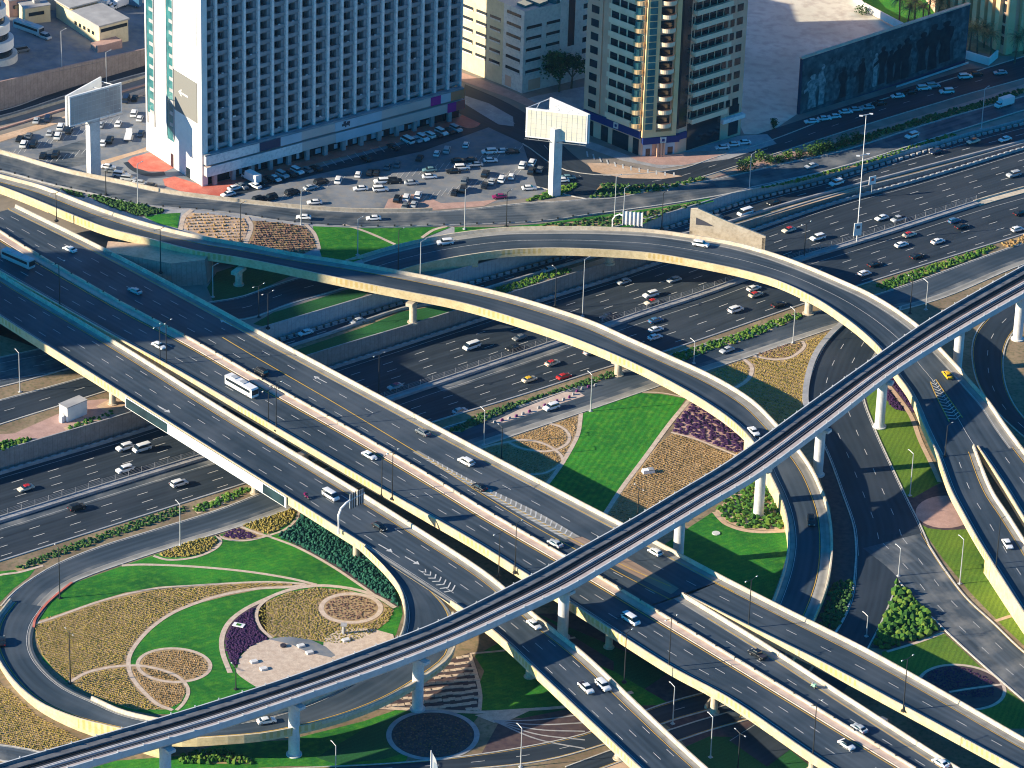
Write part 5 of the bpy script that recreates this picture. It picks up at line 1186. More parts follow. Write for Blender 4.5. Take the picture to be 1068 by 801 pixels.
# ---------------- multi-storey car park building behind
def facade_building(name, label, cat, base, height, wallm, z=GZ, depth_pts=None):
    """base: list of px points around the visible side; extruded polygon"""
    pts = [P(x, y, z) for x, y in base]; r = empty(name, (sum(p.x for p in pts)/len(pts), sum(p.y for p in pts)/len(pts), 0)); tag(r, label, cat)
    full = pts + [p for p in (depth_pts or [])]
    mb = MB(); n = len(full)
    for i in range(n):
        a, b = full[i], full[(i+1) % n]; mb.quad((a.x, a.y, z-.5), (b.x, b.y, z-.5), (b.x, b.y, z+height), (a.x, a.y, z+height))
    mb.poly([(p.x, p.y, z+height-.6) for p in full], 1)
    mb.build('wall', [wallm, M['roof_grey']], r)
    return r, pts
b2 = [(440, 55), (523.4, 88.4), (544.4, 97.4), (586, 87)]
bp = [P(x, y, GZ) for x, y in b2]; dirv = (bp[2]-bp[3]).normalized(); back = Vector((-14, 60, 0))
r, pts = facade_building('car_park_building', 'beige multi storey car park with dark slot openings behind the hotel', 'car park', b2, 29, M['cream_grey'], depth_pts=[bp[3]+Vector((-5, 60, 0)), bp[0]+Vector((-10, 60, 0))])
def slots(root, a, b, cols, rows, z0, dz, h, depth=.35, name='opening', m_='glass_dark', frac=.78, sill=True):  # flat dark boxes on the wall; the shade inside each slot is painted
    f = Frame(a, b); w = f.L/cols
    for i in range(cols):
        for k in range(rows):
            mb = MB(); x = i*w+w*(1-frac)/2; fbox(mb, f, x, x+w*frac, -.06, .2, z0+k*dz, z0+k*dz+h); o = mb.build(name, M[m_], root)
            if sill:
                mb = MB(); fbox(mb, f, x+.1, x+w*frac-.1, -.16, -.05, z0+k*dz+h*.05, z0+k*dz+h*.38); mb.build('slat', M['cream_grey'], o)
mb = MB(); f_ = Frame(pts[0], pts[1]); fbox(mb, f_, 0, f_.L, -.05, 0, GZ, GZ+29); mb.build('sunlit_tint', M['cream_wall'], r)  # thin skin: the sun's warmth on this side put into its cream
f_ = Frame(pts[0], pts[1]); fh = Frame(f_.p(f_.L*.48, -.06, 0), f_.p(f_.L*.985, -.06, 0)); slots(r, fh.p(0, 0, 0), fh.p(fh.L, 0, 0), 3, 5, GZ+6.2, 3.9, 1.5)
slots(r, pts[1], pts[2], 1, 6, GZ+6.0, 3.9, 1.7, frac=.7)
slots(r, pts[2], pts[3], 2, 5, GZ+6.2, 3.9, 1.6, frac=.75)
for (a, b) in ((pts[1], pts[2]), (pts[2], pts[3])):
    f = Frame(a, b); mb = MB(); fbox(mb, f, f.L*.15, f.L*.45, -.06, .1, GZ+.5, GZ+4.2); mb.build('panel', M['tower_pink'], r)
mb = MB()
for (x, y, sx, sy, h) in ((560, 3, 3, 2, 1.2), (548, 5, 2, 2, .8), (575, 0, 4, 2, 1.5), (566, -6, 3, 3, 1.4)):
    p = P(x, y, GZ+28.4); mb.box((p.x, p.y, GZ+28.4+h/2), (sx, sy, h/2), f_.rot)
mb.build('roof_unit', M['glass_teal'], r)
b3 = [(582, 88.5), (612, 80.5)]
bp3 = [P(x, y, GZ) for x, y in b3]
r, pts = facade_building('office_block', 'grey beige tall block joined to the car park building, with a glazed stair strip', 'building', b3, 62, M['cream_grey'], depth_pts=[bp3[1]+Vector((10, 30, 0)), bp3[0]+Vector((-16, 42, 0)), bp3[0]+Vector((-7, 20, 0))])
f = Frame(pts[0], pts[1]); mb = MB(); fbox(mb, f, f.L*.28, f.L*.5, -.08, .1, GZ+13, GZ+34); mb.build('window', M['glass_dark'], r); mb = MB(); fbox(mb, f, f.L*.34, f.L*.54, -.08, .1, GZ+36, GZ+50); mb.build('window', M['glass_dark'], r)
g = Frame(f.p(f.L*.78, 0, 0), f.p(f.L, 0, 0)); slots(r, g.p(0, 0, 0), g.p(g.L, 0, 0), 1, 10, GZ+5, 4, 1.7, sill=False, frac=.9)
# ---------------- tower with balconies
tz = 3.6
TB = [(609, 141), (668, 164.5), (706, 161), (772, 139.5)]
tp = [P(x, y, tz) for x, y in TB]; TH = 78
tbk = [tp[3]+Vector((-14, 26, 0)), tp[0]+Vector((10, 34, 0))]
r, pts = facade_building('apartment_tower', 'pink and cream apartment tower with rounded balconies and a blue band over its shops', 'tower', TB, TH, M['tower_pink'], z=tz, depth_pts=tbk)
fl, fc, fr_ = Frame(tp[0], tp[1]), Frame(tp[1], tp[2]), Frame(tp[2], tp[3])
TF = 4.65; TZ0 = tz+11.0; NT = int((TH-11)/TF)
# left wing strip
mb = MB(); fbox(mb, fl, -.2, fl.L*.26, -.5, 0, tz+9.5, tz+TH); mb.build('wing', M['tower_pink'], r)
for k in range(NT): mb = MB(); fbox(mb, fl, fl.L*.07, fl.L*.2, -.6, -.45, TZ0+k*TF, TZ0+k*TF+2.5); mb.build('window', M['glass_dark'], r)
mb = MB(); fbox(mb, fl, fl.L*.42, fl.L*1.0, -1.1, 0, tz+9.5, tz+TH); mb.build('wing', M['tower_cream'], r)
bme = {}
for k in range(NT):
    z = TZ0+k*TF
    mb = MB(); x0, x1 = fl.L*.44, fl.L*.86; fbox(mb, fl, x0, x1, -1.2, -1.05, z+1.0, z+3.3, 0)
    for t in (.33, .66): fbox(mb, fl, x0+(x1-x0)*t-.25, x0+(x1-x0)*t+.25, -1.26, -1.1, z+.9, z+3.4, 1)
    o = mb.build('window', [M['glass_dark'], M['tower_cream']], r)
    mb = MB(); fbox(mb, fl, x0-.2, x1+.6, -2.3, -1.05, z-.15, z+.15); fbox(mb, fl, x0-.2, x1+.6, -2.35, -2.2, z-.25, z+1.5, 0); mb.build('balcony', M['tower_cream'], r)
    # corner bay
    c = fl.p(fl.L*.93, -1.2, z); mb = MB(); mb.tube([(c.x, c.y, z+1.1), (c.x, c.y, z+3.4)], 1.55, 12); mb.build('bay_window', M['glass_teal'], r)
    mb = MB(); mb.tube([(c.x, c.y, z-.3), (c.x, c.y, z+1.1)], 1.9, 14); mb.build('balcony', M['tower_tan'], r)
# centre front (gold) with glass strip and round balconies
mb = MB(); fbox(mb, fc, -.3, fc.L*.34, -1.6, 0, tz+7.5, tz+TH); fbox(mb, fc, fc.L*.78, fc.L*.9, -1.6, 0, tz+7.5, tz+TH); fbox(mb, fc, fc.L*.34, fc.L*.78, -1.6, 0, tz+7.5, tz+9.2); mb.build('front_bay', M['tower_tan'], r)
mb = MB(); fbox(mb, fc, fc.L*.04, fc.L*.24, -1.72, -1.58, tz+10, tz+TH); gs_ = mb.build('glass_strip', M['glass_teal'], r)
mb = MB()
for k in range(NT*2): fbox(mb, fc, fc.L*.03, fc.L*.25, -1.78, -1.7, tz+10+k*TF/2, tz+10.25+k*TF/2)
mb.build('mullion', M['tower_tan'], gs_)
for k in range(NT):
    z = TZ0+k*TF; c = fc.p(fc.L*.56, -1.0, z)
    mb = MB(); n = 12
    ring = [fc.p(fc.L*.56+fc.L*.21*math.cos(math.pi+math.pi*j/n), -.9+2.0*math.sin(math.pi+math.pi*j/n), 0) for j in range(n+1)]
    for j in range(n):
        a, b = ring[j], ring[j+1]; mb.quad((a.x, a.y, z-.2), (b.x, b.y, z-.2), (b.x, b.y, z+1.15), (a.x, a.y, z+1.15))
    mb.poly([(p.x, p.y, z+.0) for p in ring]); mb.poly([(p.x, p.y, z-.2) for p in reversed(ring)]); mb.build('balcony', M['tower_cream'], r)
    mb = MB(); fbox(mb, fc, fc.L*.38, fc.L*.74, -.1, -.03, z+.3, z+3.0); mb.build('window', M['glass_dark'], r)
mb = MB(); fbox(mb, fc, fc.L*.9, fc.L*1.0, -.2, .2, tz+9, tz+TH); fbox(mb, fr_, 0, fr_.L*.12, -.12, .1, tz+9, tz+TH); mb.build('glass_strip', M['glass_dark'], r)
# long balconies on the shaded side
for k in range(NT):
    z = TZ0+k*TF-.6; x0, x1 = fr_.L*.14, fr_.L*.7
    mb = MB(); fbox(mb, fr_, x0, x1, -.15, .1, z+.9, z+3.3); o = mb.build('window', M['glass_dark'], r)
    mb = MB()
    for t in range(5): fbox(mb, fr_, x0+(x1-x0)*t/5+.6, x0+(x1-x0)*t/5+.9, -.25, -.1, z+.9, z+3.4)
    mb.build('frame', M['tower_pink'], o)
    mb = MB(); fbox(mb, fr_, x0, x1, -2.0, -.1, z-.2, z+.1); fbox(mb, fr_, x0, x1, -2.1, -1.95, z-.3, z+1.35); fbox(mb, fr_, x0, x0+.15, -2.0, -.1, z, z+1.1); mb.build('balcony', M['tower_cream'], r)
    for (a, b) in ((.74, .8), (.84, .93)):
        mb = MB(); fbox(mb, fr_, fr_.L*a, fr_.L*b, -.12, .1, z+.6, z+3.0); mb.build('window', M['glass_dark'], r)
# shops
mb = MB(); fbox(mb, fl, 0, fl.L, -.8, 0, tz+6.8, tz+9.2); fbox(mb, fc, 0, fc.L, -1.8, 0, tz+5.2, tz+7.4); fbox(mb, fr_, 0, fr_.L*.12, -.6, 0, tz+5.2, tz+7.4); band = mb.build('shop_band', M['blue_band'], r)
def square_sign(f, x, y, z, s):
    mb = MB(); fbox(mb, f, x-s, x+s, y-.12, y, z-s, z+s); o = mb.build('sign', M['white_paint'], r)
    mb = MB(); fbox(mb, f, x-s*.45, x+s*.45, y-.18, y-.12, z-s*.45, z+s*.45); mb.build('emblem', M['blue_band'], o)
square_sign(fl, fl.L*.58, -.8, tz+8.2, 1.0); square_sign(fc, fc.L*.55, -1.8, tz+6.3, 1.0)
for a, b in ((.06, .16), (.3, .42), (.5, .78), (.86, .96)): mb = MB(); fbox(mb, fl, fl.L*a, fl.L*b, -.12, .1, tz+.6, tz+6); mb.build('shop_window', M['glass_dark'], r)
for a, b in ((.05, .3), (.65, .92)):
    mb = MB(); fbox(mb, fc, fc.L*a, fc.L*b, -.12, .1, tz+.4, tz+4.6); o = mb.build('shop_window', M['podium_blue'], r)
    mb = MB(); fbox(mb, fc, fc.L*(a+.08), fc.L*(b-.05), -.2, -.12, tz+.5, tz+3); mb.build('display', M['glass_dark'], o)
for x in (.4, .5, .58): mb = MB(); fbox(mb, fc, fc.L*x, fc.L*x+.5, -1.6, -1.1, tz, tz+5.2); mb.build('column', M['tower_pink'], r)
mb = MB(); fbox(mb, fr_, fr_.L*.14, fr_.L*.66, -.2, .1, tz+.4, tz+9.6); mb.build('shop_window', M['glass_dark'], r)
mb = MB(); fbox(mb, fr_, fr_.L*.66, fr_.L*1.01, -1.6, 0, tz+6.2, tz+7.6); mb.build('canopy', M['hotel_frame'], r)
for z_, h_ in ((.6, 5), (8, 3)): mb = MB(); fbox(mb, fr_, fr_.L*.8, fr_.L*.95, -.14, .1, tz+z_, tz+z_+h_); mb.build('shop_window', M['glass_dark'], r)
# ---------------- hotel with ribs at the top corner
zc = .8
CB = [(978, 18), (1046, 56), (1100, 42)]
cp = [P(x, y, zc) for x, y in CB]
r, pts = facade_building('ribbed_building', 'tan building with tall vertical ribs behind palms, past the mural', 'building', CB, 55, M['tower_pink'], z=zc, depth_pts=[cp[2]+Vector((-10, 50, 0)), cp[0]+Vector((-10, 50, 0))])
f = Frame(cp[0], cp[1])
for i in range(9):
    x = i*f.L/9; mb = MB(); fbox(mb, f, x, x+f.L/9*.55, -1.6, 0, zc+5 if i % 2 else zc+1, zc+55); mb.build('rib', M['tower_tan'], r)
    mb = MB()
    for k in range(13): fbox(mb, f, x+f.L/9*.6, x+f.L/9*.95, -.1, .1, zc+3+k*4, zc+6+k*4)
    mb.build('window_column', M['glass_dark'], r)
f = Frame(cp[1], cp[2])
for i in range(4): x = i*f.L/4; mb = MB(); fbox(mb, f, x, x+f.L/8, -1.4, 0, zc, zc+55); mb.build('rib', M['tower_tan'], r)
# ---------------- warehouse and small buildings in the yard
def yz(px, py): 
    p = P(px, py, zY); return p
wa, wb_, wc = yz(104, 48.5), yz(134, 43), yz(48, 20)
f = Frame(wa, wb_); 
r = empty('warehouse', wa.lerp(wb_, .5)); tag(r, 'long cream warehouse with a flat grey roof in the back yard', 'warehouse')
D_ = (wc-wa).dot(f.v); zb = wa.z
mb = MB(); fbox(mb, f, 0, f.L, 0, D_, zb-1, zb+7); mb.build('wall', M['cream_wall'], r)
mb = MB(); fbox(mb, f, -.4, f.L+.4, -.4, D_*.62, zb+7, zb+7.5); fbox(mb, f, -.4, f.L+.4, D_*.66, D_+.4, zb+7.6, zb+8.1); mb.build('roof', M['roof_grey'], r)
mb = MB(); fbox(mb, f, .6, f.L-.4, -.1, .1, zb+4.8, zb+6); mb.build('window', M['glass_dark'], r)
for i in range(5): mb = MB(); fbox(mb, f, -.12, .1, D_*(.12+i*.1), D_*(.17+i*.1), zb+3, zb+4.2); mb.build('window', M['glass_dark'], r)
mb = MB(); fbox(mb, f, -3.5, f.L*.55, -4, 0, zb-1, zb+2.2); mb.build('annex', M['pink_paving'], r)
# round terraced building at the frame's edge
p = P(2, 66, zY); r = empty('terraced_building', p); tag(r, 'white building with rounded terraces and dark windows, cut by the frame', 'building')
for k in range(4):
    R = 7.6-k*.6; z = p.z-1+k*5.5; c = (p.x-3-k*.5, p.y+4, 0)
    mb = MB(); mb.tube([(c[0], c[1], z), (c[0], c[1], z+3.0)], R, 28); mb.build('terrace', M['white_wall'] if k else M['cream_grey'], r)
    mb = MB(); mb.tube([(c[0], c[1], z+3.0), (c[0], c[1], z+5.5)], R-1.6, 24); mb.build('window', M['glass_dark'], r)
mb = MB(); mb.tube([(p.x-5, p.y+4, p.z+21), (p.x-5, p.y+4, p.z+24)], [5.5, 4.0], 24); mb.build('roof', M['roof_grey'], r)
for (x, y, sx, sy, h, m_, lb) in ((35, 19, 4.5, 4, 5.5, 'cream_wall', 'small peach coloured hut beside the parked bus in the yard'), (20, 12, 5, 4, 6, 'pink_paving', 'pink flat roofed store at the back of the yard'), (40, 5, 5.5, 5, 7, 'concrete_grey', 'grey plant building with roof tanks at the back of the yard'), (3, 7, 4, 4, 5, 'concrete_white', 'pale store behind the terraced building')):
    p = P(x, y, zY); r = empty('store_building', p); tag(r, lb, 'building')
    mb = MB(); mb.box((p.x, p.y, p.z+h/2-.3), (sx, sy, h/2+.3), .5); mb.build('wall', M[m_], r); mb = MB(); mb.box((p.x, p.y, p.z+h+.15), (sx+.25, sy+.25, .15), .5); mb.box((p.x+1, p.y, p.z+h+.8), (1, 1, .6), .5); mb.build('roof', M['roof_grey'], r)
    mb = MB(); mb.box((p.x-.4, p.y-.3, p.z+h*.6), (sx*.6, sy+.2, .6), .5); mb.build('window', M['glass_dark'], r)
# white boundary walls at the top right
def wallpx(name, pts, z, h, t, m_, label, cat='wall'):
    mb = MB(); wallmesh(mb, [P(x, y, z) for x, y in pts], t, h); o = mb.build(name, M[m_]); tag(o, label, cat); return o
wallpx('boundary_wall', [(886, -6), (899, 9), (950, 36)], 1.9, 2.6, .6, 'white_wall', 'white boundary wall around the green court behind the mural')
wallpx('boundary_wall', [(1004, 60), (1031, 68), (1040, 60)], .9, 2.8, .6, 'white_wall', 'short white boundary wall beside the end of the mural')
patch('lawn', [(890, -12), (902, 4), (952, 31), (978, 20), (985, -20), (930, -40)], 'lawn', .08, zN)
patch('garden_ground', [(1008, 52), (1040, 58), (1068, 60), (1100, 50), (1060, 40), (990, 10), (960, 30)], 'soil', .08, zN)
# ---------------- mural wall
ma, mbp = P(833, 119.5, zN), P(1006.5, 66.5, zN); f = Frame(ma, mbp); mz = 1.0
r = empty('mural_billboard', f.p(f.L/2, 0, mz)); tag(r, 'very long dark teal mural billboard showing a row of people, beside parked cars', 'billboard')
mb = MB(); fbox(mb, f, 0, f.L, 0, 1.0, mz, mz+19.8+1.5); mb.build('board', M['navy_panel'], r)
mat('mural_base', (.012, .04, .055), (.045, .1, .12), scale=.16, c3=(.14, .24, .27), scale2=.35, mix2=.6, coord='World', rough=.7, spec=.1)
mat('mural_mid', (.1, .18, .2), (.015, .04, .055), scale=.5, coord='World', spec=.1); mat('mural_light', (.32, .4, .42), (.08, .14, .16), scale=.8, coord='World', spec=.1); mat('mural_dark', (.008, .018, .03), (.02, .04, .05), scale=.5, coord='World', spec=.1)
mb = MB(); fbox(mb, f, .4, f.L-.4, -.12, 0, mz+1.2, mz+20.9); mp = mb.build('picture', M['mural_base'], r)
rm = random.Random(11)
def figure(x, h, m_, w=1.0, arm=0, y=-.16):
    mb = MB(); z = mz+2.0+rm.uniform(0, 1.2); cx = x
    pr = [(0, .32), (.08, .3), (.3, .26), (.45, .24), (.5, .3), (.62, .42), (.76, .46), (.82, .38), (.86, .14), (.88, .12), (.9, .17), (.94, .21), (.98, .16), (1.0, .02)]
    L_ = [f.p(cx-q[1]*h*.33*w*(1+.12*math.sin(q[0]*9+x)), y, z+q[0]*h) for q in pr]; R_ = [f.p(cx+q[1]*h*.33*w*(1+.1*math.cos(q[0]*7+x)), y, z+q[0]*h) for q in pr]
    for i in range(len(pr)-1): mb.quad(L_[i], R_[i], R_[i+1], L_[i+1])
    if arm: a, b = f.p(cx+.14*h, y-.01, z+.75*h), f.p(cx+.32*h*arm, y-.01, z+.5*h); mb.quad(a, b, b+Vector((0, 0, .1*h)), a+Vector((0, 0, .07*h)))
    mb.build('painted_figure', M[m_], mp)
specs = [(.07, 12, 'mural_light', 1.5), (.125, 14.5, 'mural_light', 1.0), (.17, 15.5, 'mural_mid', 1.3), (.215, 12, 'mural_mid', 1.2), (.25, 11, 'mural_dark', 1.4), (.3, 15.5, 'mural_mid', 1.5), (.36, 12.5, 'mural_dark', 1.1), (.4, 14, 'mural_mid', 1.0), (.44, 12, 'mural_light', .9), (.48, 13.5, 'mural_dark', 1.1), (.53, 12, 'mural_dark', 1.2), (.575, 13, 'mural_dark', 1.2), (.62, 14.5, 'mural_dark', 1.3), (.67, 11.5, 'mural_mid', 1.0), (.72, 14, 'mural_dark', 1.5), (.785, 16.5, 'mural_dark', 1.3), (.86, 15, 'mural_dark', 1.8), (.93, 13, 'mural_mid', 1.2)]
for i, (t, h, m_, w) in enumerate(specs): figure(t*f.L, h, m_, w, arm=(i % 3)-1, y=-.15-.012*i)
mb = MB()
for (t, z, w, h) in ((.12, 9, 5, 8), (.2, 12, 4, 5), (.42, 14, 3, 4), (.35, 15, 2.4, 2.6), (.52, 12, 9, 6), (.65, 15, 8, 3), (.83, 10, 4, 9), (.78, 6, 3, 4), (.57, 15.5, 12, 1.6)):
    fbox(mb, f, t*f.L, t*f.L+w, -.135, -.125, mz+z, mz+z+h)
mb.build('painted_backdrop', M['mural_mid'], mp)
mb = MB(); fbox(mb, f, -.2, f.L+.2, -.2, 1.2, mz+21.3, mz+21.7); mb.build('cap_rail', M['concrete'], r)
mb = MB(); fbox(mb, f, f.L*.56, f.L, -1.6, -1.3, mz+.3, mz+.9); mb.build('ledge', M['concrete_white'], r)
# ---------------- offscreen towers whose shade falls into the picture (left of the frame)
def tower_box(name, label, cx, cy, hx, hy, h, z0=4.6, rot=0.0):
    r = empty(name, (cx, cy, z0), rot); tag(r, label, 'tower')
    mb = MB(); mb.box((cx, cy, z0+h/2), (hx, hy, h/2), rot); mb.build('wall', M['cream_grey'], r)
    mb = MB()
    for k in range(int(h/4)-1): mb.box((cx, cy, z0+4+k*4), (hx+.15, hy+.15, .9), rot)
    mb.build('window_band', M['glass_dark'], r); return r
sd = Vector((math.cos(math.radians(14.0)), math.sin(math.radians(14.0)), 0)); sn = Vector((-sd.y, sd.x, 0)); K = 1/math.tan(math.radians(19.5))
def caster(a, b, t, ztop, label, dep=25):
    """tower whose shadow band runs between the lines through a and b (px, py, z) and whose tip reaches t"""
    z = t[2]; A_, B_, T_ = P(*a), P(*b), P(*t); sa, sb, st = A_.dot(sn), B_.dot(sn), T_.dot(sd)
    # the lines a and b are measured on their own heights; a vertical edge shades the same band on every level
    h = ztop-z; x = st-h*K; c = sd*(x-dep/2)+sn*((sa+sb)/2)
    tower_box('office_tower', label, c.x, c.y, dep/2, abs(sa-sb)/2, ztop-4.6, 4.6, math.radians(14.0))
caster((110, 261, 11), (100, 312, 9.6), (470, 264, 7), 125, 'taller office tower beyond the frame whose shade crosses the curved flyovers')
caster((100, 312, 9.6), (125, 358, 8.8), (432, 386, -5), 112, 'lower office tower beyond the frame whose shade crosses the main flyover')
caster((30, 24, 12.5), (0, 100, 8), (122, 52, 10), 70, 'office tower beyond the frame whose shade covers the back yard')
# ------------------------------------------------------------------ vehicles
PAINT = {'white': (.78, .79, .8), 'silver': (.42, .45, .48), 'grey': (.14, .16, .18), 'black': (.012, .014, .018), 'blue': (.05, .16, .3), 'dark blue': (.015, .03, .07), 'red': (.45, .02, .02), 'purple': (.2, .01, .09), 'yellow': (.75, .45, .02), 'cream': (.68, .62, .5), 'teal': (.12, .24, .28), 'green': (.3, .6, .4)}
for k_, c_ in PAINT.items(): mat('paint_'+k_.replace(' ', '_'), c_, rough=.35 if k_ != 'white' else .45, spec=.5)
mat('headlamp', (.7, .7, .65), rough=.2, spec=.8); mat('taillamp', (.4, .01, .01), rough=.3); mat('chrome', (.5, .5, .5), rough=.3, metal=.8)
mat('skin', (.3, .17, .1)); mat('cloth_dark', (.03, .03, .05)); mat('cloth_light', (.5, .5, .5))
def bm_profile(bm, prof, W, bev=.07, inset=.0):
    n = len(prof); L_ = [bm.verts.new((x, -W/2, z)) for x, z in prof]; R_ = [bm.verts.new((x, W/2, z)) for x, z in prof]; fs = []
    fs.append(bm.faces.new(L_)); fs.append(bm.faces.new(list(reversed(R_))))
    for i in range(n): fs.append(bm.faces.new((L_[(i+1) % n], L_[i], R_[i], R_[(i+1) % n])))
    return fs
def bm_frustum(bm, x0, x1, X0, X1, z0, z1, w0, w1):
    a = [bm.verts.new(q) for q in ((x0, -w0/2, z0), (x1, -w0/2, z0), (x1, w0/2, z0), (x0, w0/2, z0))]; b = [bm.verts.new(q) for q in ((X0, -w1/2, z1), (X1, -w1/2, z1), (X1, w1/2, z1), (X0, w1/2, z1))]
    bm.faces.new(list(reversed(a))); bm.faces.new(b)
    for i in range(4): j = (i+1) % 4; bm.faces.new((a[i], a[j], b[j], b[i]))
def bm_done(bm, name, m_, bev=0.0, smooth=False):
    bmesh.ops.recalc_face_normals(bm, faces=bm.faces)
    if bev: bmesh.ops.bevel(bm, geom=bm.edges[:], offset=bev, segments=2, affect='EDGES', profile=.6)
    me = bpy.data.meshes.new(name); bm.to_mesh(me); bm.free(); me.materials.append(M[m_])
    if smooth: me.polygons.foreach_set('use_smooth', [True]*len(me.polygons))
    return me
SPEC = {  # L, W, lower profile, greenhouse (x0,x1,X0,X1,z0,z1,w0,w1), roof thickness, wheel x, wheel r
    'sedan': (4.7, 1.85, [(-2.33, .35), (-2.35, .78), (-2.15, .98), (-1.4, 1.02), (1.0, .98), (2.05, .82), (2.33, .62), (2.3, .3)], (-1.75, 1.15, -1.15, .45, .98, 1.42, 1.72, 1.36), 1.45, .33),
    'hatchback': (4.2, 1.8, [(-2.05, .35), (-2.1, .85), (-2.0, 1.02), (.9, 1.02), (1.8, .86), (2.08, .62), (2.05, .3)], (-1.95, 1.1, -1.6, .4, 1.0, 1.5, 1.7, 1.38), 1.3, .32),
    'suv': (4.95, 1.98, [(-2.45, .4), (-2.48, 1.0), (-2.4, 1.18), (1.05, 1.2), (2.2, 1.08), (2.46, .8), (2.42, .38)], (-2.35, 1.25, -2.1, .65, 1.16, 1.82, 1.86, 1.58), 1.5, .4),
    'van': (5.3, 2.0, [(-2.62, .35), (-2.65, 1.2), (1.75, 1.25), (2.45, 1.05), (2.65, .7), (2.62, .33)], (-2.62, 2.1, -2.5, 1.3, 1.2, 2.1, 1.94, 1.72), 1.7, .36),
}
meshes = {}
def wheel_mesh(r):
    k = ('wheel', r)
    if k in meshes: return meshes[k]
    bm = bmesh.new(); bmesh.ops.create_cone(bm, cap_ends=True, segments=14, radius1=r, radius2=r, depth=.24, matrix=Matrix.Rotation(math.pi/2, 4, 'X')); bmesh.ops.create_cone(bm, cap_ends=True, segments=10, radius1=r*.55, radius2=r*.55, depth=.26, matrix=Matrix.Rotation(math.pi/2, 4, 'X'))
    me = bm_done(bm, 'wheel', 'rubber'); me.materials.append(M['chrome'])
    for p in me.polygons:
        if all(math.hypot(me.vertices[v].co.x, me.vertices[v].co.z) < r*.6 for v in p.vertices): p.material_index = 1
    meshes[k] = me; return me
def lamp_box(name, m_):
    if name in meshes: return meshes[name]
    mb = MB(); mb.box((0, 0, 0), (.12, .2, .09)); o = mb.build(name, M[m_]); meshes[name] = o.data; bpy.data.objects.remove(o); return meshes[name]
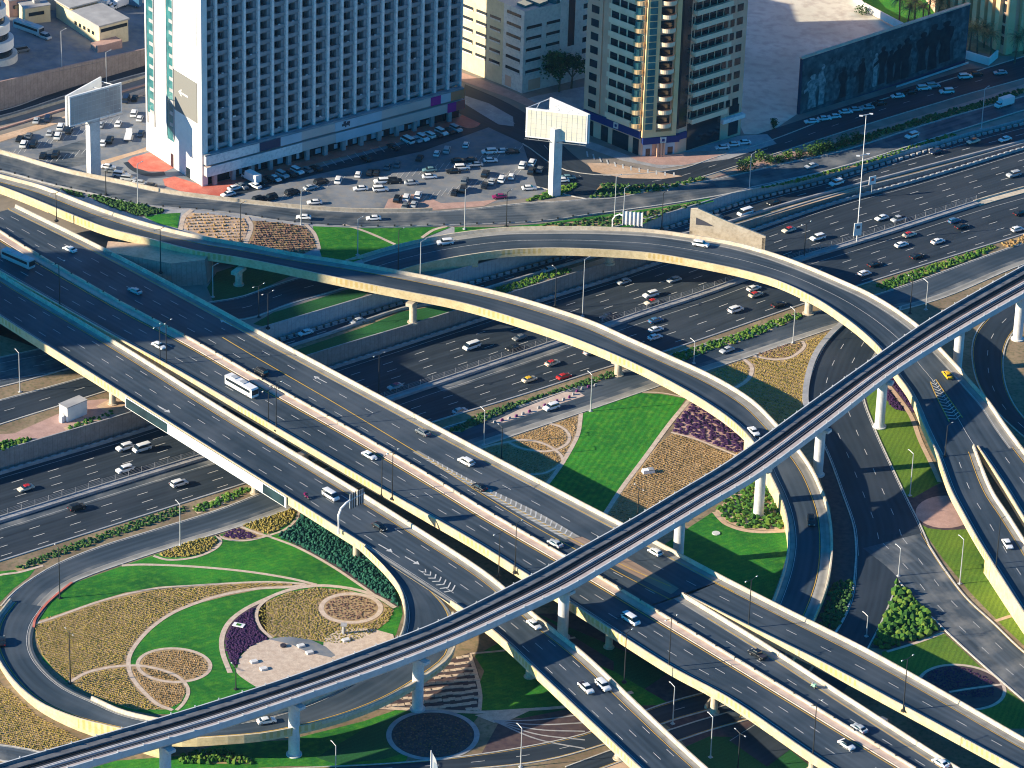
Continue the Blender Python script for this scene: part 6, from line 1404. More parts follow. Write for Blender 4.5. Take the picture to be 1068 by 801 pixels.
def car_parts(kind, col, roof=None):
    """list of (part name, mesh, offset)"""
    key = (kind, col, roof)
    if key in meshes: return meshes[key]
    pc = 'paint_'+col.replace(' ', '_'); out = []
    if kind in SPEC:
        L_, W, prof, g, wx, wr = SPEC[kind]
        bm = bmesh.new(); bm_profile(bm, prof, W); body = bm_done(bm, 'body', pc, .09, True); out.append(('body', body, (0, 0, 0)))
        bm = bmesh.new(); bm_frustum(bm, g[0], g[1], g[2], g[3], g[4], g[5]-.03, g[6], g[7]); out.append(('window', bm_done(bm, 'window', 'glass_dark', .03), (0, 0, 0)))
        bm = bmesh.new(); bm_frustum(bm, g[2]-.12, g[3]+.1, g[2]+.05, g[3]-.1, g[5]-.08, g[5]+.05, g[7]+.06, g[7]-.15); rc = 'paint_'+roof if roof else pc; out.append(('roof', bm_done(bm, 'roof', rc, .03, True), (0, 0, 0)))
        # pillars
        mb = MB()
        for xx, XX in ((g[0]+.55*(g[2]-g[0])*0+g[0]*.0+(g[0]+g[1])*.5, (g[2]+g[3])*.5),):
            for s_ in (-1, 1): mb.tube([(xx, s_*g[6]/2, g[4]), (XX, s_*g[7]/2, g[5])], .06, 5)
        o = mb.build('pillar', M[pc]); out.append(('pillar', o.data, (0, 0, 0))); bpy.data.objects.remove(o)
        for sx in (-1, 1):
            for sy in (-1, 1): out.append(('wheel', wheel_mesh(wr), (sx*wx, sy*(W/2-.1), wr)))
        zf_ = .66 if kind in ('sedan', 'hatchback') else .85
        for sy in (-1, 1): out.append(('headlight', lamp_box('headlight', 'headlamp'), (L_/2-.13, sy*(W/2-.32), zf_))); out.append(('taillight', lamp_box('taillight', 'taillamp'), (-L_/2+.1, sy*(W/2-.26), zf_+.1)))
    elif kind == 'pickup':
        bm = bmesh.new(); bm_profile(bm, [(-2.65, .45), (-2.68, 1.05), (-.6, 1.08), (-.6, 1.15), (1.2, 1.15), (2.4, 1.02), (2.65, .75), (2.6, .42)], 1.9); out.append(('body', bm_done(bm, 'body', pc, .07, True), (0, 0, 0)))
        bm = bmesh.new(); bm_frustum(bm, -.75, 1.5, -.6, .95, 1.1, 1.75, 1.8, 1.52); out.append(('window', bm_done(bm, 'window', 'glass_dark', .03), (0, 0, 0)))
        bm = bmesh.new(); bm_frustum(bm, -.65, 1.0, -.5, .85, 1.7, 1.82, 1.56, 1.4); out.append(('roof', bm_done(bm, 'roof', pc, .03), (0, 0, 0)))
        mb = MB(); mb.box((-1.65, 0, 1.09), (.9, .78, .02)); o = mb.build('cargo_bed', M['cloth_dark']); out.append(('cargo_bed', o.data, (0, 0, 0))); bpy.data.objects.remove(o)
        for sx in (-1.7, 1.65):
            for sy in (-1, 1): out.append(('wheel', wheel_mesh(.42), (sx, sy*.86, .42)))
        for sy in (-1, 1): out.append(('headlight', lamp_box('headlight', 'headlamp'), (2.52, sy*.66, .85)))
    elif kind == 'bus':
        bm = bmesh.new(); bm_profile(bm, [(-5.9, .4), (-5.95, 3.0), (-5.8, 3.15), (5.6, 3.15), (5.85, 2.9), (5.95, 1.2), (5.9, .4)], 2.5); out.append(('body', bm_done(bm, 'body', pc, .08), (0, 0, 0)))
        mb = MB()
        for s_ in (-1, 1): mb.box((-.2, s_*1.25, 2.1), (5.3, .03, .42))
        o = mb.build('window', M['glass_dark']); out.append(('window', o.data, (0, 0, 0))); bpy.data.objects.remove(o)
        mb = MB(); mb.box((5.88, 0, 1.95), (.12, 1.12, .72)); o = mb.build('windscreen', M['glass_dark']); out.append(('windscreen', o.data, (0, 0, 0))); bpy.data.objects.remove(o)
        mb = MB()
        for x_ in (-3, .8): mb.box((x_, 0, 3.22), (1.0, .8, .1))
        o = mb.build('roof_unit', M['paint_silver']); out.append(('roof_unit', o.data, (0, 0, 0))); bpy.data.objects.remove(o)
        for sx in (-3.6, 3.7):
            for sy in (-1, 1): out.append(('wheel', wheel_mesh(.5), (sx, sy*1.12, .5)))
        for sy in (-1, 1): out.append(('headlight', lamp_box('headlight', 'headlamp'), (5.9, sy*.95, .8)))
    elif kind == 'truck':
        bm = bmesh.new(); bm_profile(bm, [(1.9, .5), (1.9, 2.1), (2.6, 2.2), (3.1, 1.5), (3.6, 1.3), (3.65, .5)], 2.1); out.append(('cab', bm_done(bm, 'cab', pc, .08), (0, 0, 0)))
        mb = MB(); mb.box((-.9, 0, 1.95), (2.7, 1.15, 1.25)); o = mb.build('cargo_box', M[pc]); out.append(('cargo_box', o.data, (0, 0, 0))); bpy.data.objects.remove(o)
        mb = MB(); mb.box((0, 0, .6), (3.3, .5, .12)); o = mb.build('chassis', M['rubber']); out.append(('chassis', o.data, (0, 0, 0))); bpy.data.objects.remove(o)
        bm = bmesh.new(); bm_frustum(bm, 2.1, 3.12, 2.1, 2.65, 1.5, 2.12, 2.14, 2.12); out.append(('window', bm_done(bm, 'window', 'glass_dark'), (0, 0, 0)))
        for sx in (-2.2, 2.7):
            for sy in (-1, 1): out.append(('wheel', wheel_mesh(.45), (sx, sy*.95, .45)))
    elif kind == 'flatbed':
        bm = bmesh.new(); bm_profile(bm, [(1.9, .5), (1.9, 2.1), (2.6, 2.2), (3.1, 1.5), (3.5, 1.3), (3.55, .5)], 2.0); out.append(('cab', bm_done(bm, 'cab', pc, .08), (0, 0, 0)))
        mb = MB(); mb.box((-.9, 0, 1.0), (2.8, 1.1, .12)); o = mb.build('flat_bed', M[pc]); out.append(('flat_bed', o.data, (0, 0, 0))); bpy.data.objects.remove(o)
        for sx in (-2.2, 2.7):
            for sy in (-1, 1): out.append(('wheel', wheel_mesh(.45), (sx, sy*.9, .45)))
    elif kind == 'motorcycle':
        mb = MB(); mb.box((0, 0, .62), (.55, .14, .2)); mb.box((-.35, 0, .85), (.35, .12, .06)); mb.tube([(.5, 0, .45), (.35, 0, 1.05)], .05, 6); mb.tube([(.35, -.35, 1.08), (.35, .35, 1.08)], .03, 6); o = mb.build('frame', M[pc]); out.append(('frame', o.data, (0, 0, 0))); bpy.data.objects.remove(o)
        mb = MB(); mb.box((-.72, 0, 1.1), (.28, .3, .3)); o = mb.build('cargo_case', M[pc]); out.append(('cargo_case', o.data, (0, 0, 0))); bpy.data.objects.remove(o)
        for sx in (-.65, .68): out.append(('wheel', wheel_mesh(.32), (sx, 0, .32)))
    meshes[key] = out; return out
BODYLEN = {'bus': 12, 'truck': 7}
def nearest_mid(A, B, p):
    best = (1e18, 0)
    for i in range(len(A)):
        c = (A[i]+B[i])/2; d = (c.x-p.x)**2+(c.y-p.y)**2
        if d < best[0]: best = (d, i)
    i = best[1]; j = min(i+1, len(A)-1); k = max(j-1, 0); c = (A[i]+B[i])/2
    return c.z, ((A[j]+B[j])-(A[k]+B[k])).normalized()
DECKS = {'1': (a, b), 'A': (aA, bA), 'B': (aB, bB), 'Cc': (aC, bC), 'L': (a4, b4), 'r1': (a5, b5), 'r2': (a6, b6), 'f': (a6a, b6a), 'R0': (sA, sB)}
a1_, b1_, _s = resample(*strip_w(D1, None, dz=1.1, n=6), 3.5); DECKS['1'] = (a1_, b1_)
def place(px, py, road_, hd):
    if road_ in DECKS:
        A_, B_ = DECKS[road_]; z = 8.5
        for _ in range(4): p = P(px, py, z); z, t = nearest_mid(A_, B_, p)
        p = P(px, py, z); ang = math.atan2(t.y, t.x) + (0 if hd >= 0 else math.pi); off = .06
        return Vector((p.x, p.y, z+off)), ang
    zf = {'S': zS, 'C': zC, 'N': zN, 'Y': zY}[road_]
    p = P(px, py, zf)
    if isinstance(hd, tuple): q = P(px+hd[0], py+hd[1], zf); ang = math.atan2(q.y-p.y, q.x-p.x)
    else:
        q = {'S': lambda: Vector((p.x+5, yM(p.x+5), 0))-Vector((p.x, yM(p.x), 0)), 'C': lambda: Vector((p.x+5, yA(p.x+5), 0))-Vector((p.x, yA(p.x), 0)), 'N': lambda: Vector((p.x+5, yC(p.x+5), 0))-Vector((p.x, yC(p.x), 0)), 'Y': lambda: Vector((1, 0, 0))}[road_]()
        ang = math.atan2(q.y, q.x) + (0 if hd >= 0 else math.pi)
    return Vector((p.x, p.y, p.z+{'S': .02, 'C': .06, 'N': .09, 'Y': .02}[road_])), ang
NAMEOF = {'sedan': 'sedan_car', 'hatchback': 'hatchback_car', 'suv': 'suv', 'van': 'minivan', 'pickup': 'pickup_truck', 'bus': 'bus', 'truck': 'box_truck', 'flatbed': 'flatbed_truck', 'motorcycle': 'motorcycle'}
CATOF = {'sedan': 'car', 'hatchback': 'car', 'suv': 'car', 'van': 'van', 'pickup': 'pickup truck', 'bus': 'bus', 'truck': 'truck', 'flatbed': 'truck', 'motorcycle': 'motorcycle'}
def vehicle(kind, col, px, py, road_, hd, label, roof=None, group=None, lights=True):
    loc, ang = place(px, py, road_, hd)
    e = empty(NAMEOF[kind] if not roof else 'taxi', loc, ang); tag(e, label, 'taxi' if roof else CATOF[kind], group)
    for nm, me, off_ in car_parts(kind, col, roof):
        if not lights and nm in ('headlight', 'taillight', 'pillar'): continue
        o = bpy.data.objects.new(nm, me); COL.objects.link(o); o.parent = e; o.location = off_
    return e
GR = 'vehicles driving on the motorway'; GF = 'vehicles on the flyovers and ramps'; GP = 'cars parked round the hotel'; GM = 'cars parked along the frontage road'
ROADV = [
 ('sedan', 'white', 316.7, 228.5, 'R0', -1, 'white saloon on the service road above the plant rows, just past the podium'),
 ('sedan', 'white', 389.6, 229.5, 'R0', -1, 'white saloon on the service road above the small lawns, beside the car park island'),
 ('suv', 'white', 464, 255, 'r2', -1, 'white car at the start of the upper curved flyover, at the edge of shade'),
 ('suv', 'white', 731, 257, 'r2', 1, 'white car on the crown of the upper curved flyover, near the triangular wing wall'),
 ('van', 'white', 777, 224, 'C', -1, 'white minibus on the sunken slip road beside the triangular wing wall'),
 ('sedan', 'black', 807, 213, 'C', -1, 'black car on the sunken slip road ahead of the blue grey wall curve'),
 ('sedan', 'grey', 747, 229, 'C', -1, 'dark grey car on the slip road behind the wing wall, in the shade'),
 ('suv', 'white', 872, 193, 'C', -1, 'white four by four on the slip road near the tall light mast'),
 ('sedan', 'silver', 372.8, 337, 'C', -1, 'silver car on the sunken slip road below the slender flyover'),
 ('sedan', 'white', 318.6, 349, 'C', -1, 'white car on the slip road about to go under the main flyover'),
 ('sedan', 'silver', 572, 283, 'C', -1, 'pale car half hidden on the slip road under the upper curved flyover'),
 ('sedan', 'dark blue', 976, 160, 'C', -1, 'dark car on the slip road below the yellow green planting strip'),
 ('sedan', 'cream', 1014.9, 149, 'C', -1, 'cream taxi with a red roof at the top of the slip road', 'red'),
 ('sedan', 'white', 1048, 147, 'C', -1, 'white saloon at the top of the slip road behind the red roofed taxi'),
 ('sedan', 'silver', 846, 175, 'R0', -1, 'pale blue silver car on the service road beyond the row of round shrubs'),
 ('suv', 'white', 950.8, 143.5, 'R0', -1, 'white car on the service road below the parked row at the mural'),
 ('truck', 'white', 1047, 111, 'R0', -1, 'white box truck on the service road past the end of the mural'),
 # north carriageway
 ('sedan', 'cream', 27, 511, 'S', -1, 'cream taxi with a red roof on the motorway below the hedge topped brown wall', 'red'),
 ('suv', 'white', 130, 469, 'S', -1, 'white four by four beside a white van, in the shade line near the brown wall'),
 ('van', 'white', 148, 470, 'S', -1, 'white van overtaking a white four by four near the lowest flyover'),
 ('suv', 'white', 130, 492, 'S', -1, 'white estate car in the lane beside the median fence, below a white van pair'),
 ('van', 'white', 491.7, 363.5, 'S', -1, 'white minibus alone in the middle lanes under the sweep of the slender flyover'),
 ('sedan', 'black', 535, 364.5, 'S', -1, 'black car with a white bonnet glint next to the median fence'),
 ('sedan', 'grey', 542, 354, 'S', -1, 'grey car just ahead of the black car by the median fence'),
 ('sedan', 'silver', 412, 405, 'S', -1, 'silver taxi with a purple roof in the shade beside the main flyover', 'purple'),
 ('sedan', 'silver', 650.5, 295.5, 'S', -1, 'silver car in the lane next to the brown wall beneath the upper flyover'),
 ('sedan', 'silver', 703, 293.5, 'S', -1, 'silver saloon emerging from under the upper curved flyover'),
 ('suv', 'white', 678.6, 309.5, 'S', -1, 'white car right beside a red roofed taxi north of the median'),
 ('sedan', 'cream', 679.5, 317, 'S', -1, 'cream taxi with a red roof beside a white car, north of the median', 'red'),
 ('sedan', 'dark blue', 633, 332, 'S', -1, 'dark blue car by the median fence under the edge of the slender flyover'),
 ('sedan', 'cream', 822.6, 241.5, 'S', -1, 'cream taxi with a dark red roof near the shade of the brown wall', 'red'),
 ('suv', 'white', 852.6, 250, 'S', -1, 'white four by four in the middle lane before the tall light mast'),
 ('sedan', 'white', 919.5, 229, 'S', -1, 'white saloon just past the tall light mast, ahead of a silver pickup'),
 ('pickup', 'silver', 937, 230.5, 'S', -1, 'silver pickup following a white saloon past the tall light mast'),
 ('suv', 'silver', 1057, 184, 'S', -1, 'silver four by four on the motorway beside the paved end of the median'),
 # south carriageway
 ('suv', 'black', 80.5, 531.5, 'S', 1, 'black four by four on the motorway near the loop road hedge'),
 ('suv', 'white', 187, 506.5, 'S', 1, 'white four by four coming out below the lowest flyover'),
 ('sedan', 'silver', 479.5, 430.5, 'S', 1, 'silver saloon in the kerb lane leaving the shade of the main flyover'),
 ('sedan', 'cream', 576, 380.5, 'S', 1, 'cream taxi with a red roof above the crimson car, south of the median', 'red'),
 ('sedan', 'cream', 552, 397.5, 'S', 1, 'cream taxi with a yellow roof trailing the crimson car', 'yellow'),
 ('sedan', 'red', 588, 394.5, 'S', 1, 'crimson saloon in the kerb lane by the paved lay-by'),
 ('sedan', 'silver', 616, 369, 'S', 1, 'silver car slipping under the slender flyover'),
 ('sedan', 'white', 786, 302.5, 'S', 1, 'white saloon side by side with a red roofed taxi, inside the bend'),
 ('sedan', 'cream', 788, 309, 'S', 1, 'cream taxi with a red roof beside a white saloon, inside the bend', 'red'),
 ('suv', 'white', 767.4, 325, 'S', 1, 'white car in the middle lane near the hedge, inside the bend'),
 ('sedan', 'black', 812, 319.5, 'S', 1, 'black saloon about to pass under the upper flyover pier'),
 ('sedan', 'blue', 683.7, 336, 'S', 1, 'blue car at the head of a group of three by the median'),
 ('sedan', 'white', 684, 345.5, 'S', 1, 'white car in the middle of a group of three by the median'),
 ('sedan', 'white', 683, 353.5, 'S', 1, 'white car at the tail of a group of three south of the median'),
 ('sedan', 'cream', 948.5, 246.5, 'S', 1, 'cream taxi with a dark red roof next to the median near the light mast', 'red'),
 ('sedan', 'white', 940, 257, 'S', 1, 'white saloon just below the dark red roofed taxi'),
 ('sedan', 'white', 978, 253.5, 'S', 1, 'white saloon alone in the third lane past the light mast'),
 ('hatchback', 'blue', 995, 232, 'S', 1, 'blue hatchback next to the median, beside a black car'),
 ('sedan', 'black', 1003, 238, 'S', 1, 'black car with pale bonnet beside a blue hatchback'),
 ('sedan', 'black', 956, 269, 'S', 1, 'black saloon in the kerb lanes beyond the bright hedge'),
 ('sedan', 'black', 912, 277.5, 'S', 1, 'black saloon trailing above a white hatchback near the upper flyover'),
 ('hatchback', 'white', 901.7, 287, 'S', 1, 'white hatchback near the outer parapet of the upper curved flyover'),
 ('hatchback', 'white', 1061, 241, 'S', 1, 'white hatchback in the kerb lane by the thin dry hedge'),
 ('sedan', 'black', 1064, 224, 'S', 1, 'black car cut by the frame on the motorway'),
 # collector and loop
 ('suv', 'white', 575, 427, 'C', -1, 'white four by four on the collector road beside the paved lay-by'),
 ('sedan', 'silver', 758, 367, 'C', -1, 'silver saloon on the collector road beside the golden bed'),
 ('sedan', 'white', 278, 754, 'L', -1, 'white saloon on the loop ramp below the railway viaduct'),
 ('sedan', 'black', 2, 671, 'L', 1, 'black car at the tightest point of the loop, cut by the frame'),
 # decks
 ('bus', 'silver', 19, 275, 'A', 1, 'pale bus in the shade on the main flyover, cut near the frame'),
 ('bus', 'white', 252, 408, 'A', 1, 'long white bus in the sun on the main flyover'),
 ('sedan', 'white', 73, 262, 'A', -1, 'white saloon on the main flyover right at the start of the shade'),
 ('sedan', 'silver', 140.9, 305.5, 'A', -1, 'silver saloon in deep shade on the main flyover'),
 ('sedan', 'white', 165.8, 362.5, 'A', 1, 'white saloon beside the edge of the shade, behind the white bus'),
 ('suv', 'black', 272, 390, 'A', -1, 'black off-road car on the main flyover across the median from the white bus'),
 ('sedan', 'grey', 441, 453, 'A', -1, 'dark grey car with a white glint, ahead of the chevrons'),
 ('suv', 'white', 486, 484, 'A', -1, 'white estate car in the lane outside the chevrons'),
 ('sedan', 'black', 500, 510, 'A', -1, 'black saloon beside the chevrons with a pale roof glint'),
 ('sedan', 'white', 385, 477, 'A', 1, 'white saloon alone beside the pink median of the main flyover'),
 ('sedan', 'silver', 579, 569, 'A', -1, 'silver saloon about to come out from the railway viaduct'),
 ('van', 'white', 658, 649, 'B', 1, 'white minibus on the main flyover just past the railway viaduct'),
 ('van', 'white', 345, 519.5, '1', 1, 'white van behind a motorcycle near the overhead sign on the lowest flyover'),
 ('sedan', 'black', 396, 551.5, '1', 1, 'black saloon with a pale rear on the lowest flyover by the ramp'),
 ('sedan', 'white', 557, 653.5, '1', 1, 'white saloon on the lowest flyover just past the railway viaduct'),
 ('pickup', 'white', 611, 720, '1', 1, 'white pickup side by side with a white four by four'),
 ('suv', 'white', 629, 717.5, '1', 1, 'white four by four with dark glass side by side with a white pickup'),
 ('hatchback', 'white', 683, 578, 'Cc' , -1, 'small white car in the shadow next to the railway on the branch deck'),
 ('pickup', 'black', 790, 685, 'B', -1, 'black pickup on the main flyover near its forked end'),
 ('sedan', 'silver', 896, 762, 'B', -1, 'silver saloon passing a white one with a black roof'),
 ('sedan', 'white', 882.7, 779, 'B', 1, 'white saloon with a black glass roof across the median from a silver one', 'black'),
 ('sedan', 'white', 981, 798, 'B', -1, 'white saloon cut off at the frame on the main flyover'),
 ('sedan', 'white', 786, 452, 'r1', 1, 'white saloon on the slender flyover just before the railway'),
 ('suv', 'black', 846, 546, 'r1', 1, 'black van shaped car on the descending flyover past the railway'),
 ('sedan', 'yellow', 988, 393, 'r2', -1, 'all yellow taxi on the upper flyover just past the railway'),
 ('sedan', 'white', 1050.6, 569.5, 'f', 1, 'white saloon on the fork ramp beside the golden green lawn'),
]
for rv in ROADV:
    kind, col, px, py, rd_, hd, lb = rv[:7]; rf = rv[7] if len(rv) > 7 else None
    if lb.startswith('small white car'): rd_ = 'A'
    if lb.startswith('white saloon with a black glass'): 
        e = vehicle(kind, col, px, py, rd_, hd, lb, group=GF); 
        for ch in e.children:
            if ch.name.startswith('roof'): ch.data = ch.data.copy(); ch.data.materials[0] = M['paint_black']
        continue
    vehicle(kind, col, px, py, rd_, hd, lb, roof=rf, group=GR if rd_ in 'SC' else GF)
vehicle('motorcycle', 'purple', 320, 520, '1', 1, 'dark pink motorcycle with a top case and rider on the lowest flyover', group=GF)
vehicle('motorcycle', 'green', 847.7, 717.5, 'B', -1, 'pale green motorcycle with a top case and rider on the main flyover', group=GF)
# riders
def rider(px, py, rd_, hd, label, cl):
    loc, ang = place(px, py, rd_, hd); bm = bmesh.new(); me = bpy.data.meshes.new('person')
    V_ = [(-.3, 0, .95), (-.2, 0, 1.25), (-.08, 0, 1.5), (-.02, 0, 1.62), (.02, 0, 1.78), (-.08, .2, 1.48), (.1, .3, 1.25), (.33, .3, 1.12), (-.08, -.2, 1.48), (.1, -.3, 1.25), (.33, -.3, 1.12), (.1, .2, .95), (.15, .22, .45), (.1, -.2, .95), (.15, -.22, .45)]
    E_ = [(0, 1), (1, 2), (2, 3), (3, 4), (2, 5), (5, 6), (6, 7), (2, 8), (8, 9), (9, 10), (0, 11), (11, 12), (0, 13), (13, 14)]
    R_ = [.17, .18, .16, .07, .14, .08, .06, .05, .08, .06, .05, .1, .07, .1, .07]
    me.from_pydata(V_, E_, []); o = bpy.data.objects.new('person', me); COL.objects.link(o); o.location = loc; o.rotation_euler = (0, 0, ang); me.materials.append(M[cl])
    sk = o.modifiers.new('skin', 'SKIN'); 
    for v, r_ in zip(me.skin_vertices[0].data, R_): v.radius = (r_, r_)
    me.skin_vertices[0].data[0].use_root = True
    ss = o.modifiers.new('sub', 'SUBSURF'); ss.levels = 1; ss.render_levels = 1
    tag(o, label, 'person'); return o
rider(320, 520, '1', 1, 'person in dark clothes riding a motorcycle behind the white van', 'cloth_dark')
rider(847.7, 717.5, 'B', -1, 'person in pale clothes riding a motorcycle on the main flyover', 'cloth_light')
# ------------------------------------------------------------------ parked vehicles, by rows
a__ = 0; a_, b_, c_, d_ = (1, .5), (.35, -.8), (1, -.05), (1, -.32)
ROWS = [
 ('in the row below the hotel podium, counted from the end wall', a_, [('sedan', 'grey', 252.4, 196), ('truck', 'white', 262, 189), ('sedan', 'white', 266, 195.5), ('sedan', 'black', 272.5, 189.5), ('sedan', 'black', 281, 188), ('sedan', 'white', 287, 188), ('suv', 'silver', 294.5, 184.5), ('sedan', 'black', 303.4, 183), ('suv', 'white', 310, 180.5), ('sedan', 'grey', 320, 179), ('sedan', 'black', 329.6, 177), ('sedan', 'black', 381.5, 167), ('sedan', 'black', 410, 155), ('van', 'white', 425, 148.5), ('sedan', 'silver', 434, 147.5), ('suv', 'white', 441, 146), ('suv', 'white', 447.5, 143), ('sedan', 'black', 455, 142.5), ('suv', 'white', 460.5, 140), ('sedan', 'black', 468, 138.5), ('suv', 'silver', 475.5, 136.5)]),
 ('in the shaded middle row, counted from the end wall', b_, [('suv', 'white', 353, 190), ('hatchback', 'white', 373.7, 184), ('sedan', 'black', 386, 181.5), ('sedan', 'black', 392.7, 181.5), ('sedan', 'grey', 404, 175.5), ('sedan', 'grey', 414.4, 173), ('sedan', 'black', 437.6, 166.5), ('hatchback', 'white', 455.6, 162), ('suv', 'silver', 466, 158.5), ('hatchback', 'white', 486, 153)]),
 ('in the line along the shade edge, counted from the podium', c_, [('sedan', 'teal', 448, 179), ('sedan', 'black', 472.8, 180.5), ('suv', 'white', 482, 177), ('sedan', 'silver', 496, 173.5), ('sedan', 'white', 511.5, 169), ('suv', 'white', 510, 160.5), ('sedan', 'white', 523, 159.5), ('sedan', 'black', 534, 160), ('sedan', 'black', 490, 169), ('sedan', 'black', 478, 169.5)]),
 ('in the sunlit front of the car park, counted from the island', c_, [('sedan', 'white', 376, 198.5), ('suv', 'white', 397, 199.5), ('suv', 'white', 398, 191.5), ('suv', 'black', 411.4, 191), ('sedan', 'silver', 429.4, 192.5), ('sedan', 'white', 448, 186), ('sedan', 'white', 552, 198), ('sedan', 'purple', 521, 207), ('sedan', 'white', 328, 213)]),
 ('in the knot beside the pink island, counted from the kerb', b_, [('suv', 'black', 414.4, 209.5), ('suv', 'white', 424, 208.5), ('suv', 'white', 436, 206), ('sedan', 'silver', 431.6, 215), ('sedan', 'grey', 422.7, 216.5)]),
 ('in the rows near the cream billboard, counted towards it', b_, [('sedan', 'black', 474, 202.5), ('suv', 'black', 483, 199.5), ('suv', 'grey', 484.5, 190.5), ('sedan', 'black', 505.5, 195), ('suv', 'black', 506, 183.5), ('sedan', 'silver', 513, 191), ('suv', 'white', 523.4, 189), ('hatchback', 'white', 533.6, 186), ('suv', 'white', 545, 174.5), ('suv', 'white', 555, 172), ('suv', 'black', 554, 180.5), ('sedan', 'grey', 563, 178.5)]),
 ('behind the foot of the cream billboard, counted from its mast', c_, [('sedan', 'white', 586, 190), ('sedan', 'teal', 593, 187)]),
 ('between podium row and service road wall, counted from the end wall', (1, -.25), [('sedan', 'white', 238, 204.5), ('sedan', 'white', 245, 198), ('suv', 'black', 271, 210), ('suv', 'black', 281.6, 208.5), ('suv', 'black', 305, 203), ('sedan', 'silver', 324, 197.5), ('suv', 'black', 335, 192)]),
 ('on the lot beside the grey billboard, counted from the sand', b_, [('suv', 'dark blue', 50, 125.5), ('sedan', 'silver', 38, 127.5), ('suv', 'white', 63.4, 134.5), ('sedan', 'silver', 52, 140.5), ('suv', 'white', 60.4, 144), ('sedan', 'black', 72, 138), ('sedan', 'grey', 30, 143.5), ('sedan', 'black', 20.5, 146.5), ('suv', 'white', 25, 152.5), ('suv', 'black', 35, 152), ('sedan', 'black', 44.7, 164), ('suv', 'black', 58, 163)]),
 ('between the grey billboard and the end wall, counted from the back', (.3, -.8), [('van', 'dark blue', 131.6, 105.5), ('sedan', 'black', 140.6, 104), ('suv', 'white', 139.9, 120.5), ('hatchback', 'white', 145.8, 125.5), ('sedan', 'white', 123.4, 131), ('sedan', 'silver', 105, 132), ('suv', 'black', 114.4, 148), ('sedan', 'white', 107.5, 151), ('flatbed', 'white', 134, 144), ('sedan', 'dark blue', 147, 141)]),
 ('behind the parapet by the red forecourt, counted from the mast', (1, .12), [('sedan', 'white', 113, 176), ('sedan', 'grey', 117, 180), ('suv', 'white', 126, 184.5), ('suv', 'silver', 134, 188.5), ('sedan', 'silver', 145, 192.5), ('sedan', 'black', 156, 195.5)]),
 ('at the corner of the apartment tower, counted from the plaza', c_, [('sedan', 'white', 753, 155.5), ('sedan', 'white', 764, 152.5), ('sedan', 'white', 775.5, 150.5)]),
 ('in the parked line below the mural, counted from the tower end', c_, [('sedan', 'white', 846, 128.5), ('sedan', 'white', 859.6, 125.5), ('sedan', 'white', 869.5, 123.5), ('sedan', 'white', 882, 118.5), ('sedan', 'silver', 892, 116), ('sedan', 'silver', 904.5, 114), ('sedan', 'black', 917, 109.5), ('sedan', 'white', 936, 102), ('sedan', 'black', 949, 98), ('suv', 'white', 963.5, 94), ('suv', 'silver', 973, 91.5), ('suv', 'white', 987, 97.5), ('suv', 'white', 1006.6, 82), ('sedan', 'black', 1018, 79), ('sedan', 'silver', 1043, 77.5)]),
]
ORD = ['first', 'second', 'third', 'fourth', 'fifth', 'sixth', 'seventh', 'eighth', 'ninth', 'tenth', 'eleventh', 'twelfth', 'thirteenth', 'fourteenth', 'fifteenth', 'sixteenth', 'seventeenth', 'eighteenth', 'nineteenth', 'twentieth', 'twenty-first']
KN = {'sedan': 'saloon', 'hatchback': 'hatchback', 'suv': 'four by four', 'van': 'van', 'truck': 'box truck', 'flatbed': 'flatbed truck', 'pickup': 'pickup'}
rv_ = random.Random(9)
for phrase, hd, lst in ROWS:
    for i, (kind, col, px, py) in enumerate(lst):
        j = (hd[0]*(1 if rv_.random() < .5 else -1), hd[1])
        if hd[1] in (-.05, .12, -.25, .5): s_ = 1 if rv_.random() < .5 else -1; j = (hd[0]*s_, hd[1]*s_)
        else: j = (hd[0]+rv_.uniform(-.08, .08), hd[1])
        w_ = phrase.split(', counted ')
        vehicle(kind, col, px, py, 'N', j, '%s %s, %s %s' % (col, KN[kind], ORD[i], (w_[0]+', '+w_[1])), group=GM if 'mural' in phrase else GP, lights=False)
for kind, col, px, py, hd, lb in (('bus', 'silver', 30, 33, (1, .45), 'silver bus parked in the back yard by the peach coloured hut'), ('van', 'silver', 46, 40, (1, .45), 'silver van parked behind the bus in the back yard'), ('van', 'grey', 23, 54, (1, -.1), 'grey box van in the shade beside the terraced building'), ('truck', 'white', 108.6, 8, (1, .3), 'white box truck parked behind the warehouse'), ('truck', 'white', 124, 8, (-1, .3), 'white lorry beside a blue lorry behind the warehouse'), ('truck', 'blue', 137, 6, (-1, -.3), 'blue lorry parked behind the warehouse near the hotel')):
    vehicle(kind, col, px, py, 'Y', hd, lb, group='vehicles parked in the back yard', lights=False)
vehicle('suv', 'white', 953, 4, 'N', (1, -.3), 'white car in the green court behind the palms and the mural', group='', lights=False) if False else None
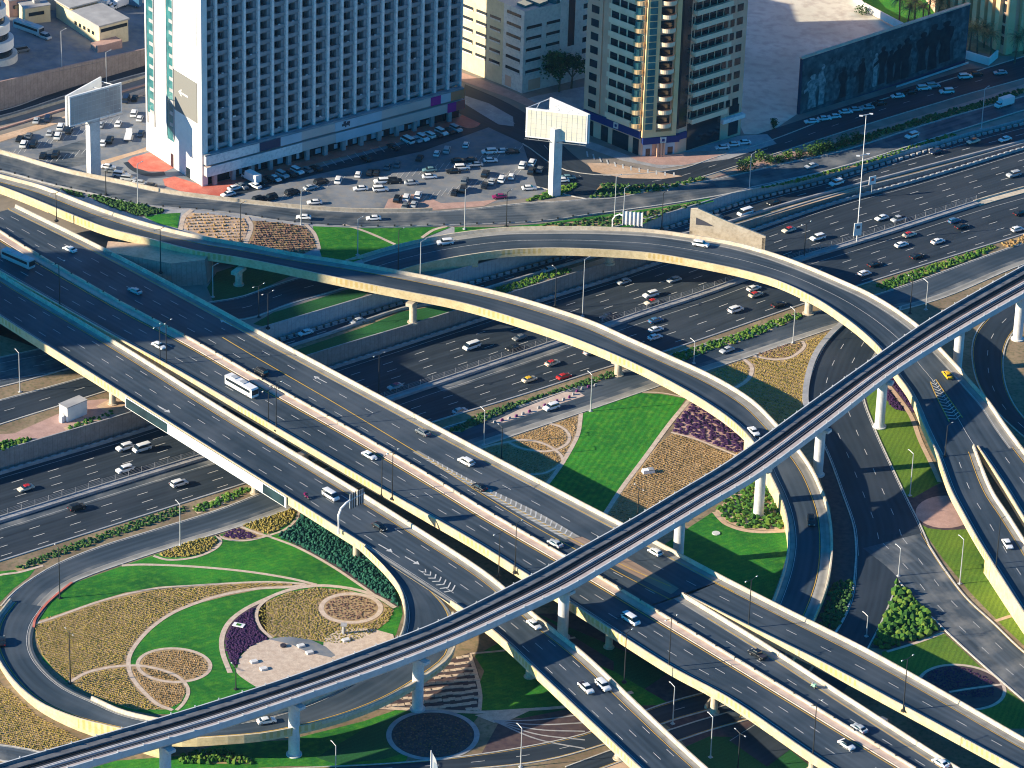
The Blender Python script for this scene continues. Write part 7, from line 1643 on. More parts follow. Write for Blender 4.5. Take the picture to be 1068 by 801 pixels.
# ------------------------------------------------------------------ lamp posts
def zof(code):
    return {'D': 8.5, 'C': 0.0, 'N': 4.6}.get(code, code)
lampm = {}
def lamp(px, py, ty, z, double, dark, label, rot=None):
    zf = zof(z) if not callable(z) else z
    p = P(px, py, zf); H = max(5.0, (py-ty)/(3.45 if py > 300 else 2.95 if py < 180 else 3.2)); m_ = M['dark_steel' if dark else 'galvanised']
    e = empty('street_lamp', p, rot if rot is not None else (dirD if z in ('D',) or not isinstance(z, str) else .6)); tag(e, label, 'street lamp', 'street lamps')
    key = (round(H*2)/2, double, dark)
    if key not in lampm:
        parts = []
        mb = MB(); mb.tube([(0, 0, -.1), (0, 0, .5), (0, 0, .52), (0, 0, H)], [.3, .26, .17, .1], 8); mb.tube([(0, -1.6 if double else 0, H+.25), (0, 0, H-.05), (0, 1.6, H+.25)] if double else [(0, 0, H-.05), (0, 1.8, H+.3)], .08, 6); mb.box((0, 0, -.05), (.45, .45, .25))
        o = mb.build('pole', m_); parts.append(('pole', o.data, (0, 0, 0))); bpy.data.objects.remove(o)
        mb = MB(); mb.box((0, 0, 0), (.13, .32, .08), 0, 0, .7); o = mb.build('lamp_head', M['galvanised']); 
        for s_ in ((1, -1) if double else (1,)): parts.append(('lamp_head', o.data, (0, s_*2.0, H+.3)))
        bpy.data.objects.remove(o); lampm[key] = parts
    for nm, me, off_ in lampm[key]:
        o = bpy.data.objects.new(nm, me); COL.objects.link(o); o.parent = e; o.location = off_
LAMPS = [
 (62.4, 318, 272, 10.0, 1, 1, 'dark twin lamp between flyover decks at the upper end of the shade band'), (173.6, 380, 334, 'D', 1, 1, 'dark twin lamp between decks beside the white saloon at the shade edge'), (167, 379, 339, 7.5, 1, 1, 'shorter dark twin lamp close behind the lamp at the shade edge'),
 (288, 448.5, 400, 'D', 1, 1, 'dark twin lamp on the deck edge just past the white bus'), (280, 444.5, 406, 7.5, 1, 1, 'shorter dark twin lamp in the gap just past the white bus'),
 (409, 520, 471, 'D', 1, 1, 'dark twin lamp on the deck edge beside the overhead sign'), (398, 517, 478, 7.5, 1, 1, 'shorter dark twin lamp in the gap beside the overhead sign'),
 (537, 597, 547, 'D', 1, 1, 'dark twin lamp on the deck edge just before the railway viaduct'), (520, 601, 557, 7.0, 1, 1, 'shorter dark twin lamp in the gap just before the railway viaduct'),
 (697.6, 696, 648, 'D', 1, 1, 'dark twin lamp on the deck edge past the white minibus'), (651, 711, 662, 7.0, 1, 1, 'dark lamp rising beside the lowest flyover, near the pickup pair'),
 (847.7, 789, 738, 'D', 1, 1, 'dark twin lamp on the deck edge near the corner lawn'), (780.5, 655, 606, 'D', 1, 1, 'dark twin lamp at the start of the branch flyover'), (942, 741, 689, 'D', 1, 1, 'dark twin lamp on the branch flyover edge below the planted triangle'),
 (59, 230, 201, 12.8, 1, 1, 'dark lamp beside the slender flyover near its beginning'), (167.6, 284, 240, 9.2, 1, 1, 'dark lamp standing behind the main flyover parapet near the white saloon'),
 (20.9, 409, 366, 'C', 0, 0, 'grey lamp beside the road that passes below the flyovers'), (143.8, 215, 170, 8.9, 0, 0, 'grey lamp on the bank in front of the white end wall'), (251, 252, 212, 7.6, 0, 1, 'dark lamp between the two beds of plant rows'),
 (110.5, 203, 178, 9.6, 0, 1, 'dark lamp at the tip of the green hedge on the bank'), (222, 310, 275, 4.6, 0, 0, 'green grey lamp below the slender flyover beside the abutment wall'), (270, 331, 296, 4.6, 1, 1, 'dark lamp on the far side of the main flyover, first of a close pair'), (279.5, 342, 304, 4.6, 1, 1, 'dark lamp on the far side of the main flyover, second of a close pair'),
 (314, 235, 197, 6.2, 0, 0, 'grey lamp beside the white saloon above the plant rows'), (373, 266, 228, 5.4, 0, 0, 'grey lamp in the lawn between bank paths'), (438.3, 289, 252, 9.2, 0, 0, 'grey lamp behind the parapet of the slender flyover at the crossing'), (415.3, 283, 240, 5.6, 0, 1, 'dark lamp on the shaded start of the upper flyover'),
 (484.5, 239, 196, 4.65, 0, 0, 'grey lamp between service road and upper flyover by the crimson car'), (528, 236, 199, 4.65, 0, 1, 'dark lamp between service road and upper flyover beside the mast bed'), (641, 226, 183, 4.5, 0, 0, 'grey lamp beside the white sign board, the nearer of two'), (650.5, 224, 195, 4.4, 0, 0, 'grey lamp just behind the white sign board'), (690, 239, 200, 4.0, 0, 1, 'dark lamp past the white sign board'),
 (579, 319, 277, 'C', 0, 1, 'dark lamp on the brown wall between the curved flyovers'), (607.5, 330, 265, -5, 0, 0, 'tall pale lamp rising between the curved flyovers'), (395, 409, 368, -5, 1, 1, 'dark twin lamp on the motorway beside the main flyover'), (781.5, 197, 158, zN, 0, 0, 'grey lamp on the service road by the corner of the tower'),
 (838.6, 269, 232, -2.8, 1, 1, 'dark twin lamp at the start of the median beyond the upper flyover'), (949, 327, 288, 'C', 0, 1, 'dark lamp in the shade behind the upper flyover parapet'), (965.6, 323, 292, 'C', 0, 0, 'grey lamp near the railway on the collector road'), (1023.4, 135, 92, zN, 0, 0, 'grey lamp beside the white box truck'),
 (504.7, 464, 427, 'C', 0, 0, 'grey lamp on the collector road close to the main flyover'), (616, 429, 390, 'C', 0, 0, 'grey lamp at the top corner of the striped lawn'), (523, 478, 445, 'C', 0, 1, 'dark lamp in the shaded dry bed'), (664.6, 547, 509, 'C', 1, 1, 'dark lamp in the dry brown bed beside the viaduct'), (827, 358, 322, 'C', 0, 0, 'grey lamp by the half moon bed on the collector road'), (723.6, 379, 355, 'C', 0, 0, 'short grey lamp in the hedge beside the slender flyover'),
 (937, 601, 572, 'C', 0, 0, 'grey lamp at the tip of the planted triangle'), (1001, 609, 562, 'C', 0, 0, 'grey lamp at the edge of the golden green lawn'), (949, 517, 472, 'C', 0, 0, 'grey lamp in the mown lawn beside the upper flyover'), (1038.6, 593, 542, 5.2, 0, 1, 'dark lamp on the fork ramp beside the white saloon'), (985.5, 476, 444, 6, 0, 1, 'dark lamp at the fork of the upper flyover'), (903.6, 664, 643, 'C', 0, 0, 'short grey lamp in the mouth of the ramp below the branch flyover'),
 (188, 569, 526, 'C', 0, 0, 'grey lamp beside the golden lens bed'), (62.5, 624, 573, 'C', 0, 1, 'dark lamp on the lawn inside the loop, by the red kerb'), (73.5, 713, 661, 'C', 1, 1, 'dark twin lamp at the inner kerb of the loop among golden plants'), (246, 719, 697, 'C', 0, 1, 'dark lamp at the tip of the purple crescent'),
 (543, 800, 762, 'C', 0, 0, 'grey lamp beside the curving road near the lowest flyover'), (350, 812, 780, 'C', 0, 0, 'grey lamp cut by the frame beyond the railway pier'), (701.6, 755, 718, 'C', 0, 0, 'grey lamp below the deck, nearer the lowest flyover'), (741, 790, 750, 'C', 0, 0, 'grey lamp below the deck beside a round pier'), (769.5, 802, 768, 'C', 1, 1, 'dark twin lamp below the deck near the corner lawn'),
 (64.5, 71, 33, zY, 0, 0, 'grey lamp standing in the back yard near the warehouse'), (111.2, 93, 55, zN, 0, 0, 'grey lamp behind the panelled billboard'),
]
for L_ in LAMPS: lamp(*L_)
# tall mast with cross arms and hanging signs
p = P(893.4, 253, zS); H = (253-126)/2.95
e = empty('light_mast', p, .6); tag(e, 'very tall pale light mast with cross arms rising from the motorway median', 'light mast')
mb = MB(); mb.tube([(p.x, p.y, p.z), (p.x, p.y, p.z+H)], [.17, .1], 8); mb.build('pole', M['white_metal'], e)
for hz in (1.0, .69): mb = MB(); mb.tube([(p.x-1.5, p.y-.8, p.z+H*hz), (p.x+1.5, p.y+.8, p.z+H*hz)], .12, 6); mb.box((p.x-1.6, p.y-.85, p.z+H*hz), (.5, .3, .14)); mb.box((p.x+1.6, p.y+.85, p.z+H*hz), (.5, .3, .14)); mb.build('cross_arm', M['white_metal'], e)
mb = MB(); mb.box((p.x, p.y-.5, p.z+4.8), (1.25, .15, 2.1), .3); sg = mb.build('sign_board', M['banner_white'], e)
mb = MB(); mb.box((p.x+.1, p.y-.68, p.z+5.6), (.6, .02, .5), .3); mb.box((p.x-.2, p.y-.68, p.z+4.2), (.7, .02, .25), .3); mb.build('emblem', M['ink'], sg)
p2 = P(909, 200, 0.2); mb = MB(); mb.tube([(p2.x, p2.y, 0), (p2.x, p2.y, 3)], .1, 6); e2 = empty('motorway_sign', p2, .5); mb.build('post', M['galvanised'], e2); mb = MB(); mb.box((p2.x, p2.y, 4.2), (1.25, .1, 1.4), .5); o2 = mb.build('sign_board', M['banner_white'], e2); tag(e2, 'small white sign board on the brown wall beside the tall mast', 'sign')
mb = MB(); mb.box((p2.x+.1, p2.y-.15, 4.5), (.5, .03, .45), .5); mb.build('emblem', M['red_panel'], o2)
# ------------------------------------------------------------------ billboards
def billboard(px, py, z, r, zb, zt, corners, label, face1, face2, name='billboard', poff=(0, 0)):
    """corners: three plan points px at ground level of the base (left-front, right-front, apex back)"""
    p = P(px, py, z); e = empty(name, p); tag(e, label, 'billboard')
    mb = MB(); mb.box((p.x, p.y, z+(zb-z)/2+2), (r, r*.8, (zb-z)/2+2.2), .6); mb.build('mast', M['concrete_white'], e)
    A_, B_, C_ = corners
    def panel(a, b, m_, nm):
        f = Frame(a, b); mb = MB(); fbox(mb, f, 0, f.L, 0, .5, zb, zt); pn = mb.build(nm, M['white_metal'], e)
        mb = MB(); fbox(mb, f, .5, f.L-.5, -.06, 0, zb+.5, zt-.5); sh = mb.build('sheet', M[m_], pn)
        mb = MB()
        for k in range(1, 12): fbox(mb, f, f.L*k/12-.04, f.L*k/12+.04, -.1, -.05, zb+.5, zt-.5)
        for k in range(1, 6): h = zb+(zt-zb)*k/6; fbox(mb, f, .5, f.L-.5, -.1, -.05, h-.03, h+.03)
        mb.build('panel_joint', M['ink_pale'], pn)
        mb = MB(); fbox(mb, f, 0, f.L, -1.0, -.85, zb-.3, zb-.15)
        for k in range(6): fbox(mb, f, f.L*(k+.3)/6, f.L*(k+.3)/6+.12, -1.0, 0, zb-.3, zb-.15)
        mb.build('catwalk', M['steel'], pn)
    panel(A_, B_, face1, 'panel'); 
    return e, panel, Frame
def rel(p, u, v): return Vector((p.x+u, p.y+v, 0))
bpx = P(98, 187.5, 4.6)
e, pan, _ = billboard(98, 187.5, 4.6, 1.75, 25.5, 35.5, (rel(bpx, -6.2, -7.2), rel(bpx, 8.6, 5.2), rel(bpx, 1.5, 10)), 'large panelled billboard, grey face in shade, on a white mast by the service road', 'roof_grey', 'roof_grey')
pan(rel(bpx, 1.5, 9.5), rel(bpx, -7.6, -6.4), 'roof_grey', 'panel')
mb = MB()
for (a, b) in (((2, 8), (8, 4.5)), ((0, 3), (5, 1.5))):
    for zz in (34.5, 27): mb.tube([(bpx.x+a[0], bpx.y+a[1], zz), (bpx.x+b[0], bpx.y+b[1], zz)], .14, 5)
mb.build('truss', M['white_metal'], e)
mat('billboard_cream', (.72, .68, .55), (.76, .73, .62), scale=.3, coord='World')
bp2 = P(578, 203.5, 4.6); e, pan, _ = billboard(578, 203.5, 4.6, 1.55, 23.4, 33.2, (rel(bp2, -9.6, 1.5), rel(bp2, 9.4, -2.4), rel(bp2, -1, 13)), 'cream panelled billboard with an open truss roof on a white mast in the car park', 'billboard_cream', 'billboard_cream')
pan(rel(bp2, 10.2, -1.8), rel(bp2, -2, 10.5), 'white_metal', 'panel')
mb = MB()
pts_ = [(-9.6, 1.8), (-2, 10.2), (10, -1.6)]
for zz in (33, 25): 
    for a, b in ((0, 1), (1, 2)): mb.tube([(bp2.x+pts_[a][0], bp2.y+pts_[a][1], zz), (bp2.x+pts_[b][0], bp2.y+pts_[b][1], zz)], .13, 5)
for k in range(6):
    t = k/6; x0_ = -9.6+19*t; y0_ = 1.8-4*t; x1_ = -2+12*t if t > .3 else -9.6+7.6*t/.3; y1_ = 10.2-11.6*t if t > .3 else 1.8+8.4*t/.3
    mb.tube([(bp2.x+x0_, bp2.y+y0_+.4, 33), (bp2.x+x1_, bp2.y+y1_, 33)], .1, 5)
mb.build('truss', M['white_metal'], e)
# striped board with a curved mast
pb = P(659, 236, 4.2); e = empty('road_sign_board', pb); tag(e, 'back of a white ribbed road sign beside the upper curved flyover', 'road sign')
f = Frame(P(649, 240, 4.2), P(669.5, 242, 4.2)); mb = MB(); fbox(mb, f, 0, f.L, 0, .15, 6.2, 10.6); bd = mb.build('board', M['white_metal'], e); mb = MB()
for k in range(6): fbox(mb, f, f.L*k/5-.12, f.L*k/5+.12, -.25, 0, 6.0, 10.9)
mb.build('rib', M['concrete_white'], bd)
a0 = P(638.5, 238, 4.2); mb = MB(); mb.tube([(a0.x, a0.y, 4), (a0.x, a0.y, 7), (a0.x+.8, a0.y, 8.4), (a0.x+2.2, a0.y, 9), (f.p(0, .2, 0).x, f.p(0, .2, 0).y, 9)], .25, 8); mb.build('arm', M['white_metal'], e)
# overhead sign on the lowest flyover
pg = P(353, 556.5, 9.0); e = empty('overhead_sign', pg); tag(e, 'curved white mast carrying two sign boards, seen from behind, over the lowest flyover', 'road sign')
ac = Vector((math.cos(acrossD), math.sin(acrossD), 0)); 
mb = MB(); pts_ = [pg, pg+Z(5.5), pg+ac*.8+Z(7.2), pg+ac*2.6+Z(8.2), pg+ac*5+Z(8.7), pg+ac*9+Z(8.9)]; mb.tube(pts_, [.38, .34, .3, .28, .24, .2], 10); mb.build('mast', M['white_metal'], e)
dd = Vector((math.cos(dirD), math.sin(dirD), 0))
for j in range(2):
    c = pg+ac*(5.0+j*2.6)+Z(8.2); mb = MB(); mb.box((c.x, c.y, c.z), (.08, 1.15, 2.1), dirD); bd = mb.build('sign_board', M['paint_silver'], e); mb = MB()
    for k in range(3): q = c+ac*(k-1)*.8-dd*.15*(-1); mb.box((q.x, q.y, q.z), (.1, .09, 2.4), dirD)
    mb.build('stiffener', M['dark_steel'], bd)
# advertising strip on the side of the lowest flyover
Ap = [P(x, y, 8.5) for x, y in ((131, 413), (175, 440), (254, 489.5), (299, 518))]
def adstrip(pa, pb, m_, z0, z1, name, parent, out=.25):
    a, b = P(pa[0], pa[1], 9.6), P(pb[0], pb[1], 9.6); a.z = b.z = 0; f = Frame(a, b); mb = MB(); fbox(mb, f, 0, f.L, -out, -out+.2, z0, z1); return mb.build(name, M[m_], parent), f
e = empty('advertising_strip', P(200, 456, 7)); tag(e, 'long advertising strip of dark and white panels on the side of the lowest flyover', 'advertisement')
mat('dark_poster', (.01, .025, .035), (.02, .05, .06), scale=.3, coord='World', rough=.5)
o, f = adstrip((131, 413), (299, 518), 'white_metal', 6.2, 9.45, 'frame', e, .2)
o, f1 = adstrip((132, 413.6), (175, 440.5), 'dark_poster', 6.4, 9.2, 'poster', e, .27)
o, f2 = adstrip((176, 441), (250, 486.8), 'banner_white', 6.4, 9.2, 'poster', e, .27)
mb = MB()
for k in range(7): fbox(mb, f2, f2.L*(.05+k*.035), f2.L*(.05+k*.035)+.8, -.34, -.27, 7.1+(k % 2)*.3, 8.1)
mb.build('faint_print', M['ink_pale'], o)
o, f3 = adstrip((251, 487.5), (297, 516.8), 'dark_poster', 6.4, 9.2, 'poster', e, .27)
mb = MB(); fbox(mb, f3, 1.2, 6.2, -.34, -.27, 6.9, 8.4); mb.build('white_label', M['banner_white'], o)
# white cabin beside the wall
pc_ = P(80, 436, 0); e = empty('service_cabin', pc_); tag(e, 'white boxy service cabin on the gravel above the brown wall', 'cabin')
f = Frame(P(70.5, 440.5, 0), P(91, 432, 0)); mb = MB(); fbox(mb, f, 0, f.L, 0, 3.4, 0, 4.4); mb.build('body', M['white_metal'], e); mb = MB(); fbox(mb, f, -.15, f.L+.15, -.15, 3.55, 4.4, 4.65); mb.build('roof', M['roof_grey'], e)
mb = MB(); fbox(mb, f, -.08, 0, .8, 2.2, .2, 2.4); mb.build('door', M['concrete_grey'], e); mb = MB(); fbox(mb, f, -1.6, -.6, .6, 1.8, 0, 2.0); mb.build('generator', M['white_metal'], e)
# wing wall of the upper flyover
e = empty('wing_wall', P(740, 262, 0)); tag(e, 'triangular cream wing wall rising beside the upper curved flyover', 'wall')
w0, w1 = P(718, 262, 0), P(797, 270, 0); f = Frame(Vector((w0.x, w0.y, 0)), Vector((w1.x, w1.y, 0)))
mb = MB()
prof = [(0, -.3), (0, 14.2), (2.2, 14.6), (f.L*.5, 11.2), (f.L, 7.6), (f.L, -.3)]
fr0 = [f.p(x, 0, z) for x, z in prof]; fr1 = [f.p(x, .7, z) for x, z in prof]
mb.poly(fr0); mb.poly(list(reversed(fr1)))
for i in range(len(prof)): j = (i+1) % len(prof); mb.quad(fr0[j], fr0[i], fr1[i], fr1[j])
mb.build('panel', M['concrete'], e); mb = MB(); mb.poly([f.p(1.8, -.03, 9.2), f.p(7.5, -.03, 9.2), f.p(4.5, -.03, 10.6), f.p(1.8, -.03, 11.6)]); mb.build('opening', M['ink'], e)
mb = MB(); fbox(mb, f, 0, .9, .0, .7, -.5, 7); fbox(mb, f, f.L-1, f.L, .0, .7, -.5, 7); mb.build('pier', M['concrete'], e)
# row of temporary barriers on the lay-by
mat('barrier_purple', (.16, .03, .14)); 
row = line_w([(516, 441), (535, 436), (552, 430), (558, 427)], 0.0); row2 = line_w([(562, 426), (578, 420), (592, 416), (605, 407), (628, 401)], 0.0); n_ = 0
bar_me = {}
for rw_, cnt_ in ((row, 10), (row2, 15)):
    q = resample(rw_, [p+Vector((0, .01, 0)) for p in rw_], 2.2)
    for i in range(len(q[0])-1):
        p = q[0][i]; d = q[0][i+1]-p; k = n_ % 2
        if k not in bar_me: mb = MB(); mb.box((0, 0, .35), (.5, .2, .35), 0, 0, .7); o = mb.build('traffic_barrier', M['barrier_purple' if k else 'concrete_grey']); bar_me[k] = o.data; bpy.data.objects.remove(o)
        o = bpy.data.objects.new('traffic_barrier', bar_me[k]); COL.objects.link(o); o.location = (p.x, p.y, .08); o.rotation_euler = (0, 0, math.atan2(d.y, d.x))
        tag(o, ('dark purple' if k else 'grey')+' traffic barrier block in the line edging the paved lay-by', 'barrier', 'dark purple barrier blocks by the lay-by' if k else 'grey barrier blocks by the lay-by'); n_ += 1
pu = P(676, 493, 0); e = empty('utility_cabinet', pu); tag(e, 'white utility cabinet lying in the dry brown bed', 'cabinet'); mb = MB(); mb.box((pu.x, pu.y, .6), (1.7, .9, .5), .3, 0, .9); mb.build('body', M['white_metal'], e); mb = MB(); mb.box((pu.x+.6, pu.y+.1, 1.15), (.7, .8, .12), .3); mb.build('lid', M['concrete_grey'], e)
pu = P(249, 653.5, 0); e = empty('garden_sign', pu); tag(e, 'flat white and green panel in the purple crescent bed', 'sign'); mb = MB(); mb.box((pu.x, pu.y, .5), (1.5, .9, .08), -.3); mb.build('panel', M['white_metal'], e); mb = MB(); mb.box((pu.x, pu.y, .6), (.6, .5, .04), -.3); mb.build('emblem', M['lawn'], e)
for i, (x, y, lb) in enumerate(((314, 674.5, 'white floor hatch on the grey lens of paving, upper one'), (323, 681.5, 'white floor hatch on the grey lens of paving, lower one'), (265, 691, 'cream hatch on the sandy plaza, upper one'), (275, 698.5, 'cream hatch on the sandy plaza, lower one'), (361, 668.5, 'white box with a post at the edge of the ring path'))):
    pu = P(x, y, 0); o = None; mb = MB(); mb.box((pu.x, pu.y, .35), (.95, .7, .25), .5, 0, .9); e = mb.build('floor_hatch', M['concrete_white']); tag(e, lb, 'hatch')
pu = P(295.5, 674.5, 0); mb = MB(); mb.tube([(pu.x, pu.y, .15), (pu.x, pu.y, .6)], .8, 10); o = mb.build('planter', M['cloth_dark']); tag(o, 'small dark round tub on the grey lens of paving', 'planter')
pu = P(358.5, 661, 0); mb = MB(); mb.tube([(pu.x, pu.y, .1), (pu.x, pu.y, 2.6)], .5, 8); mb.box((pu.x, pu.y, 2.7), (.8, .8, .15)); o = mb.build('ventilation_post', M['concrete_grey']); tag(o, 'grey capped post where the ring path meets the plaza', 'post')
# flag-like banner at the bottom of the picture
pf = P(449, 812, 0); e = empty('banner_flag', pf); tag(e, 'tall white and teal banner flag rising from the lower edge of the frame', 'flag'); mb = MB(); mb.tube([(pf.x, pf.y, 0), (pf.x, pf.y, 8)], .12, 6); mb.build('pole', M['white_metal'], e)
mb = MB(); mb.poly([(pf.x, pf.y, 1), (pf.x+2.2, pf.y-.2, 1), (pf.x+1.2, pf.y-.1, 5.5), (pf.x, pf.y, 8)]); mb.build('cloth', M['banner_white'], e); mb = MB(); mb.poly([(pf.x+.6, pf.y-.06, 1), (pf.x+2.3, pf.y-.24, 1), (pf.x+1.4, pf.y-.14, 4.2), (pf.x+.7, pf.y-.08, 4.8)]); mb.build('print', M['podium_blue'], e)
# ------------------------------------------------------------------ trees and shrubs
foliage_mat('palm_leaf', [(.07, .1, .04), (.18, .2, .09), (.3, .3, .15)], .8)
mat('bark', (.12, .08, .05), (.2, .14, .09), scale=2, coord='World')
def crown_blob(mb, c, R, H, n, ls, rnd):
    for _ in range(n):
        u = rnd.random()*2*math.pi; v = rnd.uniform(-1, 1); rr = rnd.random()**.4; lob = 1+.22*math.sin(3*u+c[0])+.15*math.sin(5*u+v*4)
        x = c[0]+R*rr*math.cos(u)*math.sqrt(1-v*v)*lob; y = c[1]+R*rr*math.sin(u)*math.sqrt(1-v*v)*lob; z = c[2]+H*rr*v*lob
        a = rnd.random()*6.28; b_ = rnd.uniform(-.9, .9); l = ls*rnd.uniform(.6, 1.5); dx, dy, dz = l*math.cos(a), l*math.sin(a), l*b_*.6
        ex, ey, ez = -l*.6*math.sin(a), l*.6*math.cos(a), l*rnd.uniform(-.5, .5)
        mb.quad((x-dx, y-dy, z-dz), (x-ex, y-ey, z-ez), (x+dx, y+dy, z+dz), (x+ex, y+ey, z+ez))
def shrub(px, py, z, R, label, leaf='leaf_green', name='round_shrub', h=1.0):
    p = P(px, py, z); rnd = random.Random(int(px*7+py)); e = empty(name, p); tag(e, label, 'shrub', 'round shrubs along the service road')
    mb = MB(); crown_blob(mb, (p.x, p.y, p.z+R*.8*h), R, R*.75*h, 260, .32, rnd); mb.build('foliage', M[leaf], e); mb = MB(); mb.tube([(p.x, p.y, p.z-.1), (p.x, p.y, p.z+R*.6)], .12, 5); mb.build('stem', M['bark'], e)
SH = [(793, 168), (803, 170), (813, 169), (822, 166), (834, 164.5), (846, 161.5), (855, 158.5), (863, 156), (774, 178.5), (781, 175), (880, 152), (893, 148.5)]
for i, (x, y) in enumerate(SH): shrub(x, y, zN, rv_.uniform(1.7, 2.6), '%s round shrub of the row between frontage and service roads, counted from the tower' % ORD[i], leaf='leaf_green' if i % 3 else 'leaf_bright')
shrub(899, 15, zN, 2.4, 'single round bush at the corner of the white boundary wall', name='round_shrub')
shrub(725.5, 155, zN, .1, 'x') if False else None
def palm(px, py, z, H, label):
    p = P(px, py, z); rnd = random.Random(int(px*13+py*3)); e = empty('palm_tree', p); tag(e, label, 'palm tree', 'date palms by the ribbed building')
    lx, ly = rnd.uniform(-.6, .6), rnd.uniform(-.6, .6)
    mb = MB(); mb.tube([(p.x, p.y, p.z-.2), (p.x+lx*.4, p.y+ly*.4, p.z+H*.5), (p.x+lx, p.y+ly, p.z+H)], [.38, .28, .24], 7); mb.build('trunk', M['bark'], e)
    mb = MB(); cx, cy, cz = p.x+lx, p.y+ly, p.z+H
    for k in range(46):
        a = k*2.4+rnd.random()*.4; el = rnd.uniform(-.3, 1.25); L2 = rnd.uniform(4.0, 5.4); prev = Vector((cx, cy, cz)); d = Vector((math.cos(a)*math.cos(el), math.sin(a)*math.cos(el), math.sin(el)))
        side = Vector((-math.sin(a), math.cos(a), 0)); seg = 6
        for s_ in range(seg):
            d = (d+Vector((0, 0, -.22))).normalized(); nx = prev+d*L2/seg; wv = .5*(1-(s_/seg)**1.6)+.05; wn = .34*(1-((s_+1)/seg)**1.6)+.05; dr = Vector((0, 0, -.12))
            for q_ in (-1, 1):
                for t_ in range(2):
                    a0_ = prev.lerp(nx, t_/2); mb.tri(a0_, a0_+d*.22, a0_+d*.3+side*q_*wv*1.5+dr)
            prev = nx
    mb.build('crown', M['palm_leaf'], e)
PALMS = [(938, 24, 'on the far side of the white wall, nearest the white car'), (946, 30, 'just inside the white boundary wall'), (954, 22, 'in the middle of the clump behind the mural'), (962, 33, 'tucked right behind the mural top'), (968, 20, 'at the back of the clump by the building ribs'), (977, 27, 'next to the ribs at the inner corner'), (1011, 52, 'just past the end of the mural'), (1019, 57, 'second past the end of the mural'), (1026, 50, 'against the ribs past the mural'), (1033, 60, 'beside the end of the short white wall'), (1058, 66, 'standing alone in front of the ribbed corner'), (1068, 56, 'cut by the frame in front of the ribbed corner')]
for x, y, t in PALMS: palm(x, y, zN, 7.5+(int(x) % 3), 'date palm '+t)
def tree(px, py, z, R, H, label, leaf='leaf_green', n=1500):
    p = P(px, py, z); rnd = random.Random(int(px)); e = empty('broadleaf_tree', p); tag(e, label, 'tree')
    mb = MB(); mb.tube([(p.x, p.y, p.z-.2), (p.x+.2, p.y, p.z+H*.45), (p.x, p.y+.2, p.z+H*.8)], [.4, .28, .12], 7)
    for k in range(5): a = k*1.3; mb.tube([(p.x+.1, p.y, p.z+H*.35), (p.x+math.cos(a)*R*.6, p.y+math.sin(a)*R*.6, p.z+H*.75)], [.18, .06], 5)
    mb.build('trunk', M['bark'], e); mb = MB()
    for k in range(7): a = rnd.random()*6.28; q = rnd.uniform(.2, .6)*R; crown_blob(mb, (p.x+math.cos(a)*q, p.y+math.sin(a)*q, p.z+H*rnd.uniform(.6, .95)), R*.5, R*.42, n//7, .42, rnd)
    mb.build('crown', M[leaf], e)
tree(583, 96, 4.6, 6.5, 13, 'dark leafy tree in the shade against the grey beige block'); tree(596, 92, 4.6, 5.5, 11, 'second dark tree nearer the apartment tower')
tree(724, 121, zN, .1, 1, 'x') if False else None
tree(832, 124.5, zN, 1.2, 3.5, 'small slim tree on the sand at the tower end of the mural', n=300) if False else None
pt = P(807, 131, zN); shrub(807, 133, zN, 1.3, 'small dark bush standing alone on the sand before the mural', name='lone_bush', h=1.6)
for i, (x, y) in enumerate(((700, 140),)): pass
HAZE = .000014
# ------------------------------------------------------------------ thin haze
hz = bpy.data.materials.new('haze'); hz.use_nodes = True; hn = hz.node_tree; hn.nodes.clear(); ho = hn.nodes.new('ShaderNodeOutputMaterial'); hv = hn.nodes.new('ShaderNodeVolumePrincipled')
hv.inputs['Color'].default_value = (.3, .62, 1, 1); hv.inputs['Density'].default_value = HAZE; hv.inputs['Anisotropy'].default_value = .2; hn.links.new(hv.outputs[0], ho.inputs['Volume'])
mb = MB(); mb.box((0, -100, 264.5), (3400, 3400, 272.5)); o = mb.build('haze', hz); o['kind'] = 'stuff'
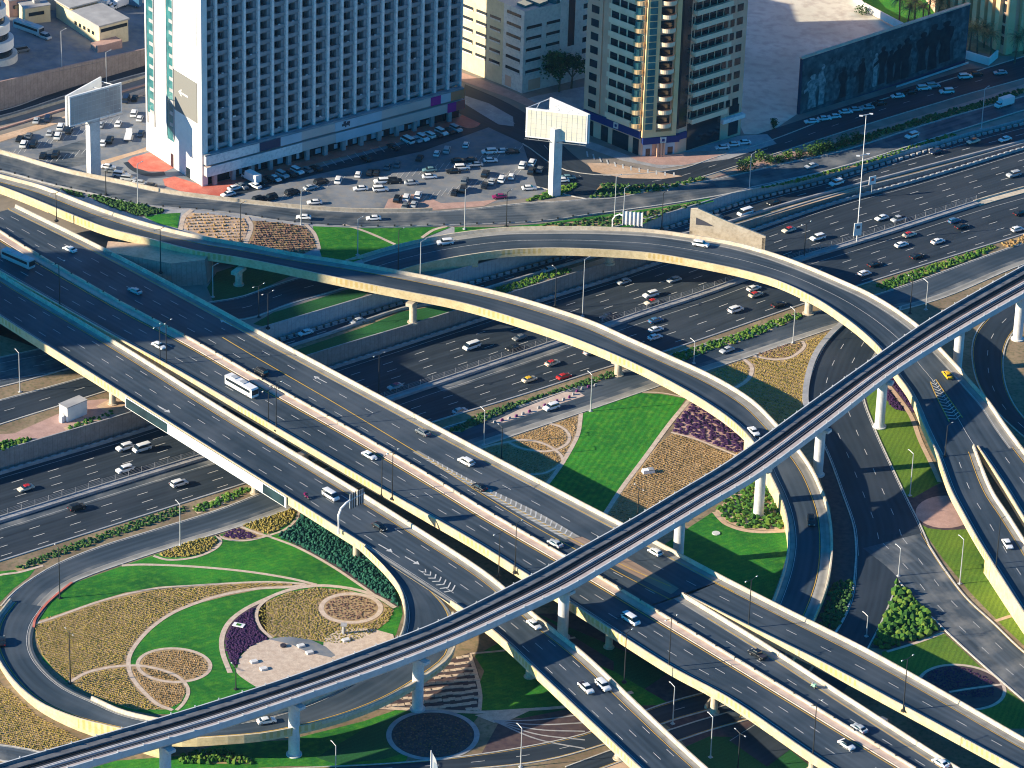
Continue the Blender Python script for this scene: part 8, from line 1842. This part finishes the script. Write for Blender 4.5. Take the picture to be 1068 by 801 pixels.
# ------------------------------------------------------------------ world, sun, camera
SUN_AZ, SUN_EL = math.radians(14.0), math.radians(19.5)     # shadows run towards +x, a little +y
w = bpy.data.worlds.new('World'); SC.world = w; w.use_nodes = True; nt = w.node_tree
bg = nt.nodes['Background']; sky = nt.nodes.new('ShaderNodeTexSky'); sky.sky_type = 'NISHITA'; sky.sun_disc = False
sky.sun_elevation = SUN_EL
to_sun = Vector((-math.cos(SUN_AZ)*math.cos(SUN_EL), -math.sin(SUN_AZ)*math.cos(SUN_EL), math.sin(SUN_EL)))
sky.sun_rotation = math.atan2(to_sun.x, to_sun.y)
sky.air_density = 1.0; sky.dust_density = .3; sky.ozone_density = 4.0
tint = nt.nodes.new('ShaderNodeMix'); tint.data_type = 'RGBA'; tint.blend_type = 'MULTIPLY'; tint.inputs['Factor'].default_value = 1; tint.inputs['B'].default_value = (.03, .92, 1.42, 1)
nt.links.new(sky.outputs[0], tint.inputs['A']); nt.links.new(tint.outputs['Result'], bg.inputs[0]); bg.inputs[1].default_value = .058
sl = bpy.data.lights.new('sun', 'SUN'); sl.energy = 5.0; sl.angle = math.radians(.5); sl.color = (1.0, .85, .62)
so_ = bpy.data.objects.new('sun', sl); COL.objects.link(so_); so_.rotation_euler = (-to_sun).to_track_quat('-Z', 'Y').to_euler(); so_.location = (-300, -300, 300)
cd = bpy.data.cameras.new('camera'); cam = bpy.data.objects.new('camera', cd); COL.objects.link(cam)
cam.location = CAM
mw_ = Matrix((( _r.x, _u.x, -_F.x), (_r.y, _u.y, -_F.y), (_r.z, _u.z, -_F.z))).to_4x4()
cam.matrix_world = Matrix.Translation(CAM) @ mw_
cd.sensor_fit = 'HORIZONTAL'; cd.sensor_width = 36; cd.lens = F_PX/1068*36
cd.clip_start = 5; cd.clip_end = 12000
SC.camera = cam
SC.view_settings.view_transform = 'Standard'; SC.view_settings.look = 'None'; SC.view_settings.exposure = 1.12; SC.view_settings.gamma = 1; SC.view_settings.use_curve_mapping = False
SC.cycles.pixel_filter_type = 'BLACKMAN_HARRIS'; SC.cycles.filter_width = 1.1
SC.cycles.volume_bounces = 0
SC.cycles.max_bounces = 6; SC.cycles.diffuse_bounces = 3
